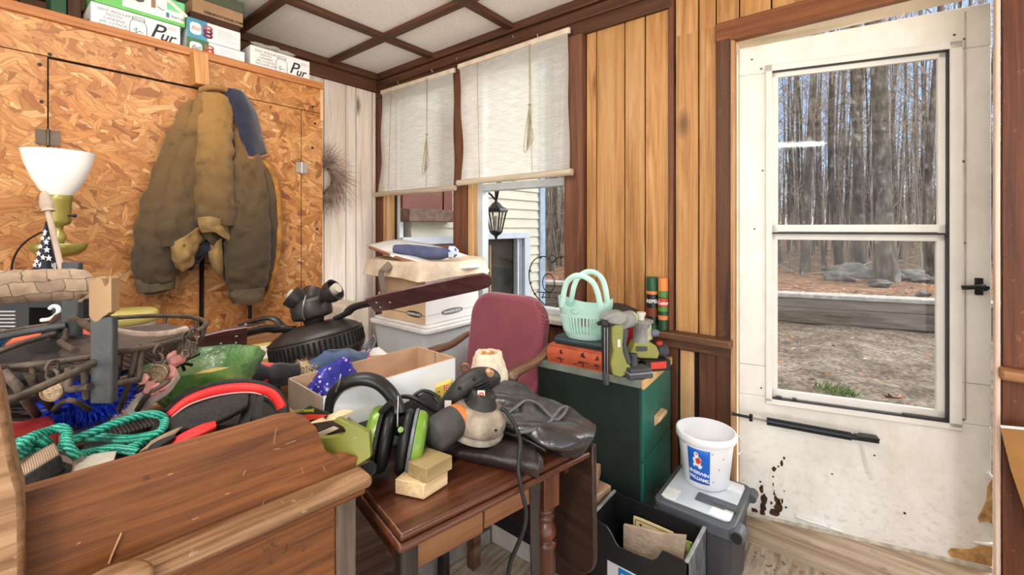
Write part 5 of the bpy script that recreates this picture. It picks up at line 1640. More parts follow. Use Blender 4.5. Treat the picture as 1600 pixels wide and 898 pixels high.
rp([(14, 722, 1.01), (34, 708, 1.015), (48, 690, 1.025), (60, 682, 1.03), (70, 690, 1.02), (78, 696, 1.01)])
rp([(34, 720, 1.0), (36, 706, 1.01), (46, 694, 1.02), (62, 680, 1.025)])
rp([(92, 711, .99), (94, 700, .995), (106, 690, 1.0), (122, 684, 1.005), (150, 673, 1.01), (185, 659, 1.015), (222, 648, 1.015), (246, 648, 1.01), (257, 656, 1.0), (253, 671, .995), (236, 680, .99), (200, 686, .985), (165, 683, .99), (132, 683, .995), (114, 688, .995)])
rp([(122, 711, .995), (150, 705, .985), (178, 700, .985), (200, 703, .98), (214, 707, .975)])
rp([(200, 701, .98), (216, 694, .98), (232, 686, .98)])
single('rope', bm, rope_mat(), 'teal-green braided rope coiled behind the washstand back-board', 'rope', smooth=60)


def rib_mat(name, c1, c2, sc_=160, direction='X'):
    t = NT(name)
    w_ = t.n('ShaderNodeTexWave', wave_type='BANDS', bands_direction=direction, _Scale=sc_ * 1.1)
    t.l(t.coord(), w_.inputs['Vector'])
    c = t.ramp(w_.outputs[0], [(.25, c1), (.6, c2)])
    t.bump(w_.outputs[0], .4, .002)
    return t.fin(c, .75)
M_WEBT = rib_mat('tan_webbing', (116, 94, 74), (168, 142, 116), 150)
M_WEBG = rib_mat('grey_webbing', (176, 166, 154), (218, 210, 198), 220)
M_WEBK = mt('black_webbing', (32, 30, 30), .8, var=.35, scale=60, bump=.4)
def web(name, label, rows, mat, th=.003, under=None, uname='backing', **kw):
    t = thing(name, label, 'strap', P(*rows[0][0][:2], d=rows[0][0][2]))
    bm = NB(); patch(bm, [[P(a, b, d=c) for a, b, c in r] for r in rows]); part('webbing', bm, mat, t, solid=th, soff=0)
    if under:
        bm = NB(); patch(bm, [[P(a, b, d=c) for a, b, c in r] for r in under]); part(uname, bm, M_WEBK, t, solid=th)
    return t
web('folded_strap', 'folded tan ribbed strap with black underside next to the end bracket', [[(20, 718, .60), (50, 706, .60), (84, 693, .60)], [(22, 728, .57), (54, 712, .57), (87, 696, .575)], [(30, 748, .545), (60, 730, .545), (92, 710, .55)]], M_WEBT, .004, [[(30, 748, .546), (60, 730, .546), (92, 710, .551)], [(34, 762, .55), (66, 752, .55), (102, 736, .555)]])
web('grey_strap', 'pale grey ribbed strap end lying flat behind the back-board', [[(128, 713, .62), (155, 709, .62), (182, 706, .62)], [(122, 722, .595), (150, 717, .595), (180, 713, .595)], [(112, 738, .565), (145, 728, .565), (178, 718, .57)]], M_WEBG, .003)
web('brown_strap', 'narrow tan-brown strap folded over behind the back-board, right of the rope', [[(236, 690, .63), (262, 676, .66), (284, 668, .69)], [(228, 698, .615), (252, 686, .64), (283, 669, .68)], [(218, 706, .60), (242, 698, .62), (262, 688, .65)]], M_WEBT, .003, [[(222, 706, .605), (246, 690, .63), (270, 680, .66)], [(240, 704, .60), (256, 694, .62), (275, 682, .65)]])
web('black_strap', 'black webbing strap running under the teal rope', [[(130, 690, .70), (180, 684, .72), (240, 668, .76), (300, 650, .80)], [(130, 704, .67), (190, 698, .69), (250, 684, .73), (310, 664, .77)]], M_WEBK, .005)
web('hose_strap', 'dark ribbed strap beside the basket foot under the rope loop', [[(130, 676, .76), (165, 670, .76), (200, 660, .77), (240, 650, .78)], [(135, 690, .73), (170, 684, .73), (205, 674, .74), (245, 664, .75)]], rib_mat('dark_ribs', (46, 42, 38), (104, 96, 86), 60), .006)
bm = NB(); patch(bm, [[P(268, 690, d=.65), P(290, 676, d=.67), P(318, 664, d=.70), P(336, 660, d=.72)], [P(266, 702, d=.63), P(292, 690, d=.65), P(322, 676, d=.68), P(338, 668, d=.70)]]); single('red_cloth', bm, mt('red_nylon', (208, 38, 40), .5, var=.15, scale=14, bump=.2), 'small red cloth loop between the brown strap and the back-board', 'cloth', solid=.006)
bm = NB(); box(bm, P(112, 716, d=.60), (.035, .008, .012), M3 @ eul(0, .3, 0)); box(bm, P(122, 722, d=.59), (.012, .006, .02), M3); single('metal_buckle', bm, mt('dull_steel', (150, 148, 146), .35, .8), 'dull steel buckle between the two ribbed straps', 'buckle', bev=.002)
# dark red box under the basket
bm = NB(); box2(bm, (-.22, .935, ZT), (.085, 1.02, 1.008)); single('red_tray', bm, mt('dark_red_plastic', (132, 36, 36), .45, var=.2, scale=5), 'dark red plastic tray under the rusty basket beside the end bracket', 'tray', bev=.004)
bm = NB(); box(bm, (P(115, 675, d=.78).x, P(115, 675, d=.78).y, ZT + .03), (.05, .04, .06), M3); single('cardboard_piece', bm, M_KRAFT, 'small brown cardboard piece next to the basket foot', 'cardboard')
bm = NB(); patch(bm, [[P(30, 700, z=.90), P(120, 690, z=.90), P(230, 668, z=.91), P(330, 640, z=.90), P(440, 628, z=.90)], [P(20, 730, z=.94), P(110, 716, z=.945), P(220, 694, z=.95), P(320, 668, z=.94), P(430, 650, z=.93)], [P(10, 790, z=.93), P(110, 760, z=.93), P(220, 732, z=.93), P(320, 705, z=.93), P(430, 672, z=.92)], [P(0, 840, z=.89), P(110, 800, z=.89), P(220, 764, z=.89), P(320, 728, z=.89), P(430, 690, z=.89)]], 6, 5); wrinkle(bm, .012, 14, 4); wrinkle(bm, .004, 50, 1)
single('black_cloth', bm, mt('black_cloth', (40, 36, 34), .9, var=.4, scale=30, bump=.4), 'crumpled black cloth lying under the teal rope behind the back-board', 'cloth', solid=.006, smooth=70)
bm = NB(); ball(bm, (BC.x - .05, BC.y + .02, 1.05), .1, 3, (1.25, 1.1, .5), .3, 4); wrinkle(bm, .012, 22, 2); single('dark_cloth', bm, mt('dark_bundle', (38, 34, 33), .9, var=.4, scale=20, bump=.3), 'dark cloth bundle filling the middle of the wire basket under the knitted cap', 'cloth', smooth=70)
# backpack strap, red and black
bs = thing('backpack_strap', 'padded red and black backpack strap arching in front of the green bowl', 'strap', P(350, 660, d=.80))
M_RED2 = mt('strap_red', (226, 44, 44), .55, var=.1, scale=20, bump=.15)
M_MESH = mt('strap_mesh', (44, 42, 42), .85, var=.5, scale=260, bump=.5)
R1 = [(262, 648, .74), (292, 622, .78), (340, 605, .83), (390, 601, .86), (428, 611, .85), (446, 636, .82)]
R2 = [(268, 652, .725), (298, 632, .76), (345, 618, .81), (392, 614, .84), (424, 624, .835), (438, 644, .805)]
bm = NB(); patch(bm, [[P(*a[:2], d=a[2]) for a in R1], [P((a[0] + b[0]) / 2, (a[1] + b[1]) / 2 - 3, d=(a[2] + b[2]) / 2 - .012) for a, b in zip(R1, R2)], [P(*a[:2], d=a[2]) for a in R2]]); part('red_panel', bm, M_RED2, bs, solid=.008)
bm = NB(); tube(bm, sm([P(a - 3, b - 3, d=c) for a, b, c in R1] + [P(446, 652, d=.81)], 6), .0075, 8, flat=.8); part('edge_binding', bm, M_WEBK, bs)
bm = NB(); tube(bm, sm([P(a, b + 3, d=c - .004) for a, b, c in R2], 6), .006, 8, flat=.8); part('edge_binding', bm, M_WEBK, bs)
bm = NB(); tube(bm, sm([P(a, b - 1, d=c - .006) for a, b, c in R2], 6), .0014, 6); part('piping', bm, mt('piping_pink', (236, 190, 184), .6), bs)
bm = NB(); patch(bm, [[P(258, 656, d=.73), P(298, 640, d=.75), P(345, 624, d=.80), P(388, 618, d=.83)], [P(245, 666, d=.70), P(298, 656, d=.715), P(350, 640, d=.76), P(388, 626, d=.80)], [P(236, 674, d=.69), P(296, 672, d=.70), P(345, 658, d=.735), P(386, 636, d=.78)]]); part('mesh_pad', bm, M_MESH, bs, solid=.01)
bm = NB(); tube(bm, sm([P(440, 640, d=.80), P(436, 660, d=.78), P(418, 676, d=.765), P(398, 690, d=.75)], 6), .012, 8, flat=.4); tube(bm, sm([P(392, 622, d=.82), P(386, 646, d=.79), P(378, 668, d=.765), P(370, 684, d=.75)], 6), .014, 8, flat=.4); tube(bm, sm([P(404, 622, d=.815), P(400, 650, d=.78), P(404, 680, d=.76)], 6), .012, 8, flat=.4); part('web_loop', bm, M_WEBK, bs)

# ================================================================ green glass bowl
GC = Vector((.345, 1.205, ZT))
M_GG = NT('green_glass'); M_GG.b.inputs['Transmission Weight'].default_value = .75; M_GG.b.inputs['IOR'].default_value = 1.3
n_ = M_GG.noise(M_GG.coord(), 22, 4); M_GG.bump(n_, .6, .01)
M_GG = M_GG.fin(M_GG.ramp(n_, [(.35, (132, 204, 128)), (.6, (178, 226, 168)), (.8, (222, 240, 212))]), .12, 0, .6)
bm = NB(); lathe(bm, [(.0, .0), (.055, .0), (.075, .025), (.108, .07), (.126, .115), (.122, .115), (.102, .07), (.07, .03), (.05, .008), (0, .008)], 40, Matrix.Translation(GC), wob=lambda a, z: 1 + .03 * math.sin(a * 2 * PI * 10) * z / .11)
single('glass_bowl', bm, M_GG, 'green glass bowl between the wire basket and the red strap', 'bowl', smooth=60)
bm = NB()
c = P(282, 562, d=1.04)
for a, b in (((270, 580), (296, 538)), ((262, 576), (312, 552)), ((276, 548), (288, 578)), ((264, 562), (300, 570))): tube(bm, [P(a[0], a[1], d=1.01), P(b[0], b[1], d=1.07)], .004, 6)
ball(bm, c, .01, 1); single('black_bracket', bm, M_BLKM, 'black star-shaped metal bracket sticking up out of the green bowl', 'bracket')
bm = NB(); ball(bm, (GC.x + .03, GC.y, ZT + .06), .05, 3, (1, 1, .5), .5, 7); single('amber_lump', bm, mt('amber_paper', (190, 164, 96), .6, var=.3, scale=40), 'crumpled amber-coloured paper inside the green bowl', 'paper')
# ================================================================ shallow tin, cloths
tc_ = P(420, 552, d=1.72); zr = P(405, 548, d=1.72).z
tin = thing('round_tin', 'round white tin with a yellow rim behind the plaid cloth', 'tin', (tc_.x, tc_.y, .766))
bm = NB(); lathe(bm, [(0, 0), (.125, 0), (.128, zr - .766), (.124, zr - .766), (.12, .008), (0, .008)], 40, Matrix.Translation((tc_.x, tc_.y, .766))); part('pan', bm, mt('tin_white', (222, 218, 206), .4, var=.06), tin)
bm = NB(); lathe(bm, [(.129, zr - .766 - .02), (.131, zr - .766 - .02), (.131, zr - .766 + .004), (.1235, zr - .766 + .004), (.1235, zr - .766 - .012)], 40, Matrix.Translation((tc_.x, tc_.y, .766)), cap=False); part('rim', bm, mt('tin_yellow', (196, 178, 96), .4), tin)


def plaid(name, cols, s):
    t = NT(name)
    vo = t.n('ShaderNodeTexVoronoi', _Scale=s, _Randomness=.5); t.l(t.coord(), vo.inputs['Vector'])
    sp = t.n('ShaderNodeSeparateColor'); t.l(vo.outputs['Color'], sp.inputs[0])
    c = t.ramp(sp.outputs[0], cols, 'CONSTANT')
    t.bump(t.noise(t.coord(), 120, 3), .3, .003)
    return t.fin(c, .95, sheen=.3)
bm = NB(); pts = [P(362, 592, d=1.22), P(395, 582, d=1.25), P(430, 575, d=1.29), P(466, 572, d=1.33)]
pts = [Vector((p.x, p.y, p.z - .02)) for p in pts]
tube(bm, sm(pts, 6), [.03 + .02 * math.sin(PI * min(1, i / 12)) for i in range(19)], 14); wrinkle(bm, .012, 20, 3)
for i in range(1): ball(bm, (pts[1].x + .01, pts[1].y + .02, .82), .06, 3, (1.2, 1, .9), .3, 2)
single('plaid_cloth', bm, plaid('red_black_plaid', [(0, (24, 22, 28)), (.48, (206, 32, 36)), (.78, (34, 30, 40))], 26), 'black cloth with red patches bunched between the bowl and the cardboard tray', 'cloth', smooth=80)
fluff('fur_trim', 'tuft of cream fur trim between the red-patched cloth and the blue fleece', 'fur', P(482, 573, d=1.36), .036, (1.3, 1, .75), mt('cream_fur', (206, 186, 154), .9, var=.2, scale=30, bump=0), 1300, .02, 8)
bm = NB(); pts = [P(478, 578, d=1.38), P(505, 568, d=1.38), P(535, 560, d=1.40), P(555, 563, d=1.44), P(574, 562, d=1.47)]
tube(bm, sm(pts, 6), [.045 - .02 * (i / 24) for i in range(25)], 14); wrinkle(bm, .012, 18, 6)
single('blue_fleece', bm, plaid('blue_fleece_print', [(0, (66, 84, 116)), (.7, (42, 50, 78)), (.9, (206, 84, 84))], 26), 'blue-grey printed fleece lying behind the cardboard tray under the fan', 'fleece', smooth=80)
# ================================================================ drop-leaf table
TO = Vector((.49, .65, 0)); TRZ = -.207
M_MAHX = wood('mahogany_x', (44, 22, 13), (82, 44, 27), (114, 66, 42), 0, ivar=0, rough=.3, coat=.35, bump=.08)
M_MAHZ = wood('mahogany_z', (44, 22, 13), (84, 44, 26), (116, 66, 40), 2, ivar=0, rough=.35, coat=.3)
M_APR = wood('apron_wood', (84, 52, 30), (124, 80, 50), (150, 104, 68), 0, ivar=.1)
M_DKLEG = wood('dark_leg', (24, 18, 16), (44, 36, 31), (80, 70, 62), 2, ivar=0)
tb_ = thing('drop_leaf_table', 'dark mahogany drop-leaf table with moulded edge under the sander and ear muffs', 'table', TO, TRZ)
def tl(px, py, z): return rotz(TRZ).inverted() @ (P(px, py, z=z) - TO)
bm = NB(); box2(bm, (0, 0, .736), (.515, .72, .75)); part('tabletop', bm, M_MAHX, tb_, world=False, bev=.005, seg=3)
bm = NB(); box2(bm, (-.006, -.006, .72), (.517, .72, .735)); part('moulding', bm, M_MAHX, tb_, world=False, bev=.006, seg=3)
bm = NB(); box2(bm, (.045, .03, .648), (.205, .045, .72)); part('drawer_front', bm, M_APR, tb_, world=False, bev=.002)
bm = NB(); box2(bm, (.209, .03, .655), (.375, .045, .72)); part('drawer_front', bm, M_APR, tb_, world=False, bev=.002)
bm = NB(); box2(bm, (.02, .05, .66), (.035, .68, .72)); box2(bm, (.03, .68, .66), (.5, .695, .72)); box2(bm, (.49, .06, .66), (.505, .68, .72)); part('apron', bm, M_MAHX, tb_, world=False)
for x, y in ((.028, .035), (.028, .68), (.49, .68)):
    bm = NB(); box(bm, (x, y, .36), (.036, .036, .72)); part('leg', bm, M_DKLEG, tb_, world=False, bev=.008, seg=3)
bm = NB(); box(bm, (.417, .06, .695), (.05, .05, .05)); box(bm, (.417, .06, .66), (.054, .054, .10))
lathe(bm, [(.02, .61), (.026, .605), (.026, .598), (.019, .594), (.026, .588), (.026, .58), (.018, .575), (.024, .566), (.03, .55), (.03, .538), (.02, .528), (.03, .52), (.03, .514), (.026, .508), (.026, .12), (.02, .11), (.028, .09), (.018, .03), (.022, 0), (0, 0)], 24, Matrix.Translation((.417, .06, 0)), wob=lambda a, z: (1 + .05 * math.cos(a * 2 * PI * 8)) if .12 <= z <= .508 else 1)
part('turned_leg', bm, M_MAHZ, tb_, world=False, bev=.003)
lf_ = []
for a, b in rrect(.46, .36, .07, 6): lf_.append(Vector((.524, .22 + a, .57 + b)))
for p in lf_:
    if p.z > .60: p.z = .748; 
    if p.z > .7 and p.y < .1: p.y = -.005
    if p.z > .7 and p.y > .3: p.y = .45
lf2 = []
for p in lf_:
    if not lf2 or (p - lf2[-1]).length > 1e-4: lf2.append(p)
bm = NB(); prism(bm, lf2, (.016, 0, 0)); part('drop_leaf', bm, wood('leaf_dark', (30, 20, 15), (50, 33, 25), (70, 48, 37), 1, ivar=0, rough=.4, coat=.2), tb_, world=False, bev=.003)
# under the table
ca, cb_ = P(660, 908, z=0), P(766, 848, z=0); dv = (cb_ - ca).normalized(); nv = Vector((-dv.y, dv.x, 0))
if nv.dot(ca) < 0: nv = -nv
ca = ca - dv * .25
bm = NB(); L_ = (cb_ - ca).length
ch = thing('low_chest', 'low worn brown wooden chest standing on the floor beneath the drop-leaf table', 'chest', ca, math.atan2(dv.y, dv.x))
box2(bm, (0, .012, .0), (L_, .30, .40)); part('body', bm, wood('chest_brown', (70, 46, 32), (104, 74, 54), (136, 106, 84), 0, ivar=0, wear=(170, 152, 136)), ch, world=False, bev=.004)
bm = NB(); box2(bm, (0, .0, .0), (L_, .012, .055)); part('plinth', bm, mt('plinth_grey', (158, 148, 134), .8, var=.15, scale=20), ch, world=False, bev=.003)
a_, b_ = P(766, 850, z=0), P(842, 893, z=0); dv2 = (b_ - a_).normalized()
bm = NB(); box(bm, (a_ + b_) / 2 + Vector((0, 0, .04)) + Vector((.02, .005, 0)), ((b_ - a_).length, .018, .08), rotz(math.atan2(dv2.y, dv2.x))); single('cream_board', bm, mt('cream_board_paint', (214, 204, 190), .7, var=.08), 'cream painted board standing on edge on the floor beneath the table', 'board', bev=.006)
ba, bb = P(688, 776, z=.2), P(838, 864, z=.2); dd_ = (bb - ba); bm = NB(); box(bm, (ba + bb) / 2 + Vector((.06, .02, .23)), (dd_.length, .11, .46), rotz(math.atan2(dd_.y, dd_.x))); bmesh.ops.subdivide_edges(bm, edges=bm.edges[:], cuts=4, use_grid_fill=True); wrinkle(bm, .01, 6); single('black_bag', bm, mt('black_bag_cloth', (24, 22, 22), .9, var=.2), 'black cloth bag hanging behind the cord in the shade under the table', 'bag', bev=.03, seg=3)

# ================================================================ cardboard tray
M_KR = mt('tray_kraft', (196, 160, 128), .85, var=.08, scale=10, bump=.05)
M_KRG = mt('tray_kraft_grey', (158, 140, 122), .85, var=.08, scale=10)
M_WHT = mt('tray_white', (236, 238, 240), .55, var=.02, scale=3, bump=.02)
TA = Vector((.494, .94, .751)); TAZ = math.atan2(-.02, .394)
tr = thing('cardboard_tray', 'open white-faced cardboard tray on the drop-leaf table behind the ear muffs', 'box', TA, TAZ)
W_, D_, H_ = .395, .185, .178
bm = NB(); box2(bm, (0, .004, 0), (W_, D_, .004)); part('bottom', bm, M_KR, tr, world=False)
bm = NB(); box2(bm, (0, .0012, 0), (W_, .005, H_)); part('front_wall', bm, M_KR, tr, world=False)
bm = NB(); box2(bm, (0, 0, 0), (W_, .0012, H_ - .001)); part('white_face', bm, M_WHT, tr, world=False)
bm = NB(); box2(bm, (0, D_ - .004, 0), (W_, D_, H_)); part('back_wall', bm, M_KR, tr, world=False)
bm = NB(); box2(bm, (0, 0, 0), (.004, D_, H_)); part('end_wall', bm, M_KRG, tr, world=False)
bm = NB(); box2(bm, (W_ - .004, 0, 0), (W_, D_, H_)); part('end_wall', bm, M_KR, tr, world=False)
bm = NB(); box2(bm, (W_ - .006, D_ * .48, 0), (W_ - .004, D_ * .5, H_)); part('seam', bm, M_KRG, tr, world=False)
def starbag():
    t = NT('star_bag')
    vo = t.n('ShaderNodeTexVoronoi', _Scale=80, _Randomness=.9); t.l(t.coord(), vo.inputs['Vector'])
    sp = t.n('ShaderNodeSeparateColor'); t.l(vo.outputs['Color'], sp.inputs[0])
    k_ = t.math('MULTIPLY', t.ramp(vo.outputs['Distance'], [(.26, (1, 1, 1, 1)), (.31, (0, 0, 0, 1))], 'LINEAR'), t.ramp(sp.outputs[0], [(0, (0, 0, 0, 1)), (.5, (1, 1, 1, 1))], 'CONSTANT'))
    c = t.mix(t.ramp(t.noise(t.coord(), 14, 4), [(.35, (26, 34, 110)), (.65, (56, 60, 168))]), (222, 190, 222), k_)
    return t.fin(c, .25)
bm = NB(); c = P(520, 596, d=1.10); ball(bm, (c.x, c.y, .885), .07, 3, (.9, .55, 1.0), .5, 3, rotz(TAZ)); wrinkle(bm, .012, 25, 4)
single('gift_bag', bm, starbag(), 'crumpled shiny blue bag with pale stars inside the cardboard tray', 'bag', smooth=60)
bm = NB(); c = P(606, 590, d=1.22); ball(bm, (c.x, c.y, .86), .022, 2, (1.4, .8, .7), .4, 3); single('red_toy', bm, M_RED, 'small red object lying in the cardboard tray', 'toy')
bm = NB(); c = P(478, 616, d=1.03); box(bm, (c.x + .02, c.y + .02, .83), (.03, .02, .12), eul(.1, .1, .3)); single('paper_roll', bm, M_CARTW, 'folded white paper in the near corner of the cardboard tray', 'paper', bev=.004)

# ================================================================ ear muffs
EC = P(617, 690, d=.985); EC.z = .751 + .076
em = thing('ear_muffs', 'lime green and black ear muffs standing on the mahogany table', 'ear muffs', (EC.x, EC.y, .751))
axd = (rt * .97 + fr * .10 + upv * -.16).normalized()
M_LIME = mt('lime_plastic', (112, 148, 48), .3, var=.06, scale=6, coat=.3)
M_BLKP = mt('black_rubber', (30, 30, 31), .4, var=.15, scale=20, bump=.04)
M_GREYP = mt('grey_rim', (104, 108, 112), .4, var=.05)
up2 = (upv - axd * upv.dot(axd)).normalized()
BA = Matrix((up2.cross(axd).normalized(), up2, axd)).transposed().to_4x4()   # local z = cup axis
SCL = Matrix.Scale(.86, 4, (1, 0, 0))
def cupat(off, flip):
    M = Matrix.Translation(EC + axd * off) @ BA @ SCL
    if flip: M = M @ Matrix.Rotation(PI, 4, 'X')
    return M
for off, fl_ in ((-.006, True), (.010, False)):
    M = cupat(off, fl_)
    bm = NB(); lathe(bm, [(0, .0), (.05, .0), (.066, .004), (.072, .012), (.068, .021), (.05, .024), (0, .024)], 36, M); part('cushion', bm, M_BLKP, em)
    bm = NB(); lathe(bm, [(0, .024), (.062, .024), (.073, .026), (.074, .032), (.066, .034), (0, .034)], 36, M); part('rim', bm, M_GREYP if off > 0 else M_BLKP, em)
    bm = NB(); lathe(bm, [(0, .034), (.071, .034), (.070, .046), (.064, .054), (.048, .058), (0, .059)], 36, M); part('shell', bm, M_LIME, em)
hb = [(514, 662, 1.0), (508, 640, 1.0), (512, 615, 1.0), (530, 595, 1.0), (556, 586, 1.0), (582, 590, 1.0), (602, 606, 1.0), (614, 626, 1.0), (618, 642, .99)]
bm = NB(); tube(bm, sm([P(a + 6, b + 6, d=c) for a, b, c in hb], 6), .014, 12, flat=1.7, up=fr); part('headband', bm, M_BLKP, em)
bm = NB(); tube(bm, sm([P(612, 628, d=.97), P(600, 640, d=.97), P(584, 655, d=.98), P(578, 664, d=.98)], 5), .008, 10, flat=1.6, up=fr); tube(bm, sm([P(516, 668, d=.99), P(530, 676, d=.98), P(560, 668, d=.97), P(586, 660, d=.97)], 5), .010, 10, flat=1.2, up=fr); part('yoke', bm, M_BLKP, em)
M_CHR = mt('chrome_wire', (190, 190, 192), .2, .95, var=.02, bump=0)
bm = NB(); tube(bm, [P(622, 618, d=.955), P(621, 650, d=.95), P(621, 666, d=.948)], .0022, 8); part('wire_arm', bm, M_CHR, em)
bm = NB(); tube(bm, [P(544, 652, d=.93), P(566, 668, d=.93), P(588, 682, d=.93)], .0022, 8); part('wire_arm', bm, M_CHR, em)
bm = NB(); tube(bm, sm([P(532, 584, d=.97), P(530, 596, d=.968), P(524, 612, d=.968)], 4), .0022, 8); part('wire_arm', bm, M_CHR, em)
bm = NB(); cyl(bm, P(626, 671, d=.947), P(626, 671, d=.93), .006, None, 14); part('pivot', bm, M_LIME, em)
bm = NB(); cyl(bm, P(580, 733, d=.94), P(576, 732, d=.90), .016, None, 18); part('volume_knob', bm, M_BLKP, em, bev=.003)

# ================================================================ blade packet, card, stick
M_OLV = mt('olive_card_pack', (116, 118, 46), .4, var=.1, scale=6, coat=.2)
pk = thing('olive_packet', 'olive-green packet with a cut-out window resting behind the scrolled back-board', 'packet', P(540, 714, d=.79))
op = [(482, 684), (490, 702), (500, 716), (512, 722), (548, 722), (554, 730), (579, 714), (577, 676), (552, 664), (528, 654), (520, 658), (536, 667), (540, 673), (536, 679), (510, 684)]
bm = NB(); prism(bm, [P(a, b, d=.785 + (b - 650) * -.0002) for a, b in op], fr * .012); part('card', bm, M_OLV, pk, bev=.001)
bm = NB(); prism(bm, [P(a, b, d=.80) for a, b in ((478, 664), (522, 657), (540, 668), (540, 680), (484, 690))], fr * .004); part('window', bm, mt('window_dark', (58, 48, 40), .4, var=.4, scale=50), pk)
bm = NB(); prism(bm, [P(a, b, d=.793) for a, b in ((484, 682), (520, 667), (528, 670), (486, 689))], fr * .004); part('blade', bm, M_STICK, pk)
bm = NB(); prism(bm, [P(a, b, d=.778) for a, b in ((496, 698), (556, 683), (558, 685), (497, 700))], fr * .002); part('fold_line', bm, mt('olive_pale', (160, 160, 88), .4), pk)
rc = thing('red_label_card', 'black card with a red band leaning behind the pale stick', 'card', P(490, 660, d=.86))
bm = NB(); prism(bm, [P(a, b, d=.87) for a, b in ((448, 652), (484, 634), (514, 646), (500, 672), (456, 680))], fr * .003); part('card', bm, mt('card_black', (40, 44, 34), .5, var=.3, scale=30), rc)
bm = NB(); prism(bm, [P(a, b, d=.868) for a, b in ((462, 650), (484, 647), (512, 648), (500, 654), (488, 655), (470, 662))], fr * .001); part('red_band', bm, M_RED, rc)
text('VARATHANE', .0085, P(456, 645, d=.867), rt + upv * .05, upv, mt('yellow_print', (198, 196, 80), .5), rc, sx=.9)
bm = NB(); prism(bm, [P(464, 668, d=.80), P(536, 639, d=.93), P(553, 641, d=.93), P(474, 678, d=.80)], Vector((0, 0, -.004))); single('paint_stick', bm, mt('bare_stick', (224, 196, 156), .7, var=.08, scale=14, stretch=(1, 1, 8)), 'pale flat wooden stick lying over the olive packet', 'stick')

# ================================================================ two offcuts of pine
bm = NB(); zt2 = .783; prism(bm, [P(a, b, z=zt2) for a, b in ((617, 748), (645, 724), (700, 734), (662, 757))], (0, 0, -.031)); single('wood_offcut', bm, wood('offcut_pale', (200, 164, 116), (226, 196, 150), (238, 214, 176), 0, ivar=0, knots=False), 'paler pine offcut lying flat on the mahogany table, lower of the two', 'wood block', 'pine offcuts', bev=.002)
bm = NB(); prism(bm, [P(a, b, z=.814) for a, b in ((637, 720), (668, 698), (707, 711), (666, 733))], (0, 0, -.030)); single('wood_offcut', bm, wood('offcut_tan', (128, 108, 70), (160, 138, 94), (178, 156, 112), 0, ivar=0), 'tan pine offcut stacked crosswise on the paler offcut', 'wood block', 'pine offcuts', bev=.002)

# ================================================================ leather garment over the table
M_LEA = NT('black_leather')
n_ = M_LEA.noise(M_LEA.coord(), 7, 5, .6); M_LEA.bump(M_LEA.noise(M_LEA.coord((1, 1, 1), (0, 0, .5)), 9, 3, .5, .8), .35, .03)
M_LEA = M_LEA.fin(M_LEA.ramp(n_, [(.35, (36, 35, 37)), (.65, (60, 59, 63))]), .27, 0, .8)
M_LEAB = mt('brown_quilt_leather', (50, 40, 39), .4, var=.2, scale=10, bump=.3, spec=.5)
lg = thing('leather_jacket', 'dark grey leather jacket spread over the end of the mahogany table', 'jacket', P(800, 680, z=.752))
rows = [[(690, 622, .785), (735, 598, .795), (785, 596, .80), (838, 618, .795), (886, 642, .79), (930, 664, .785)],
        [(688, 640, .79), (745, 622, .80), (805, 626, .805), (856, 646, .80), (898, 664, .795), (931, 674, .78)],
        [(694, 656, .79), (760, 650, .80), (816, 658, .805), (860, 676, .80), (902, 686, .79), (926, 690, .77)],
        [(704, 666, .785), (772, 668, .795), (818, 682, .795), (850, 698, .79), (892, 708, .77), (918, 702, .75)],
        [(708, 670, .775), (776, 673, .785), (822, 690, .78), (852, 708, .76), (880, 722, .735), (906, 716, .728)]]
bm = NB(); patch(bm, [[P(a, b, z=c) for a, b, c in r] for r in rows], 9, 8)
for v in bm.verts:
    p = v.co
    q_ = p.x * .9 + p.y * .5; v.co.z += .012 * abs(noise.noise(Vector((q_ * 14, (p.y - p.x) * 5, 1)))) + .007 * math.sin(q_ * 46 + 4 * noise.noise(p * 6)) + .004
part('upper_layer', bm, M_LEA, lg, solid=.005, smooth=80)
bm = NB(); patch(bm, [[P(a, b, z=c) for a, b, c in r] for r in [[(652, 690, .757), (708, 676, .762), (770, 676, .766), (834, 696, .766)], [(648, 697, .772), (708, 690, .782), (772, 696, .784), (840, 714, .782)], [(648, 704, .768), (706, 704, .779), (768, 714, .78), (843, 730, .776)], [(649, 708, .754), (704, 712, .755), (766, 725, .755), (842, 742, .750)]]], 9, 5)
for v in bm.verts: v.co.z += .004 * math.sin(v.co.x * 70 + v.co.y * 30) + .003 * noise.noise(v.co * 22)
part('quilted_layer', bm, M_LEAB, lg, solid=.006, smooth=80)
bm = NB(); tube(bm, sm([P(700, 668, z=.79), P(772, 672, z=.797), P(818, 686, z=.797), P(852, 704, z=.79)], 6), .0035, 6); part('piping', bm, M_BLKP, lg)
bm = NB(); patch(bm, [[P(826, 734, d=1.02), P(846, 738, d=1.03)], [P(828, 800, d=1.03), P(842, 810, d=1.04)], [P(829, 860, d=1.03), P(843, 866, d=1.04)], [P(832, 930, d=1.03), P(844, 930, d=1.04)]], 4, 5); part('hanging_strap', bm, M_LEAB, lg, solid=.006)
bm = NB(); ball(bm, P(836, 722, d=1.02), .022, 3, (.9, .9, 1), .3, 2); part('folded_corner', bm, M_LEA, lg)

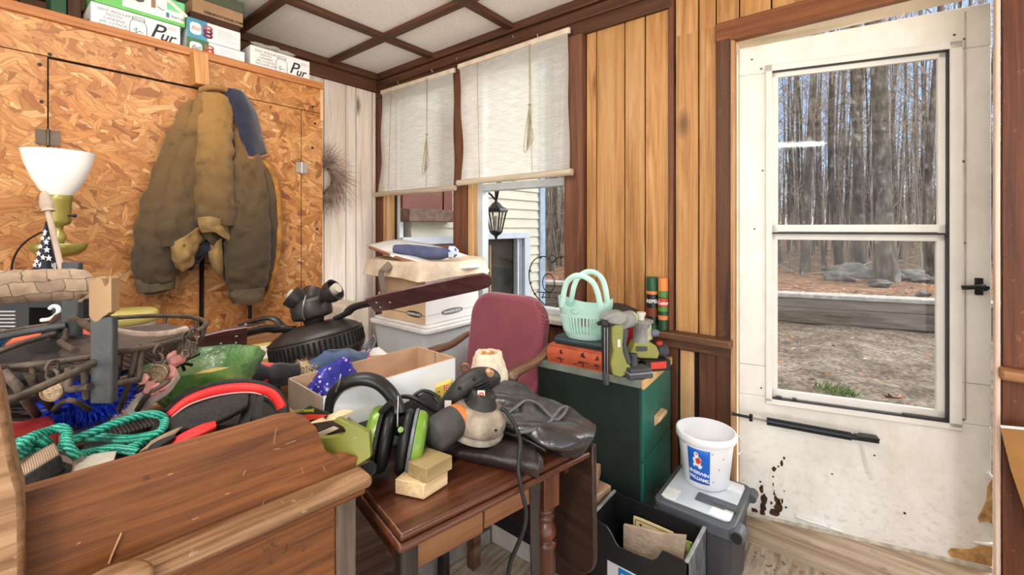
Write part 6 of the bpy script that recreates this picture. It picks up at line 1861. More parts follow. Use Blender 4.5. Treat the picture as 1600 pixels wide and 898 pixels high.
# ================================================================ orbital sander with dust canister
SZ = .803
SCn = P(742, 672, z=SZ)
sd = thing('orbital_sander', 'worn black and grey orbital sander with an orange-collared dust canister on the leather jacket', 'sander', (SCn.x, SCn.y, SZ))
TS = Matrix.Translation((SCn.x, SCn.y, SZ)) @ Matrix.Rotation(.22, 4, fr) @ Matrix.Rotation(.08, 4, rt) @ Matrix.Scale(1.13, 4, (1, 0, 0)) @ Matrix.Scale(1.13, 4, (0, 1, 0))
M_DUST = mt('dusty_grey', (150, 138, 120), .7, var=.25, scale=30, bump=.15, c2=(104, 92, 80))
M_SBLK = mt('sander_black', (48, 46, 44), .5, var=.4, scale=14, bump=.1, dirt=.3)
bm = NB(); lathe(bm, [(0, 0), (.062, 0), (.064, .008), (.06, .014), (0, .014)], 36, TS); part('sanding_pad', bm, mt('pad_grey', (150, 140, 126), .8, var=.2, scale=30), sd)
bm = NB(); lathe(bm, [(0, .018), (.060, .018), (.064, .028), (.062, .05), (.054, .062), (.045, .07), (0, .07)], 36, TS); sk = part('skirt', bm, M_DUST, sd)
bm = NB()
for a in (-1.75, -.75, -3.3): 
    c_ = TS @ Vector((.0625 * math.cos(a), .0625 * math.sin(a), .042)); cyl(bm, c_, c_ + (c_ - (TS @ Vector((0, 0, .042)))).normalized() * .002, .0032, None, 10)
part('screw', bm, M_BLKM, sk)
bm = NB(); lathe(bm, [(0, .07), (.036, .07), (.030, .085), (.028, .098), (.024, .104), (0, .104)], 32, TS); part('motor_neck', bm, M_SBLK, sd)
g0, g1, g2, g3, g4 = P(688, 640, d=1.09), P(704, 622, d=1.09), P(724, 604, d=1.10), P(746, 593, d=1.12), P(768, 592, d=1.14)
bm = NB(); tube(bm, sm([g0, g1, g2, g3, g4, P(774, 597, d=1.15)], 6), [v.x for v in sm([Vector((r, 0, 0)) for r in (.014, .020, .028, .033, .027, .012)], 6)], 20, flat=.95); part('grip', bm, M_SBLK, sd)
bm = NB(); cyl(bm, P(762, 578, d=1.09), P(766, 584, d=1.08), .007, None, 12); ball(bm, P(766, 583, d=1.10), .010, 2); part('trigger', bm, mt('tan_trigger', (196, 150, 108), .5), sd)
bm = NB()
for i in range(3): tube(bm, [P(742 + i * 3, 604 + i * 4, d=1.075), P(764 + i * 1, 594 + i * 4, d=1.09)], .0028, 6)
for a in ((741, 592), (718, 606), (728, 624)): ball(bm, P(*a, d=1.068), .0055, 1)
part('vent', bm, M_BLKM, sd)
bm = NB(); box(bm, P(752, 617, d=1.055), (.018, .004, .022), basis3(rt, upv + rt * .1) @ Matrix(((1, 0, 0), (0, 0, 1), (0, -1, 0)))); part('badge', bm, mt('badge_white', (220, 216, 210), .4), sd)
bm = NB(); torus(bm, P(752, 617, d=1.0525), .005, .0022, basis3(rt, upv), 12, 5); part('badge_emblem', bm, mt('badge_orange', (206, 96, 50), .5), sd)
bm = NB(); box(bm, P(700, 633, d=1.058), (.016, .004, .022), basis3(rt, upv + rt * .35) @ Matrix(((1, 0, 0), (0, 0, 1), (0, -1, 0)))); part('rating_label', bm, mt('badge_white', (220, 216, 210), .4), sd)
k0, k1 = P(722, 650, d=1.06), P(674, 683, d=.985)
kd = (k1 - k0).normalized()
bm = NB(); tube(bm, [k0 + kd * .0, k0 + kd * .01, k0 + kd * .026], [.030, .036, .038], 28); part('orange_collar', bm, mt('collar_orange', (212, 126, 62), .5, var=.15, scale=20), sd)
bm = NB(); tube(bm, [k0 + kd * .026, k0 + kd * .04, k1 - kd * .006, k1], [.038, .0395, .039, .034], 28); part('dust_canister', bm, mt('canister_black', (62, 60, 58), .75, var=.35, scale=16, bump=.2, dirt=.25), sd)
bm = NB(); tube(bm, sm([P(690, 638, d=1.09), P(678, 641, d=1.08), P(662, 630, d=1.07), P(645, 621, d=1.07), P(626, 620, d=1.08), P(614, 630, d=1.09), P(612, 645, d=1.10), P(618, 660, d=1.10)], 6), .0052, 8)
tube(bm, sm([P(646, 618, d=1.12), P(662, 610, d=1.13), P(682, 618, d=1.13), P(690, 632, d=1.12)], 5), .0045, 8); part('cord', bm, M_BLKP, sd, smooth=60)
bm = NB()
tube(bm, sm([P(782, 638, d=1.075), P(790, 642, d=1.07), P(800, 656, d=1.06), P(808, 672, d=1.04), P(813, 690, d=1.005), P(812, 712, d=.975), P(810, 735, d=.955), P(816, 770, d=.95), P(822, 800, d=.95), P(818, 828, d=.95), P(806, 858, d=.955), P(797, 880, d=.96), P(794, 915, d=.97), P(796, 1000, d=1.02), P(800, 1060, d=1.10), P(805, 1090, d=1.17), P(812, 1010, z=.006)], 6), .0048, 8)
part('power_cord', bm, M_BLKP, sd, smooth=60)
bm = NB()
tube(bm, sm([P(806, 676, z=.815), P(832, 672, z=.815), P(856, 662, z=.815), P(868, 648, z=.815), P(876, 638, z=.815), P(886, 636, z=.812), P(880, 648, z=.812), P(866, 655, z=.812), P(842, 632, z=.815), P(822, 626, z=.815), P(804, 638, z=.815), P(790, 648, z=.812)], 6), .0045, 8); part('power_cord', bm, mt('cord_grey', (92, 92, 94), .4), sd, smooth=60)
# black mesh bag and yellow tag between tray and sander
bm = NB(); c = P(654, 645, d=1.14); ball(bm, (c.x, c.y, .81), .06, 3, (.95, .8, .95), .4, 5); wrinkle(bm, .010, 22, 3); single('mesh_bag', bm, M_MESH, 'black mesh bag slumped between the ear muffs and the sander', 'bag', smooth=60)
yt = thing('yellow_carton', 'upright yellow carton with red and black print behind the sander', 'box', P(694, 660, d=1.17))
bm = NB(); prism(bm, [P(a, b, d=1.17) for a, b in ((680, 606), (704, 597), (704, 655), (680, 662))], fr * .03); part('carton', bm, mt('carton_yellow', (214, 190, 86), .6, var=.06), yt)
bm = NB(); 
for i in range(3): box(bm, P(697, 606 + i * 11, d=1.168), (.012, .001, .014), M3)
part('red_print', bm, M_RED, yt, smooth=0)
bm = NB()
for i in range(7): box(bm, P(686, 612 + i * 6.5, d=1.168), (.004 + .003 * (i % 2), .001, .003), M3)
part('black_print', bm, M_INK, yt, smooth=0)
text('D', .013, P(695, 608.5, d=1.1665), rt, upv, M_CARTW, yt); text('E', .013, P(695, 619.5, d=1.1665), rt, upv, M_CARTW, yt)
# rough wax candle
cc_ = P(763, 596, z=.805)
wx = thing('wax_candle', 'rough cream wax candle with an orange crater in front of the red chair', 'candle', cc_)
bm = NB(); lathe(bm, [(0, 0), (.062, 0), (.064, .02), (.057, .045), (.049, .078), (.041, .097), (.034, .097), (.03, .084), (0, .082)], 36, Matrix.Translation(cc_)); bmesh.ops.subdivide_edges(bm, edges=bm.edges[:], cuts=1, use_grid_fill=True); wrinkle(bm, .005, 60, 2); part('body', bm, mt('wax_cream', (230, 216, 192), .6, var=.12, scale=40, bump=.4), wx, smooth=60)
bm = NB(); lathe(bm, [(0, .086), (.031, .087), (.033, .091)], 20, Matrix.Translation(cc_), cap=False); part('crater', bm, mt('wax_orange', (196, 126, 72), .5, var=.2, scale=40), wx)
bm = NB(); c = P(727, 574, d=1.42); torus(bm, c, .012, .004, basis3(rt, upv), 14, 6); box(bm, c - Vector((0, 0, .02)), (.01, .01, .03)); single('keyring', bm, mt('brass_ring', (170, 120, 90), .4, .5), 'small coppery ring beside the wax candle', 'ring')

# ================================================================ ceiling fan lying on the table
FC = P(497, 536, d=1.5)
M_FAN = mt('fan_bronze', (62, 57, 54), .42, .5, var=.15, scale=12, bump=.03)
M_BLADE = wood('fan_blade_wood', (66, 38, 38), (94, 58, 58), (116, 76, 74), 0, ivar=0, rough=.35, coat=.2)
fan = thing('ceiling_fan', 'dark bronze ceiling fan lying upside down on the clutter, blades spread', 'fan', (FC.x, FC.y, .766))
TILT = Matrix.Rotation(-.215, 4, fr) @ Matrix.Rotation(-.06, 4, rt)
TF = Matrix.Translation(FC) @ TILT
R_ = .152
bm = NB(); lathe(bm, [(0, -.085), (.06, -.085), (.10, -.078), (.125, -.07), (R_ - .012, -.05), (R_ - .002, -.034), (R_, -.026), (R_, .022), (R_ - .004, .032), (R_ - .02, .045), (.10, .062), (.06, .07), (0, .07)], 64, TF); hs = part('motor_housing', bm, M_FAN, fan, smooth=50)
bm = NB()
for i in range(60):
    a = 2 * PI * i / 60; c = TF @ Vector((R_ * math.cos(a), R_ * math.sin(a), 0)); n3 = (TILT.to_3x3() @ Vector((math.cos(a), math.sin(a), 0)))
    box(bm, c + n3 * .0004, (.0075, .002, .040), basis3(TILT.to_3x3() @ Vector((-math.sin(a), math.cos(a), 0)), TILT.to_3x3() @ Vector((0, 0, 1))) @ Matrix(((1, 0, 0), (0, 0, 1), (0, 1, 0))))
part('vent_slots', bm, mt('slot_black', (8, 8, 8), .9, var=.05, bump=0), hs)
bm = NB(); torus(bm, TF @ Vector((0, 0, .03)), R_ - .002, .003, TILT.to_3x3(), 60, 6); torus(bm, TF @ Vector((0, 0, -.03)), R_ - .004, .003, TILT.to_3x3(), 60, 6); part('ring_bead', bm, M_FAN, hs)
bm = NB(); lathe(bm, [(0, -.14), (.03, -.14), (.05, -.12), (.06, -.09), (.06, -.07), (0, -.07)], 32, Matrix.Translation(FC) @ Matrix.Rotation(-.06, 4, fr)); part('canopy', bm, M_FAN, fan)
bm = NB(); lathe(bm, [(0, .065), (.03, .065), (.035, .085), (.062, .09), (.066, .10), (.066, .145), (.06, .155), (.045, .16), (0, .16)], 40, TF); part('light_kit', bm, M_FAN, fan)
for i, (px, py, d, ax) in enumerate(((461, 466, 1.47, -rt * .75 + upv * .6 - fr * .2), (518, 456, 1.46, rt * .8 + upv * .55 - fr * .15), (488, 462, 1.60, fr * .6 + upv * .6))):
    c = P(px, py, d=d); ax = ax.normalized(); o = Vector(ax).orthogonal().normalized(); Mc = Matrix((o, ax.cross(o), ax)).transposed().to_4x4()
    bm = NB(); lathe(bm, [(0, -.035), (.016, -.035), (.028, -.025), (.036, -.005), (.038, .018), (.034, .018), (.030, 0), (.0, -.006)], 28, Matrix.Translation(c) @ Mc); sc_ = part('lamp_cup', bm, M_FAN, fan)
    bm = NB(); lathe(bm, [(0, -.006), (.016, -.006), (.018, .028), (0, .026)], 16, Matrix.Translation(c) @ Mc); part('socket', bm, mt('socket_cream', (196, 186, 170), .5), sc_)
    bm = NB(); tube(bm, [c - ax * .03, TF @ Vector((0, 0, .13))], .011, 10); part('lamp_arm', bm, M_FAN, sc_)
bm = NB(); tube(bm, sm([P(478, 462, d=1.44), P(474, 475, d=1.425), P(473, 492, d=1.43), P(476, 500, d=1.44)], 4), .002, 6); part('pull_chain', bm, mt('chain_steel', (196, 194, 190), .3, .8), fan)
def blade(ang, lift0=0, L=.62, w=.062, tw=.0, start=.20, endz=0):
    d3 = (rt * math.cos(ang) + fr * math.sin(ang)); s3 = (-rt * math.sin(ang) + fr * math.cos(ang))
    T3 = TILT.to_3x3(); d3 = T3 @ d3; s3 = T3 @ s3; n3 = d3.cross(s3)
    s3 = (Matrix.Rotation(tw, 3, d3) @ s3); n3 = d3.cross(s3)
    b0 = TF @ Vector((0, 0, .085))
    pts = []
    prof = [(start, .046), (start + .06, .056), (start + .2, w), (L - .06, w), (L - .02, w * .86), (L, w * .4)]
    a_ = [b0 + d3 * x + s3 * y for x, y in prof] + [b0 + d3 * x - s3 * y for x, y in reversed(prof)]
    for i_, p in enumerate(a_): a_[i_] = p + n3 * lift0
    bm = NB(); prism(bm, a_, n3 * .007); bl_ = part('blade', bm, M_BLADE, fan, bev=.0015)
    bm = NB()
    q = [TF @ Vector((0, 0, .068)) + d3 * .07, TF @ Vector((0, 0, .068)) + d3 * .11 + n3 * .012, b0 + d3 * .15 + n3 * (.012 + lift0), b0 + d3 * (start + .06) + n3 * (.010 + lift0)]
    tube(bm, sm(q, 5), [.014] * 6 + [.018] * 10, 10, flat=.5, up=n3); part('blade_iron', bm, M_FAN, bl_)
    bm = NB()
    for x, y in ((start + .03, .018), (start + .07, .0), (start + .03, -.018)): ball(bm, b0 + d3 * x + s3 * y + n3 * (.008 + lift0), .006, 1, (1, 1, .6)); ball(bm, b0 + d3 * x + s3 * y - n3 * (.001 - lift0), .006, 1, (1, 1, .6))
    part('blade_screw', bm, M_CHR, bl_)
blade(.0, .0, .63, .055, -.58)
blade(PI * 1.22, -.004, .60, .055, .62)
blade(PI * .985, .022, .64, .058, .05)
bm = NB(); tube(bm, sm([P(548, 560, d=1.5), P(566, 545, d=1.5), P(578, 530, d=1.5), P(584, 524, d=1.5), P(587, 534, d=1.5), P(578, 548, d=1.5), P(568, 562, d=1.5)], 5), .0025, 6); tube(bm, sm([P(560, 562, d=1.52), P(572, 550, d=1.52), P(580, 536, d=1.52), P(574, 540, d=1.52), P(570, 556, d=1.52)], 5), .0025, 6)
single('loose_wire', bm, mt('wire_grey', (120, 132, 146), .4), 'looped grey wires sticking up beside the fan motor, toward the storage boxes', 'wire')
bm = NB(); patch(bm, [[P(540, 556, d=1.62), P(566, 548, d=1.66), P(592, 542, d=1.7)], [P(545, 566, d=1.56), P(572, 558, d=1.58), P(606, 553, d=1.62)]]); single('paper_sheet', bm, M_CARTW, 'white paper sheet lying behind the cardboard tray by the loose wires', 'paper', solid=.002)

# ================================================================ storage boxes by the window
bn = thing('low_bench', 'low wooden bench carrying the clear storage tote by the window', 'bench', (1.72, 2.0, 0))
bm = NB(); box2(bm, (1.44, 1.72, .42), (2.0, 2.28, .45)); part('seat', bm, M_TABLE, bn, bev=.004)
for x in (1.48, 1.96):
    for y in (1.76, 2.24):
        bm = NB(); box(bm, (x, y, .21), (.045, .045, .42)); part('leg', bm, M_TABLE, bn)
M_CLR = NT('clear_tote'); M_CLR.b.inputs['Alpha'].default_value = .7; M_CLR = M_CLR.fin((236, 240, 242), .2)
to = thing('storage_tote', 'clear plastic storage tote with a white lid under the white file box', 'tote', (1.72, 2.0, .451))
def rbox(bm, x0, y0, x1, y1, z0, z1, r, grow=0):
    a = rrect(x1 - x0, y1 - y0, r); cx, cy = (x0 + x1) / 2, (y0 + y1) / 2
    b = rrect(x1 - x0 - grow * 2, y1 - y0 - grow * 2, r)
    lo_ = [bm.verts.new((cx + p, cy + q, z0)) for p, q in b]; hi = [bm.verts.new((cx + p, cy + q, z1)) for p, q in a]
    n = len(a); bm.faces.new(lo_[::-1]); bm.faces.new(hi)
    for i in range(n): bm.faces.new((lo_[i], lo_[(i + 1) % n], hi[(i + 1) % n], hi[i]))
    return bm
bm = NB(); rbox(bm, 1.485, 1.755, 1.975, 2.245, .452, .755, .04, .025); part('bin', bm, M_CLR, to)
bm = NB(); rbox(bm, 1.465, 1.735, 1.99, 2.26, .752, .775, .04); rbox(bm, 1.49, 1.76, 1.97, 2.24, .775, .789, .03); part('lid', bm, mt('tote_lid', (226, 224, 220), .4, var=.04), to, bev=.005)
random.seed(8)
for i, (x, y, m_, lab) in enumerate(((1.60, 1.87, M_KRAFTL, 'tan cloth folded inside the clear tote'), (1.84, 1.9, mt('tote_grey_cloth', (206, 204, 202), .9), 'off-white cloth folded inside the clear tote'))):
    bm = NB(); ball(bm, (x, y, .585), .12, 3, (.85, .8, 1.05), .3, i); single('folded_cloth', bm, m_, lab, 'cloth')
fb = thing('file_box', 'white and tan file storage box with black oval marks standing on the clear tote', 'box', (1.71, 1.985, .79))
bm = NB(); box2(bm, (1.51, 1.79, .79), (1.915, 2.18, 1.0)); part('box', bm, mt('filebox_white', (240, 238, 236), .6, var=.02), fb, bev=.003)
bm = NB(); box2(bm, (1.5092, 1.793, .792), (1.51, 2.178, .985)); part('tan_side', bm, mt('filebox_tan', (222, 190, 152), .7, var=.04), fb)
bm = NB(); box2(bm, (1.503, 1.783, .975), (1.922, 2.187, 1.035)); ld_ = part('lid', bm, mt('filebox_white', (240, 238, 236), .6), fb, bev=.003)
bm = NB(); box2(bm, (1.502, 1.786, .977), (1.503, 2.185, 1.033)); part('tan_lid_side', bm, mt('filebox_tan', (222, 190, 152), .7), ld_)
M_OVAL = mt('oval_dark', (70, 62, 56), .6); M_OVALG = mt('oval_grey', (120, 122, 124), .6)
def oval(c, right, w, h, mm):
    bm = NB(); B = basis3(right, upv); pts = [Vector(c) + B @ Vector((math.copysign(abs(math.cos(t)) ** .7, math.cos(t)) * w / 2, math.copysign(abs(math.sin(t)) ** .8, math.sin(t)) * h / 2 * (1 - .15 * abs(math.cos(t))), 0)) for t in [2 * PI * i / 28 for i in range(28)]]
    prism(bm, pts, B @ Vector((0, 0, .0006))); return part('oval_mark', bm, mm, fb, smooth=0)
oval((1.5085, 1.885, .838), (0, -1, 0), .13, .034, M_OVAL); text('BANKERS BOX', .017, (1.5073, 1.885, .832), (0, -1, 0), ZU, M_CARTW, fb, align='CENTER', bold=.0004)
oval((1.70, 1.7895, .838), XR, .165, .034, M_OVALG); text('BANKERS BOX', .019, (1.70, 1.788, .832), XR, ZU, M_CARTW, fb, align='CENTER', bold=.0004)
M_LINE = mt('box_line', (190, 186, 182), .7)
bm = NB(); box2(bm, (1.515, 1.789, .836), (1.61, 1.79, .839)); box2(bm, (1.79, 1.789, .836), (1.91, 1.79, .839)); part('printed_line', bm, M_LINE, fb)
bm = NB(); box2(bm, (1.5085, 1.955, .836), (1.5092, 2.17, .839)); box2(bm, (1.5085, 1.80, .836), (1.5092, 1.815, .839)); part('printed_line', bm, M_OVAL, fb)
bm = NB(); prism(bm, [Vector((1.70 + a, 1.7895, .945 + b)) for a, b in rrect(.09, .03, .013)], (0, .0004, 0)); part('hand_hole', bm, M_OVALG, fb)
# linen bundle in plastic
bm = NB(); rbox(bm, 1.44, 1.74, 1.96, 2.26, 1.037, 1.125, .05, -.02); bmesh.ops.subdivide_edges(bm, edges=bm.edges[:], cuts=3, use_grid_fill=True); wrinkle(bm, .022, 8, 2); wrinkle(bm, .008, 30, 5)
single('linen_bundle', bm, mt('linen_beige', (226, 206, 180), .5, var=.12, scale=9, bump=.3), 'beige linen bundle wrapped in clear plastic on top of the file box', 'bundle', smooth=70)
bm = NB(); patch(bm, [[P(574, 384, d=2.85), P(625, 376, d=2.95), P(700, 390, d=2.9), P(752, 410, d=2.75)], [P(590, 390, d=2.6), P(650, 394, d=2.65), P(706, 404, d=2.65), P(752, 412, d=2.6)], [P(612, 400, d=2.38), P(660, 411, d=2.4), P(694, 418, d=2.4), P(748, 418, d=2.45)]], 6, 5); wrinkle(bm, .006, 14, 2)
single('white_sheet', bm, mt('sheet_white', (240, 238, 234), .6, var=.04, scale=8, bump=.15), 'white folded sheet sloping over the linen bundle', 'sheet', solid=.014, smooth=70)
bm = NB(); tube(bm, sm([P(578, 386, d=2.58), P(620, 402, d=2.38), P(664, 414, d=2.34), P(692, 420, d=2.33)], 6), .009, 8); single('brown_edge_tape', bm, mt('tape_brown', (158, 108, 82), .7), 'brown edge of folded board showing under the white sheet', 'board')
nc = thing('navy_cloth', 'rolled navy cloth with a blue and white patterned end lying on the white sheet', 'cloth', P(660, 400, d=2.5))
pts = sm([P(617, 389, d=2.52), P(650, 392, d=2.5), P(685, 396, d=2.48), P(704, 394, d=2.48)], 6)
bm = NB(); tube(bm, pts, [.02 + .022 * math.sin(PI * (.15 + .75 * i / 18)) for i in range(19)], 16, flat=.85, up=upv); wrinkle(bm, .007, 16, 4); part('roll', bm, mt('navy_grey_cloth', (86, 92, 124), .9, var=.15, scale=12, bump=.2), nc, smooth=70)
bm = NB(); tube(bm, [P(702, 394, d=2.478), P(710, 394, d=2.478), P(716, 395, d=2.478)], [.036, .036, .016], 14); part('patterned_end', bm, plaid('blue_white_print', [(0, (226, 232, 240)), (.5, (60, 90, 170)), (.75, (206, 216, 232))], 60), nc)
bm = NB(); patch(bm, [[P(606, 408, d=2.36), P(615, 416, d=2.36)], [P(596, 418, d=2.33), P(606, 424, d=2.33)], [P(591, 428, d=2.34), P(600, 428, d=2.34)], [P(595, 462, d=2.37), P(605, 462, d=2.37)]], 3, 5); single('grey_ribbon', bm, mt('ribbon_grey', (136, 122, 108), .8), 'grey-brown webbing ribbon hanging down the tan side of the file box', 'ribbon', solid=.003)
bm = NB(); rbox(bm, 1.30, 2.22, 1.46, 2.5, .02, .86, .02); single('white_carton', bm, mt('off_white_card', (228, 216, 198), .7), 'tall off-white carton standing behind the clear tote against the pale boards', 'box')
bm = NB(); lathe(bm, [(0, 0), (.045, 0), (.06, .02), (.055, .02), (.04, .006), (0, .006)], 24, Matrix.Translation(P(764, 470, x=2.09) * 1 + Vector((0, 0, -.01)))); single('ash_dish', bm, M_BLKM, 'small black dish on the window sill below the lantern', 'dish')

# ================================================================ armchair
ac = thing('armchair', 'wooden armchair with a maroon patterned upholstered back, between tables and window', 'chair', (1.45, 1.39, 0))
def uph():
    t = NT('maroon_fabric')
    ch_ = t.n('ShaderNodeTexVoronoi', _Scale=110, _Randomness=.0); t.l(t.coord((0, 1, 1), (.78, 0, 0)), ch_.inputs['Vector'])
    k_ = t.ramp(ch_.outputs['Distance'], [(.12, (1, 1, 1, 1)), (.22, (0, 0, 0, 1))])
    c = t.mix(t.ramp(t.noise(t.coord(), 6, 3), [(.3, (116, 46, 62)), (.7, (140, 60, 78))]), (196, 126, 134), k_)
    t.bump(k_, .25, .002)
    return t.fin(c, .85, sheen=.4)
M_UPH = uph()
M_ARM = wood('chair_wood', (70, 46, 34), (110, 78, 60), (150, 116, 92), 0, ivar=.1, rough=.35, coat=.25)
bo = rrect(.47, .50, .13, 8)
bm = NB()
front = [Vector((1.645 - .014 * (1 - (a / .235) ** 2), 1.385 + a, .72 + b)) for a, b in bo]
prism(bm, front, (.07, 0, 0)); 
for v in bm.verts:
    v.co.x += (v.co.z - .72) * .16
part('backrest', bm, M_UPH, ac, bev=.022, seg=4)
bm = NB(); box2(bm, (1.18, 1.17, .40), (1.64, 1.61, .48)); part('seat', bm, M_UPH, ac, bev=.03, seg=4)
for s, y in ((-1, 1.135), (1, 1.645)):
    bm = NB(); tube(bm, sm([(1.40, y, .672), (1.415, y, .692), (1.46, y, .70), (1.56, y, .705), (1.67, y - .0 * s, .735), (1.70, y - .04 * s, .75)], 5), [.026, .03, .032, .034, .034, .034, .033, .032, .031, .03, .029, .028, .027, .026, .025, .024, .024, .023, .022, .02, .02, .018, .018, .018, .018, .018], 12, flat=.7, up=upv); part('arm', bm, M_ARM, ac)
    bm = NB(); lathe(bm, [(0, .40), (.02, .40), (.022, .56), (.017, .58), (.023, .595), (.017, .61), (.023, .625), (.017, .64), (.021, .67), (0, .68)], 16, Matrix.Translation((1.425, y, 0))); part('arm_post', bm, M_ARM, ac)
    for x in (1.22, 1.62):
        bm = NB(); box(bm, (x, y - s * .03, .2), (.045, .045, .40), None, .8); part('leg', bm, M_ARM, ac)
    bm = NB(); box2(bm, (1.2, y - s * .04, .36), (1.64, y - s * .02, .41)); part('seat_rail', bm, M_ARM, ac)
    bm = NB(); tube(bm, [(1.66, y - s * .05, .38), (1.69, y - s * .05, .60), (1.74, y - s * .06, .90)], .018, 8); part('back_post', bm, M_ARM, ac)
bm = NB(); rbox(bm, 1.32, 1.70, 1.45, 1.98, .0, .60, .03, .02); single('grey_bin', bm, mt('bin_grey_blue', (116, 126, 142), .45, var=.1), 'grey-blue plastic bin standing past the far arm of the maroon chair', 'bin', bev=.01)
# ================================================================ green filing cabinet
FO = Vector((1.64, .66, 0)); FRZ = .06
FW, FD, FH = .385, .48, .71
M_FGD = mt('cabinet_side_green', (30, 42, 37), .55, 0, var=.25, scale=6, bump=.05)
M_FG = mt('cabinet_green', (34, 104, 90), .4, .15, var=.18, scale=4, bump=.02)
fc_ = thing('filing_cabinet', 'dark green two-drawer filing cabinet with a tan-edged top below the chair rail', 'cabinet', FO, FRZ)
def fp(name, bm, mm, par=None, **kw): return part(name, bm, mm, par or fc_, world=False, **kw)
bm = NB(); box2(bm, (0, .012, .0), (FW, FD, FH - .03)); fp('body', bm, M_FGD, bev=.003)
bm = NB(); box2(bm, (-.004, .006, FH - .03), (FW + .004, FD, FH)); fp('top', bm, mt('cabinet_top_grey', (122, 128, 120), .5, var=.2, scale=10, dirt=.3), bev=.002)
bm = NB(); box2(bm, (-.004, -.006, FH - .032), (FW + .004, .006, FH + .001)); fp('top_edge', bm, mt('tan_edging', (216, 172, 116), .5, var=.08, scale=8), bev=.002)
for z0, z1 in ((.39, FH - .034), (.05, .385)):
    bm = NB(); box2(bm, (.004, .0, z0), (FW - .004, .014, z1)); dw = fp('drawer', bm, M_FG, bev=.003)
    bm = NB(); zc = z1 - .17 if z0 > .2 else z1 - .26
    prism(bm, [(.13, 0, zc - .022), (.13, -.028, zc + .006), (.13, -.028, zc + .022), (.13, 0, zc + .026)], (.10, 0, 0)); fp('handle', bm, mt('handle_tan', (214, 178, 136), .5, var=.05), dw, bev=.004)
bm = NB(); box2(bm, (.004, .004, 0), (FW - .004, .012, .048)); fp('kick_plate', bm, M_FGD)
def fw_(x, y, z=FH): return FO + rotz(FRZ) @ Vector((x, y, 0)) + Vector((0, 0, z))

# ---------------------------------------------------------------- books
def book(name, label, x0, x1, y0, y1, z0, z1, cov, orn=None):
    b = thing(name, label, 'book', fw_((x0 + x1) / 2, (y0 + y1) / 2, z0), FRZ)
    o = Vector(((x0 + x1) / 2, (y0 + y1) / 2, 0))
    w, l, h = x1 - x0, y1 - y0, z1 - z0
    bm = NB(); box2(bm, (-w / 2, -l / 2, 0), (w / 2, l / 2, .004)); box2(bm, (-w / 2, -l / 2, h - .004), (w / 2, l / 2, h))
    prism(bm, [(-w / 2 + .006, -l / 2, 0), (-w / 2 - .004, -l / 2, h * .25), (-w / 2 - .006, -l / 2, h * .5), (-w / 2 - .004, -l / 2, h * .75), (-w / 2 + .006, -l / 2, h)], (0, l, 0))
    part('cover', bm, cov, b, world=False, bev=.002)
    bm = NB(); box2(bm, (-w / 2 + .006, -l / 2 + .006, .004), (w / 2 - .005, l / 2 - .006, h - .004)); part('pages', bm, mt('book_pages', (222, 210, 186), .8, var=.06, scale=60, stretch=(1, 1, 8)), b, world=False)
    return b
rb = book('old_book', 'thick old orange-red book with dark tree silhouettes on the spine', .0, .19, .14, .43, FH, FH + .078, mt('book_orange', (190, 92, 60), .6, var=.14, scale=14))
M_TREEINK = mt('tree_ink', (66, 40, 34), .7)
def sil(yc, zb, h, w, seed):
    random.seed(seed); bm = NB(); x = -.0985
    box(bm, (x, yc, zb + h * .5), (.003, .004, h))
    for i in range(16):
        z = zb + h * (.25 + .7 * i / 16); l = w * (1 - i / 18) * random.uniform(.5, 1)
        box(bm, (x, yc + random.uniform(-.3, .3) * l, z), (.0034, l, h * .05), eul(random.uniform(-.4, .4), 0, 0))
    part('tree_picture', bm, M_TREEINK, rb, world=False, smooth=0)
sil(.075, .010, .056, .05, 1); sil(-.03, .008, .062, .06, 2); sil(-.095, .010, .056, .045, 3)
book('slim_book', 'dark teal book lying on the orange-red book under the mint basket', .03, .20, .13, .41, FH + .079, FH + .111, mt('book_teal', (44, 66, 70), .5, var=.15))

# ---------------------------------------------------------------- mint basket
KB = P(914, 528, z=FH + .1115); KB = Vector((KB.x + .02, KB.y + .01, FH + .1115))
M_MINT = NT('mint_plastic'); M_MINT.b.inputs['Subsurface Weight'].default_value = .35; M_MINT.b.inputs['Subsurface Radius'].default_value = (.02, .05, .04)
M_MINT = M_MINT.fin((200, 238, 226), .35)
mb = thing('handled_basket', 'mint-green slotted plastic basket with two loop handles standing on the books', 'basket', KB)
e1 = (rt * .9 - fr * .43).normalized(); e2 = Vector((-e1.y, e1.x, 0))
def kb_(t, r, z): return KB + e1 * (math.cos(t) * r) + e2 * (math.sin(t) * r * .74) + Vector((0, 0, z))
def brad(z): return .082 + .04 * min(1, z / .15) ** .7
def rimz(t): return .160 - .022 * (abs(math.sin(t)) ** 2) + .018 * abs(math.cos(t)) ** 3
def shell(z0f, z1f, n=72, inner=.0028, seg=6):
    bm = NB(); rows = []
    for off in (0, -inner):
        for j in range(seg + 1):
            rows.append([(t, z0f(t) + (z1f(t) - z0f(t)) * j / seg, off) for t in [2 * PI * i / n for i in range(n)]])
    vs = [[bm.verts.new(kb_(t, brad(z) + o, z)) for t, z, o in r] for r in rows]
    def strip(a, b):
        for i in range(n): bm.faces.new((vs[a][i], vs[a][(i + 1) % n], vs[b][(i + 1) % n], vs[b][i]))
    for j in range(seg): strip(j, j + 1); strip(seg + 1 + j, seg + 2 + j)
    strip(0, seg + 1); strip(seg, 2 * seg + 1)
    return bm
part('rim_band', shell(lambda t: .098, rimz), M_MINT, mb, smooth=60)
part('lower_band', shell(lambda t: .0, lambda t: .028, seg=3), M_MINT, mb, smooth=60)
bm = NB(); bm.faces.new([bm.verts.new(kb_(2 * PI * i / 48, .083, .002)) for i in range(48)]); bmesh.ops.solidify(bm, geom=bm.faces[:], thickness=.003); part('base', bm, M_MINT, mb)
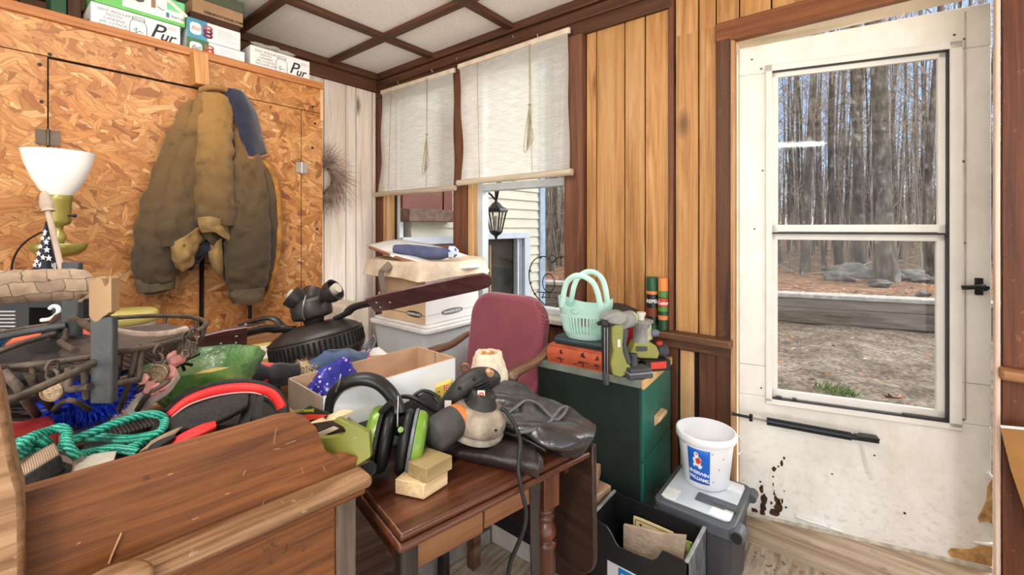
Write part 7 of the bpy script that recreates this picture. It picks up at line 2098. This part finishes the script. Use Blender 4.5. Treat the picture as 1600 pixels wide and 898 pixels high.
for i in range(44):
    t = 2 * PI * i / 44
    bm = NB(); pts = [kb_(t, brad(z) - .0014, z) for z in (.026, .05, .075, .10)]
    tube(bm, pts, [.0048] * 4, 5); part('slat', bm, M_MINT, mb)
for s in (-1, 1):
    c = -PI / 2 if s < 0 else PI / 2
    bm = NB(); pts = []
    for (dt, z) in ((-.82, .135), (-.74, .17), (-.66, .21), (-.50, .25), (-.22, .275), (0, .28), (.22, .275), (.50, .25), (.66, .21), (.74, .17), (.82, .135)):
        pts.append(kb_(c + dt, brad(.16) - .002, z))
    tube(bm, sm(pts, 5), .0125, 10, flat=.4, up=e2); part('handle', bm, M_MINT, mb, smooth=60)
bm = NB(); torus(bm, kb_(-1.75, brad(.125) + .001, .125), .013, .0012, basis3(e1, upv), 20, 5, 1.4, .7); part('moulded_mark', bm, mt('mint_dark', (96, 176, 150), .4), mb)

# ---------------------------------------------------------------- red soft tool bag
rbag = fw_(.285, .245, FH)
rg = thing('tool_bag', 'red bag with a black zipped top behind the mint basket', 'bag', rbag, FRZ)
bm = NB(); box2(bm, (-.10, -.12, 0), (.09, .12, .185)); part('body', bm, mt('bag_red', (202, 40, 42), .6, var=.15, scale=10), rg, world=False, bev=.02, seg=3)
bm = NB(); grid(bm, lambda u, v: (-.105 + .20 * u, -.125 + .25 * v, .186 + .055 * math.sin(PI * min(1, max(0, v))) * (.7 + .3 * math.sin(u * 9)) * (1 - .3 * u)), 14, 10); part('top_flap', bm, mt('bag_black', (58, 56, 56), .6, var=.3, scale=16), rg, world=False, solid=.006, smooth=70)
bm = NB(); tube(bm, [(-.10, -.122, .19), (-.02, -.126, .196), (.09, -.122, .19)], .004, 6); part('zip', bm, M_BLKP, rg, world=False)

# ---------------------------------------------------------------- nailer
M_TLIME = mt('tool_lime', (158, 158, 80), .4, var=.1, scale=8, coat=.15)
M_TGREY = mt('tool_grey', (150, 150, 144), .45, var=.12, scale=16)
M_TDK = mt('tool_dark_grey', (74, 76, 80), .5, var=.2, scale=20)
def pz(bm, pts, d, th): return prism(bm, [P(a, b, d=d) for a, b in pts], fr * th)
nl = thing('nail_gun', 'lime and grey nail gun standing at the cabinet edge with a long black magazine', 'nailer', P(965, 588, d=1.75))
bm = NB(); pz(bm, [(954, 512), (966, 504), (979, 508), (978, 530), (974, 548), (980, 562), (986, 574), (984, 583), (970, 590), (957, 586), (953, 566), (958, 548), (955, 530)], 1.735, .055); hb_ = part('grip_body', bm, M_TLIME, nl, bev=.006, seg=3)
bm = NB(); pz(bm, [(975, 512), (982, 516), (979, 540), (984, 556), (987, 568), (981, 570), (976, 556), (973, 540)], 1.73, .06); part('rubber_grip', bm, M_TDK, hb_, bev=.003)
bm = NB(); box(bm, P(967, 536, d=1.733), (.012, .004, .03), M3); part('label', bm, M_CARTW, hb_)
bm = NB(); pz(bm, [(940, 503), (945, 496), (954, 490), (968, 488), (979, 491), (981, 502), (970, 509), (956, 506), (948, 512), (942, 508)], 1.72, .075); part('head', bm, M_TGREY, nl, bev=.008, seg=3)
bm = NB(); cyl(bm, P(972, 500, d=1.74), P(984, 497, d=1.80), .030, .032, 24); ball(bm, P(985, 497, d=1.80), .031, 3); part('motor_cap', bm, mt('tool_pale_lime', (206, 206, 150), .4, var=.08), nl)
bm = NB(); cyl(bm, P(972, 501, d=1.737), P(983, 498, d=1.79), .0335, None, 24); part('grey_band', bm, M_TGREY, nl)
bm = NB(); pz(bm, [(941, 508), (954, 507), (952, 590), (950, 597), (944, 597), (943, 588)], 1.70, .03); mg = part('magazine', bm, M_BLKP, nl, bev=.003)
bm = NB()
for px in (944.5, 949): tube(bm, [P(px, 512, d=1.697), P(px, 588, d=1.697)], .0022, 6)
part('rail', bm, mt('rail_silver', (168, 170, 174), .3, .8), mg)
bm = NB(); tube(bm, [P(946, 582, d=1.70), P(947.5, 600, d=1.70)], [.013, .011], 14); part('foot', bm, M_TDK, mg)
bm = NB(); box(bm, P(944, 504, d=1.695), (.030, .024, .022), M3 @ eul(0, .2, 0)); ball(bm, P(936, 505, d=1.70), .009, 2); ball(bm, P(953, 507, d=1.695), .008, 2); part('nose', bm, M_BLKP, nl, bev=.003)
bt = P(995, 588, z=FH)
bm = NB(); box(bm, (bt.x, bt.y, FH + .012), (.105, .075, .024), M3 @ rotz(.25)); box(bm, (bt.x, bt.y, FH + .031), (.094, .066, .018), M3 @ rotz(.25)); o = single('battery', bm, M_TDK, 'grey tool battery with an upright post standing in front of the nail gun', 'battery', bev=.006, seg=3)
bm = NB(); pb = P(990, 566, d=1.76); cyl(bm, (pb.x, pb.y, FH + .038), (pb.x, pb.y, FH + .088), .0165, .015, 18); part('post', bm, M_TDK, o, bev=.002)
bm = NB(); box(bm, (bt.x - .0, bt.y, FH + .0235), (.106, .076, .004), M3 @ rotz(.25)); part('seam', bm, mt('battery_pale', (150, 152, 156), .4), o)
# second tool: trim router
RT = P(1008, 556, d=1.86)
ro = thing('trim_router', 'pale grey and lime cordless router on a red and black battery beside the spray cans', 'router', P(1010, 575, d=1.86))
RTM = lambda px, py, d=1.86: Matrix.Translation(P(px, py, d=d))
bm = NB(); lathe(bm, [(0, -.005), (.036, -.005), (.034, .01), (.034, .055), (.04, .062), (.042, .075), (.05, .08), (.05, .088), (0, .09)], 32, RTM(1002, 532)); part('motor', bm, M_TGREY, ro)
bm = NB()
for i in range(9):
    a = -2.6 + i * .3; c = RTM(1002, 532) @ Vector((.0345 * math.cos(a), .0345 * math.sin(a), .03)); box(bm, c, (.003, .003, .045))
part('rib', bm, mt('tool_pale', (186, 186, 178), .4), ro)
bm = NB(); lathe(bm, [(0, .09), (.014, .09), (.012, .1), (.019, .118), (.019, .124), (.012, .124), (0, .12)], 16, RTM(1002, 533)); part('collet', bm, mt('collet_white', (232, 226, 214), .4), ro)
bm = NB(); pz(bm, [(987, 547), (992, 536), (1014, 534), (1026, 541), (1031, 552), (1028, 561), (1000, 560), (985, 553)], 1.83, .07); part('base', bm, M_TLIME, ro, bev=.006, seg=3)
bm = NB(); box(bm, P(1003, 545, d=1.822), (.045, .004, .018), M3); part('window', bm, M_TDK, ro)
bm = NB(); pz(bm, [(1008, 508), (1018, 506), (1020, 530), (1010, 534)], 1.83, .04); part('clamp', bm, mt('clamp_pale', (200, 198, 160), .4), ro, bev=.004)
bm = NB(); cyl(bm, P(1018, 520, d=1.83), P(1025, 520, d=1.83), .016, None, 18); ball(bm, P(1025, 520, d=1.83), .015, 2); part('knob', bm, mt('knob_blue_grey', (110, 126, 140), .3), ro)
bm = NB(); ball(bm, P(1030, 536, d=1.86), .018, 2, (1.1, .8, .6)); part('red_button', bm, M_RED, ro)
bm = NB(); cyl(bm, P(1024, 548, d=1.87), P(1038, 547, d=1.90), .026, None, 20); part('end_bell', bm, M_TDK, ro)
bq = P(1022, 576, z=FH)
bm = NB(); box(bm, (bq.x, bq.y, FH + .022), (.115, .07, .044), M3 @ rotz(.2)); part('battery_pack', bm, M_BLKP, ro, bev=.006, seg=3)
bm = NB(); box(bm, Vector((bq.x, bq.y, FH + .026)) + M3 @ rotz(.2) @ Vector((.0, -.0355, 0)), (.07, .002, .028), M3 @ rotz(.2)); part('red_panel', bm, M_RED, ro)
bm = NB()
for (px, py, rr_) in ((996, 562, .02), (1010, 563, .02)): ball(bm, P(px, py, d=1.84), rr_, 2, (1.2, .8, .5))
part('rubber_foot', bm, M_BLKP, ro)

# ---------------------------------------------------------------- spray cans on the rail
def spray(label, px, r, body, capc, bands, word, wc, wz, wx):
    d_ = 2.055 / ray(px, 400)[0]; c = P(px, 400, d=d_); z0 = .823
    t = thing('spray_can', label, 'spray can', (c.x, c.y, z0), 0, 'spray cans on the chair rail'); T_ = Matrix.Translation((c.x, c.y, z0))
    H2 = .245
    bm = NB(); lathe(bm, [(0, 0), (r, 0), (r, .178), (r * .96, .186), (0, .186)], 32, T_); part('can', bm, body, t)
    bm = NB(); lathe(bm, [(0, .184), (r * 1.0, .184), (r * 1.0, H2 - .004), (r * .92, H2), (0, H2)], 32, T_); part('cap', bm, capc, t)
    for z1, z2, mm in bands:
        bm = NB(); lathe(bm, [(r + .0004, z1), (r + .0006, z2)], 32, T_, cap=False); part('label_band', bm, mm, t)
    base = math.atan2(-c.y, -c.x)
    def wrap(v): a = base + v.x / (r + .0012); return Vector((c.x + (r + .0012 + v.z) * math.cos(a), c.y + (r + .0012 + v.z) * math.sin(a), z0 + wz + v.y))
    text(word, wx, (0, 0, 0), XR, ZU, wc, t, align='CENTER', bold=.0006, fn=wrap)
    return t
M_OR = mt('can_orange', (226, 138, 70), .4); M_LG = mt('can_green', (86, 140, 58), .4); M_DG = mt('can_dark_green', (30, 84, 54), .4)
spray('black spray can with a dark green cap on the chair rail, nearer the red bag', 1019, .0275, mt('can_black', (30, 32, 32), .3), M_DG, [(.165, .181, M_OR), (.06, .10, mt('can_brown', (120, 60, 34), .5)), (.0, .02, M_DG)], 'REPEL', M_CARTW, .125, .023)
spray('green spray can with an orange cap on the chair rail, nearer the door', 1036, .0225, mt('can_deep_green', (38, 76, 44), .35), M_OR, [(.155, .182, M_LG), (.112, .15, mt('can_redorange', (206, 74, 50), .4)), (.09, .11, M_LG), (.05, .07, M_OR)], 'Cutter', M_CARTW, .122, .022)

# ================================================================ floor group: crate, tote, bucket
M_CRT = mt('crate_black', (32, 32, 34), .45, var=.2, scale=12, bump=.03)
cr_ = thing('plastic_crate', 'black plastic file crate holding old papers on the floor by the drop leaf', 'crate', (1.4725, .58, 0))
x0, x1, y0, y1, zc = 1.375, 1.57, .41, .752, .283
bm = NB(); box2(bm, (x0, y0, 0), (x1, y1, .012)); part('base', bm, M_CRT, cr_)
pr = [(926, 811), (936, 815), (948, 823), (956, 836), (962, 849), (968, 856), (990, 866), (1018, 876), (1026, 873), (1034, 861), (1042, 859), (1058, 866), (1078, 876)]
pl = [P(a, b, x=x0) for a, b in pr]
pl[0].y = y1; pl[-1].y = y0; pl[0].z = zc; pl[-1].z = zc
poly = [Vector((x0, p.y, min(p.z, zc))) for p in pl]
h_lo, h_hi = .12, .185
bm = NB(); prism(bm, poly + [Vector((x0, y0, 0)), Vector((x0, y1, 0))], (.006, 0, 0)); part('front_wall', bm, M_CRT, cr_)
def wall_with_hole(xp, n0, n1, zt, hy0, hy1, hz0, hz1):
    bm = NB()
    for a, b in (((n0, 0), (hy0, zt)), ((hy1, 0), (n1, zt)), ((hy0, 0), (hy1, hz0)), ((hy0, hz1), (hy1, zt))): box2(bm, (xp, a[0], a[1]), (xp + .006, b[0], b[1]))
    return bm
part('back_wall', wall_with_hole(x1 - .006, y0, y1, zc, .50, .64, .19, .235), M_CRT, cr_)
bm = NB(); box2(bm, (x0, y1 - .006, 0), (x1, y1, zc)); part('end_wall', bm, M_CRT, cr_)
bm = NB(); box2(bm, (x0, y0, 0), (x1, y0 + .006, zc)); part('end_wall', bm, mt('crate_scuffed', (96, 98, 102), .4, var=.6, scale=30, stretch=(1, 1, .3)), cr_)
M_RIMS = mt('crate_rim_worn', (150, 150, 150), .35, var=.2, scale=30)
for yy in (y0, y1 - .012):
    bm = NB(); box2(bm, (x0 - .002, yy, zc - .001), (x1 + .002, yy + .012, zc + .006)); part('rim', bm, M_RIMS, cr_, bev=.002)
bm = NB(); box2(bm, (x0 - .0012, .52, .05), (x0, .68, .165)); part('white_label', bm, M_CARTW, cr_)
q0, q1 = P(966, 886, x=x0 - .002), P(1010, 905, x=x0 - .002)
bm = NB(); box2(bm, (x0 - .002, q1.y, .10), (x0 - .0012, q0.y, q0.z)); part('blue_label', bm, mt('label_blue', (30, 122, 196), .5, var=.03), cr_)
text('open t', .022, (x0 - .0022, q0.y - .008, q0.z - .024), (0, -1, 0), ZU, M_CARTW, cr_)
def sheet(name, label, pts, xo, mm, th=.004, cat='paper', grow=None):
    bm = NB(); prism(bm, [P(a, b, x=xo) for a, b in pts], (th, 0, 0)); return single(name, bm, mm, label, cat, smooth=0)
sheet('paper_bag', 'wrinkled brown paper bag standing in the black crate', [(974, 820), (1000, 826), (1030, 834), (1071, 838), (1068, 880), (1030, 905), (974, 898)], 1.44, mt('paper_bag_brown', (186, 162, 140), .85, var=.14, scale=12, bump=.5), .012, 'bag')
pcard = sheet('picture_card', 'yellowed picture card with a border behind the brown paper bag', [(990, 806), (1004, 811), (1052, 832), (1050, 880), (988, 866)], 1.48, mt('card_yellowed', (222, 200, 150), .7, var=.06), .004, 'card')
bm = NB()
for a, b in (((993, 811), (1003, 815)), ((1003, 815), (1048, 834)), ((993, 811), (991, 850))): tube(bm, [P(a[0], a[1], x=1.4795), P(b[0], b[1], x=1.4795)], .0012, 4)
ball(bm, P(1001, 820, x=1.4795), .006, 1, (.1, 1, .8)); part('border', bm, M_INK, pcard)
sheet('seed_packet', 'green and cream seed packet at the door end of the black crate', [(1066, 842), (1081, 848), (1076, 880), (1064, 876)], 1.46, mt('seed_green', (150, 160, 84), .6, var=.4, scale=40), .004, 'packet')
for i, (cx_, cy_, z_, sz_, rz_, mm, lab, nm) in enumerate(((1.49, .86, .335, (.19, .15, .04), .35, M_KRAFT, 'tan carton flap on top of the papers between the drop leaf and the cabinet', 'carton_scrap'), (1.50, .862, .27, (.19, .17, .05), -.1, M_KRAFTL, 'folded tan paper below the carton flap beside the drop leaf', 'folded_paper'), (1.48, .865, .212, (.21, .18, .04), .1, M_CARTW, 'white magazine at the bottom of the papers beside the drop leaf', 'magazine'))):
    bm = NB(); box(bm, (cx_, cy_, z_), sz_, eul(0, .05, rz_)); single(nm, bm, mm, lab, 'paper', bev=.004)
bm = NB(); box(bm, (1.49, .88, .093), (.20, .20, .186), rotz(.05)); single('brown_parcel', bm, mt('brown_card', (74, 46, 32), .8), 'dark brown carton on the floor under the loose papers beside the drop leaf', 'box', bev=.004)

M_TOTE = mt('tote_dark_grey', (84, 88, 94), .4, var=.1, scale=6, bump=.03)
M_TOTEB = mt('tote_body_grey', (62, 62, 66), .5, var=.12, scale=6)
TX0, TX1, TY0, TY1, TZ = 1.585, 1.905, .325, .605, .31
gt_ = thing('lidded_tote', 'dark grey storage tote with a translucent lid panel under the white bucket', 'tote', (1.745, .465, 0))
bm = NB(); rbox(bm, TX0 + .012, TY0 + .012, TX1 - .012, TY1 - .012, 0, TZ - .05, .03, .012); part('bin', bm, M_TOTEB, gt_, bev=.004)
bm = NB(); rbox(bm, TX0, TY0, TX1, TY1, TZ - .055, TZ - .006, .035, .004); ld = part('lid', bm, M_TOTE, gt_, bev=.008, seg=3)
M_LIDW = mt('lid_translucent', (206, 214, 222), .3, var=.06, scale=4)
bm = NB(); rbox(bm, TX0 + .028, TY0 + .022, TX1 - .025, TY1 - .022, TZ - .007, TZ + .001, .02); part('lid_panel', bm, M_LIDW, ld, bev=.003)
M_PATCH = mt('lid_patch_white', (236, 238, 240), .35)
for a, b in (((TX0 + .03, TY1 - .075), (TX0 + .10, TY1 - .024)), ((TX0 + .03, TY0 + .024), (TX0 + .085, TY0 + .09)), ((TX1 - .10, TY0 + .026), (TX1 - .03, TY0 + .09))):
    bm = NB(); box2(bm, (a[0], a[1], TZ + .0005), (b[0], b[1], TZ + .002)); part('lid_patch', bm, M_PATCH, ld, bev=.0008)
bm = NB(); box2(bm, (1.665, .375, TZ + .001), (1.715, .475, TZ + .007)); cyl(bm, (1.69, .34, TZ + .006), (1.69, .42, TZ + .006), .014, None, 14); part('lid_handle', bm, M_TOTE, ld, bev=.002)
bm = NB(); cyl(bm, (TX0 + .004, TY0 - .004, TZ - .03), (TX0 + .06, TY0 - .004, TZ - .03), .024, None, 24); part('hinge_barrel', bm, M_TOTE, ld, bev=.003)
bm = NB(); cyl(bm, (TX0 - .001, TY0 - .004, TZ - .03), (TX0 + .004, TY0 - .004, TZ - .03), .017, None, 20); part('hinge_cap', bm, M_BLKP, ld)
bm = NB(); cyl(bm, (TX1 - .06, TY0 - .002, TZ - .025), (TX1 - .01, TY0 - .002, TZ - .025), .018, None, 20); part('hinge_barrel', bm, M_TOTE, ld, bev=.003)
bm = NB(); 
for x in (1.62, 1.67): box2(bm, (x, TY1 - .004, TZ - .02), (x + .03, TY1 + .004, TZ + .003))
part('latch', bm, M_BLKP, ld)
# white bucket
BK = Vector((1.82, .478, TZ + .0022))
bk_ = thing('paint_bucket', 'white plastic paint bucket with a blue label standing on the grey tote', 'bucket', BK)
TB = Matrix.Translation(BK)
M_BKT = NT('bucket_plastic'); M_BKT.b.inputs['Subsurface Weight'].default_value = .25; M_BKT.b.inputs['Subsurface Radius'].default_value = (.03, .03, .03)
M_BKT = M_BKT.fin((240, 240, 242), .3)
bm = NB(); lathe(bm, [(0, 0), (.078, 0), (.083, .004), (.100, .165), (.100, .172), (.108, .172), (.110, .176), (.1105, .196), (.108, .2), (.1035, .2), (.1015, .192), (.0975, .165), (.080, .008), (0, .006)], 56, TB, cap=False); part('pail', bm, M_BKT, bk_, smooth=50)
base_a = math.atan2(-BK.y, -BK.x) - .30
def brr(z): return .083 + (.100 - .083) * (z - .004) / .161 + .0008
def bw(u, z, o=0): a = base_a + u / .092; return BK + Vector(((brr(z) + o) * math.cos(a), (brr(z) + o) * math.sin(a), z))
bm = NB(); grid(bm, lambda u, v: bw(-.036 + .078 * u, .026 + .132 * v), 14, 6); part('label', bm, mt('paint_label_blue', (24, 96, 196), .4, var=.03), bk_, solid=.0008, soff=1)
M_LW = mt('label_white_ink', (244, 244, 248), .5)
for s, z, sz in (('SHERWIN', .060, .0175), ('WILLIAMS.', .038, .0175)):
    text(s, sz, (0, 0, 0), XR, ZU, M_LW, bk_, align='CENTER', shear=.12, bold=.0005, fn=lambda v, z=z: bw(v.x - .0 + .003, z + v.y - v.x * .12, .0012 + v.z), spacing=.92)
bm = NB(); bm2 = NB()
def disc(bm, u, z, ru, rz, o, jit=.0, n=22, seed=0):
    bm.faces.new([bm.verts.new(bw(u + ru * (1 + jit * math.sin(5 * t + seed)) * math.cos(t), z + rz * (1 + jit * math.cos(4 * t + seed)) * math.sin(t), o)) for t in [2 * PI * i / n for i in range(n)]])
disc(bm, -.001, .113, .015, .020, .0014, .08); disc(bm, -.004, .137, .008, .010, .0015, .05); disc(bm, .008, .093, .008, .008, .0015, .3); disc(bm, -.012, .095, .005, .006, .0015, .2)
part('emblem', bm, M_LW, bk_, smooth=0)
disc(bm2, .003, .114, .010, .012, .0018, .12, seed=1); disc(bm2, -.003, .139, .004, .003, .0019, .1); part('emblem_red', bm2, M_RED, bk_, smooth=0)
bm = NB(); hs_ = BK + rt * .113 - fr * .02
tube(bm, sm([hs_ + Vector((0, 0, .182)), hs_ + rt * .012 + Vector((0, 0, .176)), hs_ + rt * .022 + Vector((0, 0, .15)), hs_ + rt * .018 + Vector((0, 0, .125)), hs_ - fr * .02 + Vector((0, 0, .118)) - rt * .008], 5), .0024, 6)
part('bail', bm, mt('bail_white', (222, 222, 222), .3, .3), bk_)
bm = NB()
for u, z in ((.055, .04), (.075, .09), (.09, .13), (.05, .15)): disc(bm, u, z, .002, .0025, .001)
part('paint_fleck', bm, mt('fleck_brown', (120, 100, 70), .7), bk_, smooth=0)

# ================================================================ hardboard leaning right of the door
hb2 = NB(); prism(hb2, [P(a, b, x=2.035) for a, b in ((1563, 667), (1660, 676), (1690, 960), (1655, 960), (1602, 800), (1580, 735))], (.008, 0, 0))
hbd = single('hardboard_sheet', hb2, mt('hardboard_tan', (170, 120, 62), .5, var=.12, scale=5), 'tan hardboard sheet leaning on the dark boards at the photo edge past the door', 'board')
bm = NB(); pa, pb2 = P(1563, 666, x=2.033), P(1660, 675, x=2.033); tube(bm, [pa, pb2], .005, 6); part('pale_edge', bm, M_CARTW, hbd)
bm = NB(); random.seed(2)
for i in range(70):
    c = P(random.uniform(1175, 1330), random.uniform(845, 897), z=.002); 
    if c.x > 2.02: continue
    box(bm, (c.x, c.y, .003), (random.uniform(.004, .016), random.uniform(.003, .008), .003), rotz(random.uniform(0, 3)))
o = single('floor_debris', bm, mt('debris_tan', (150, 122, 92), .9, var=.4), 'crumbs and bark bits scattered on the floor before the threshold', 'debris'); o['kind'] = 'stuff'
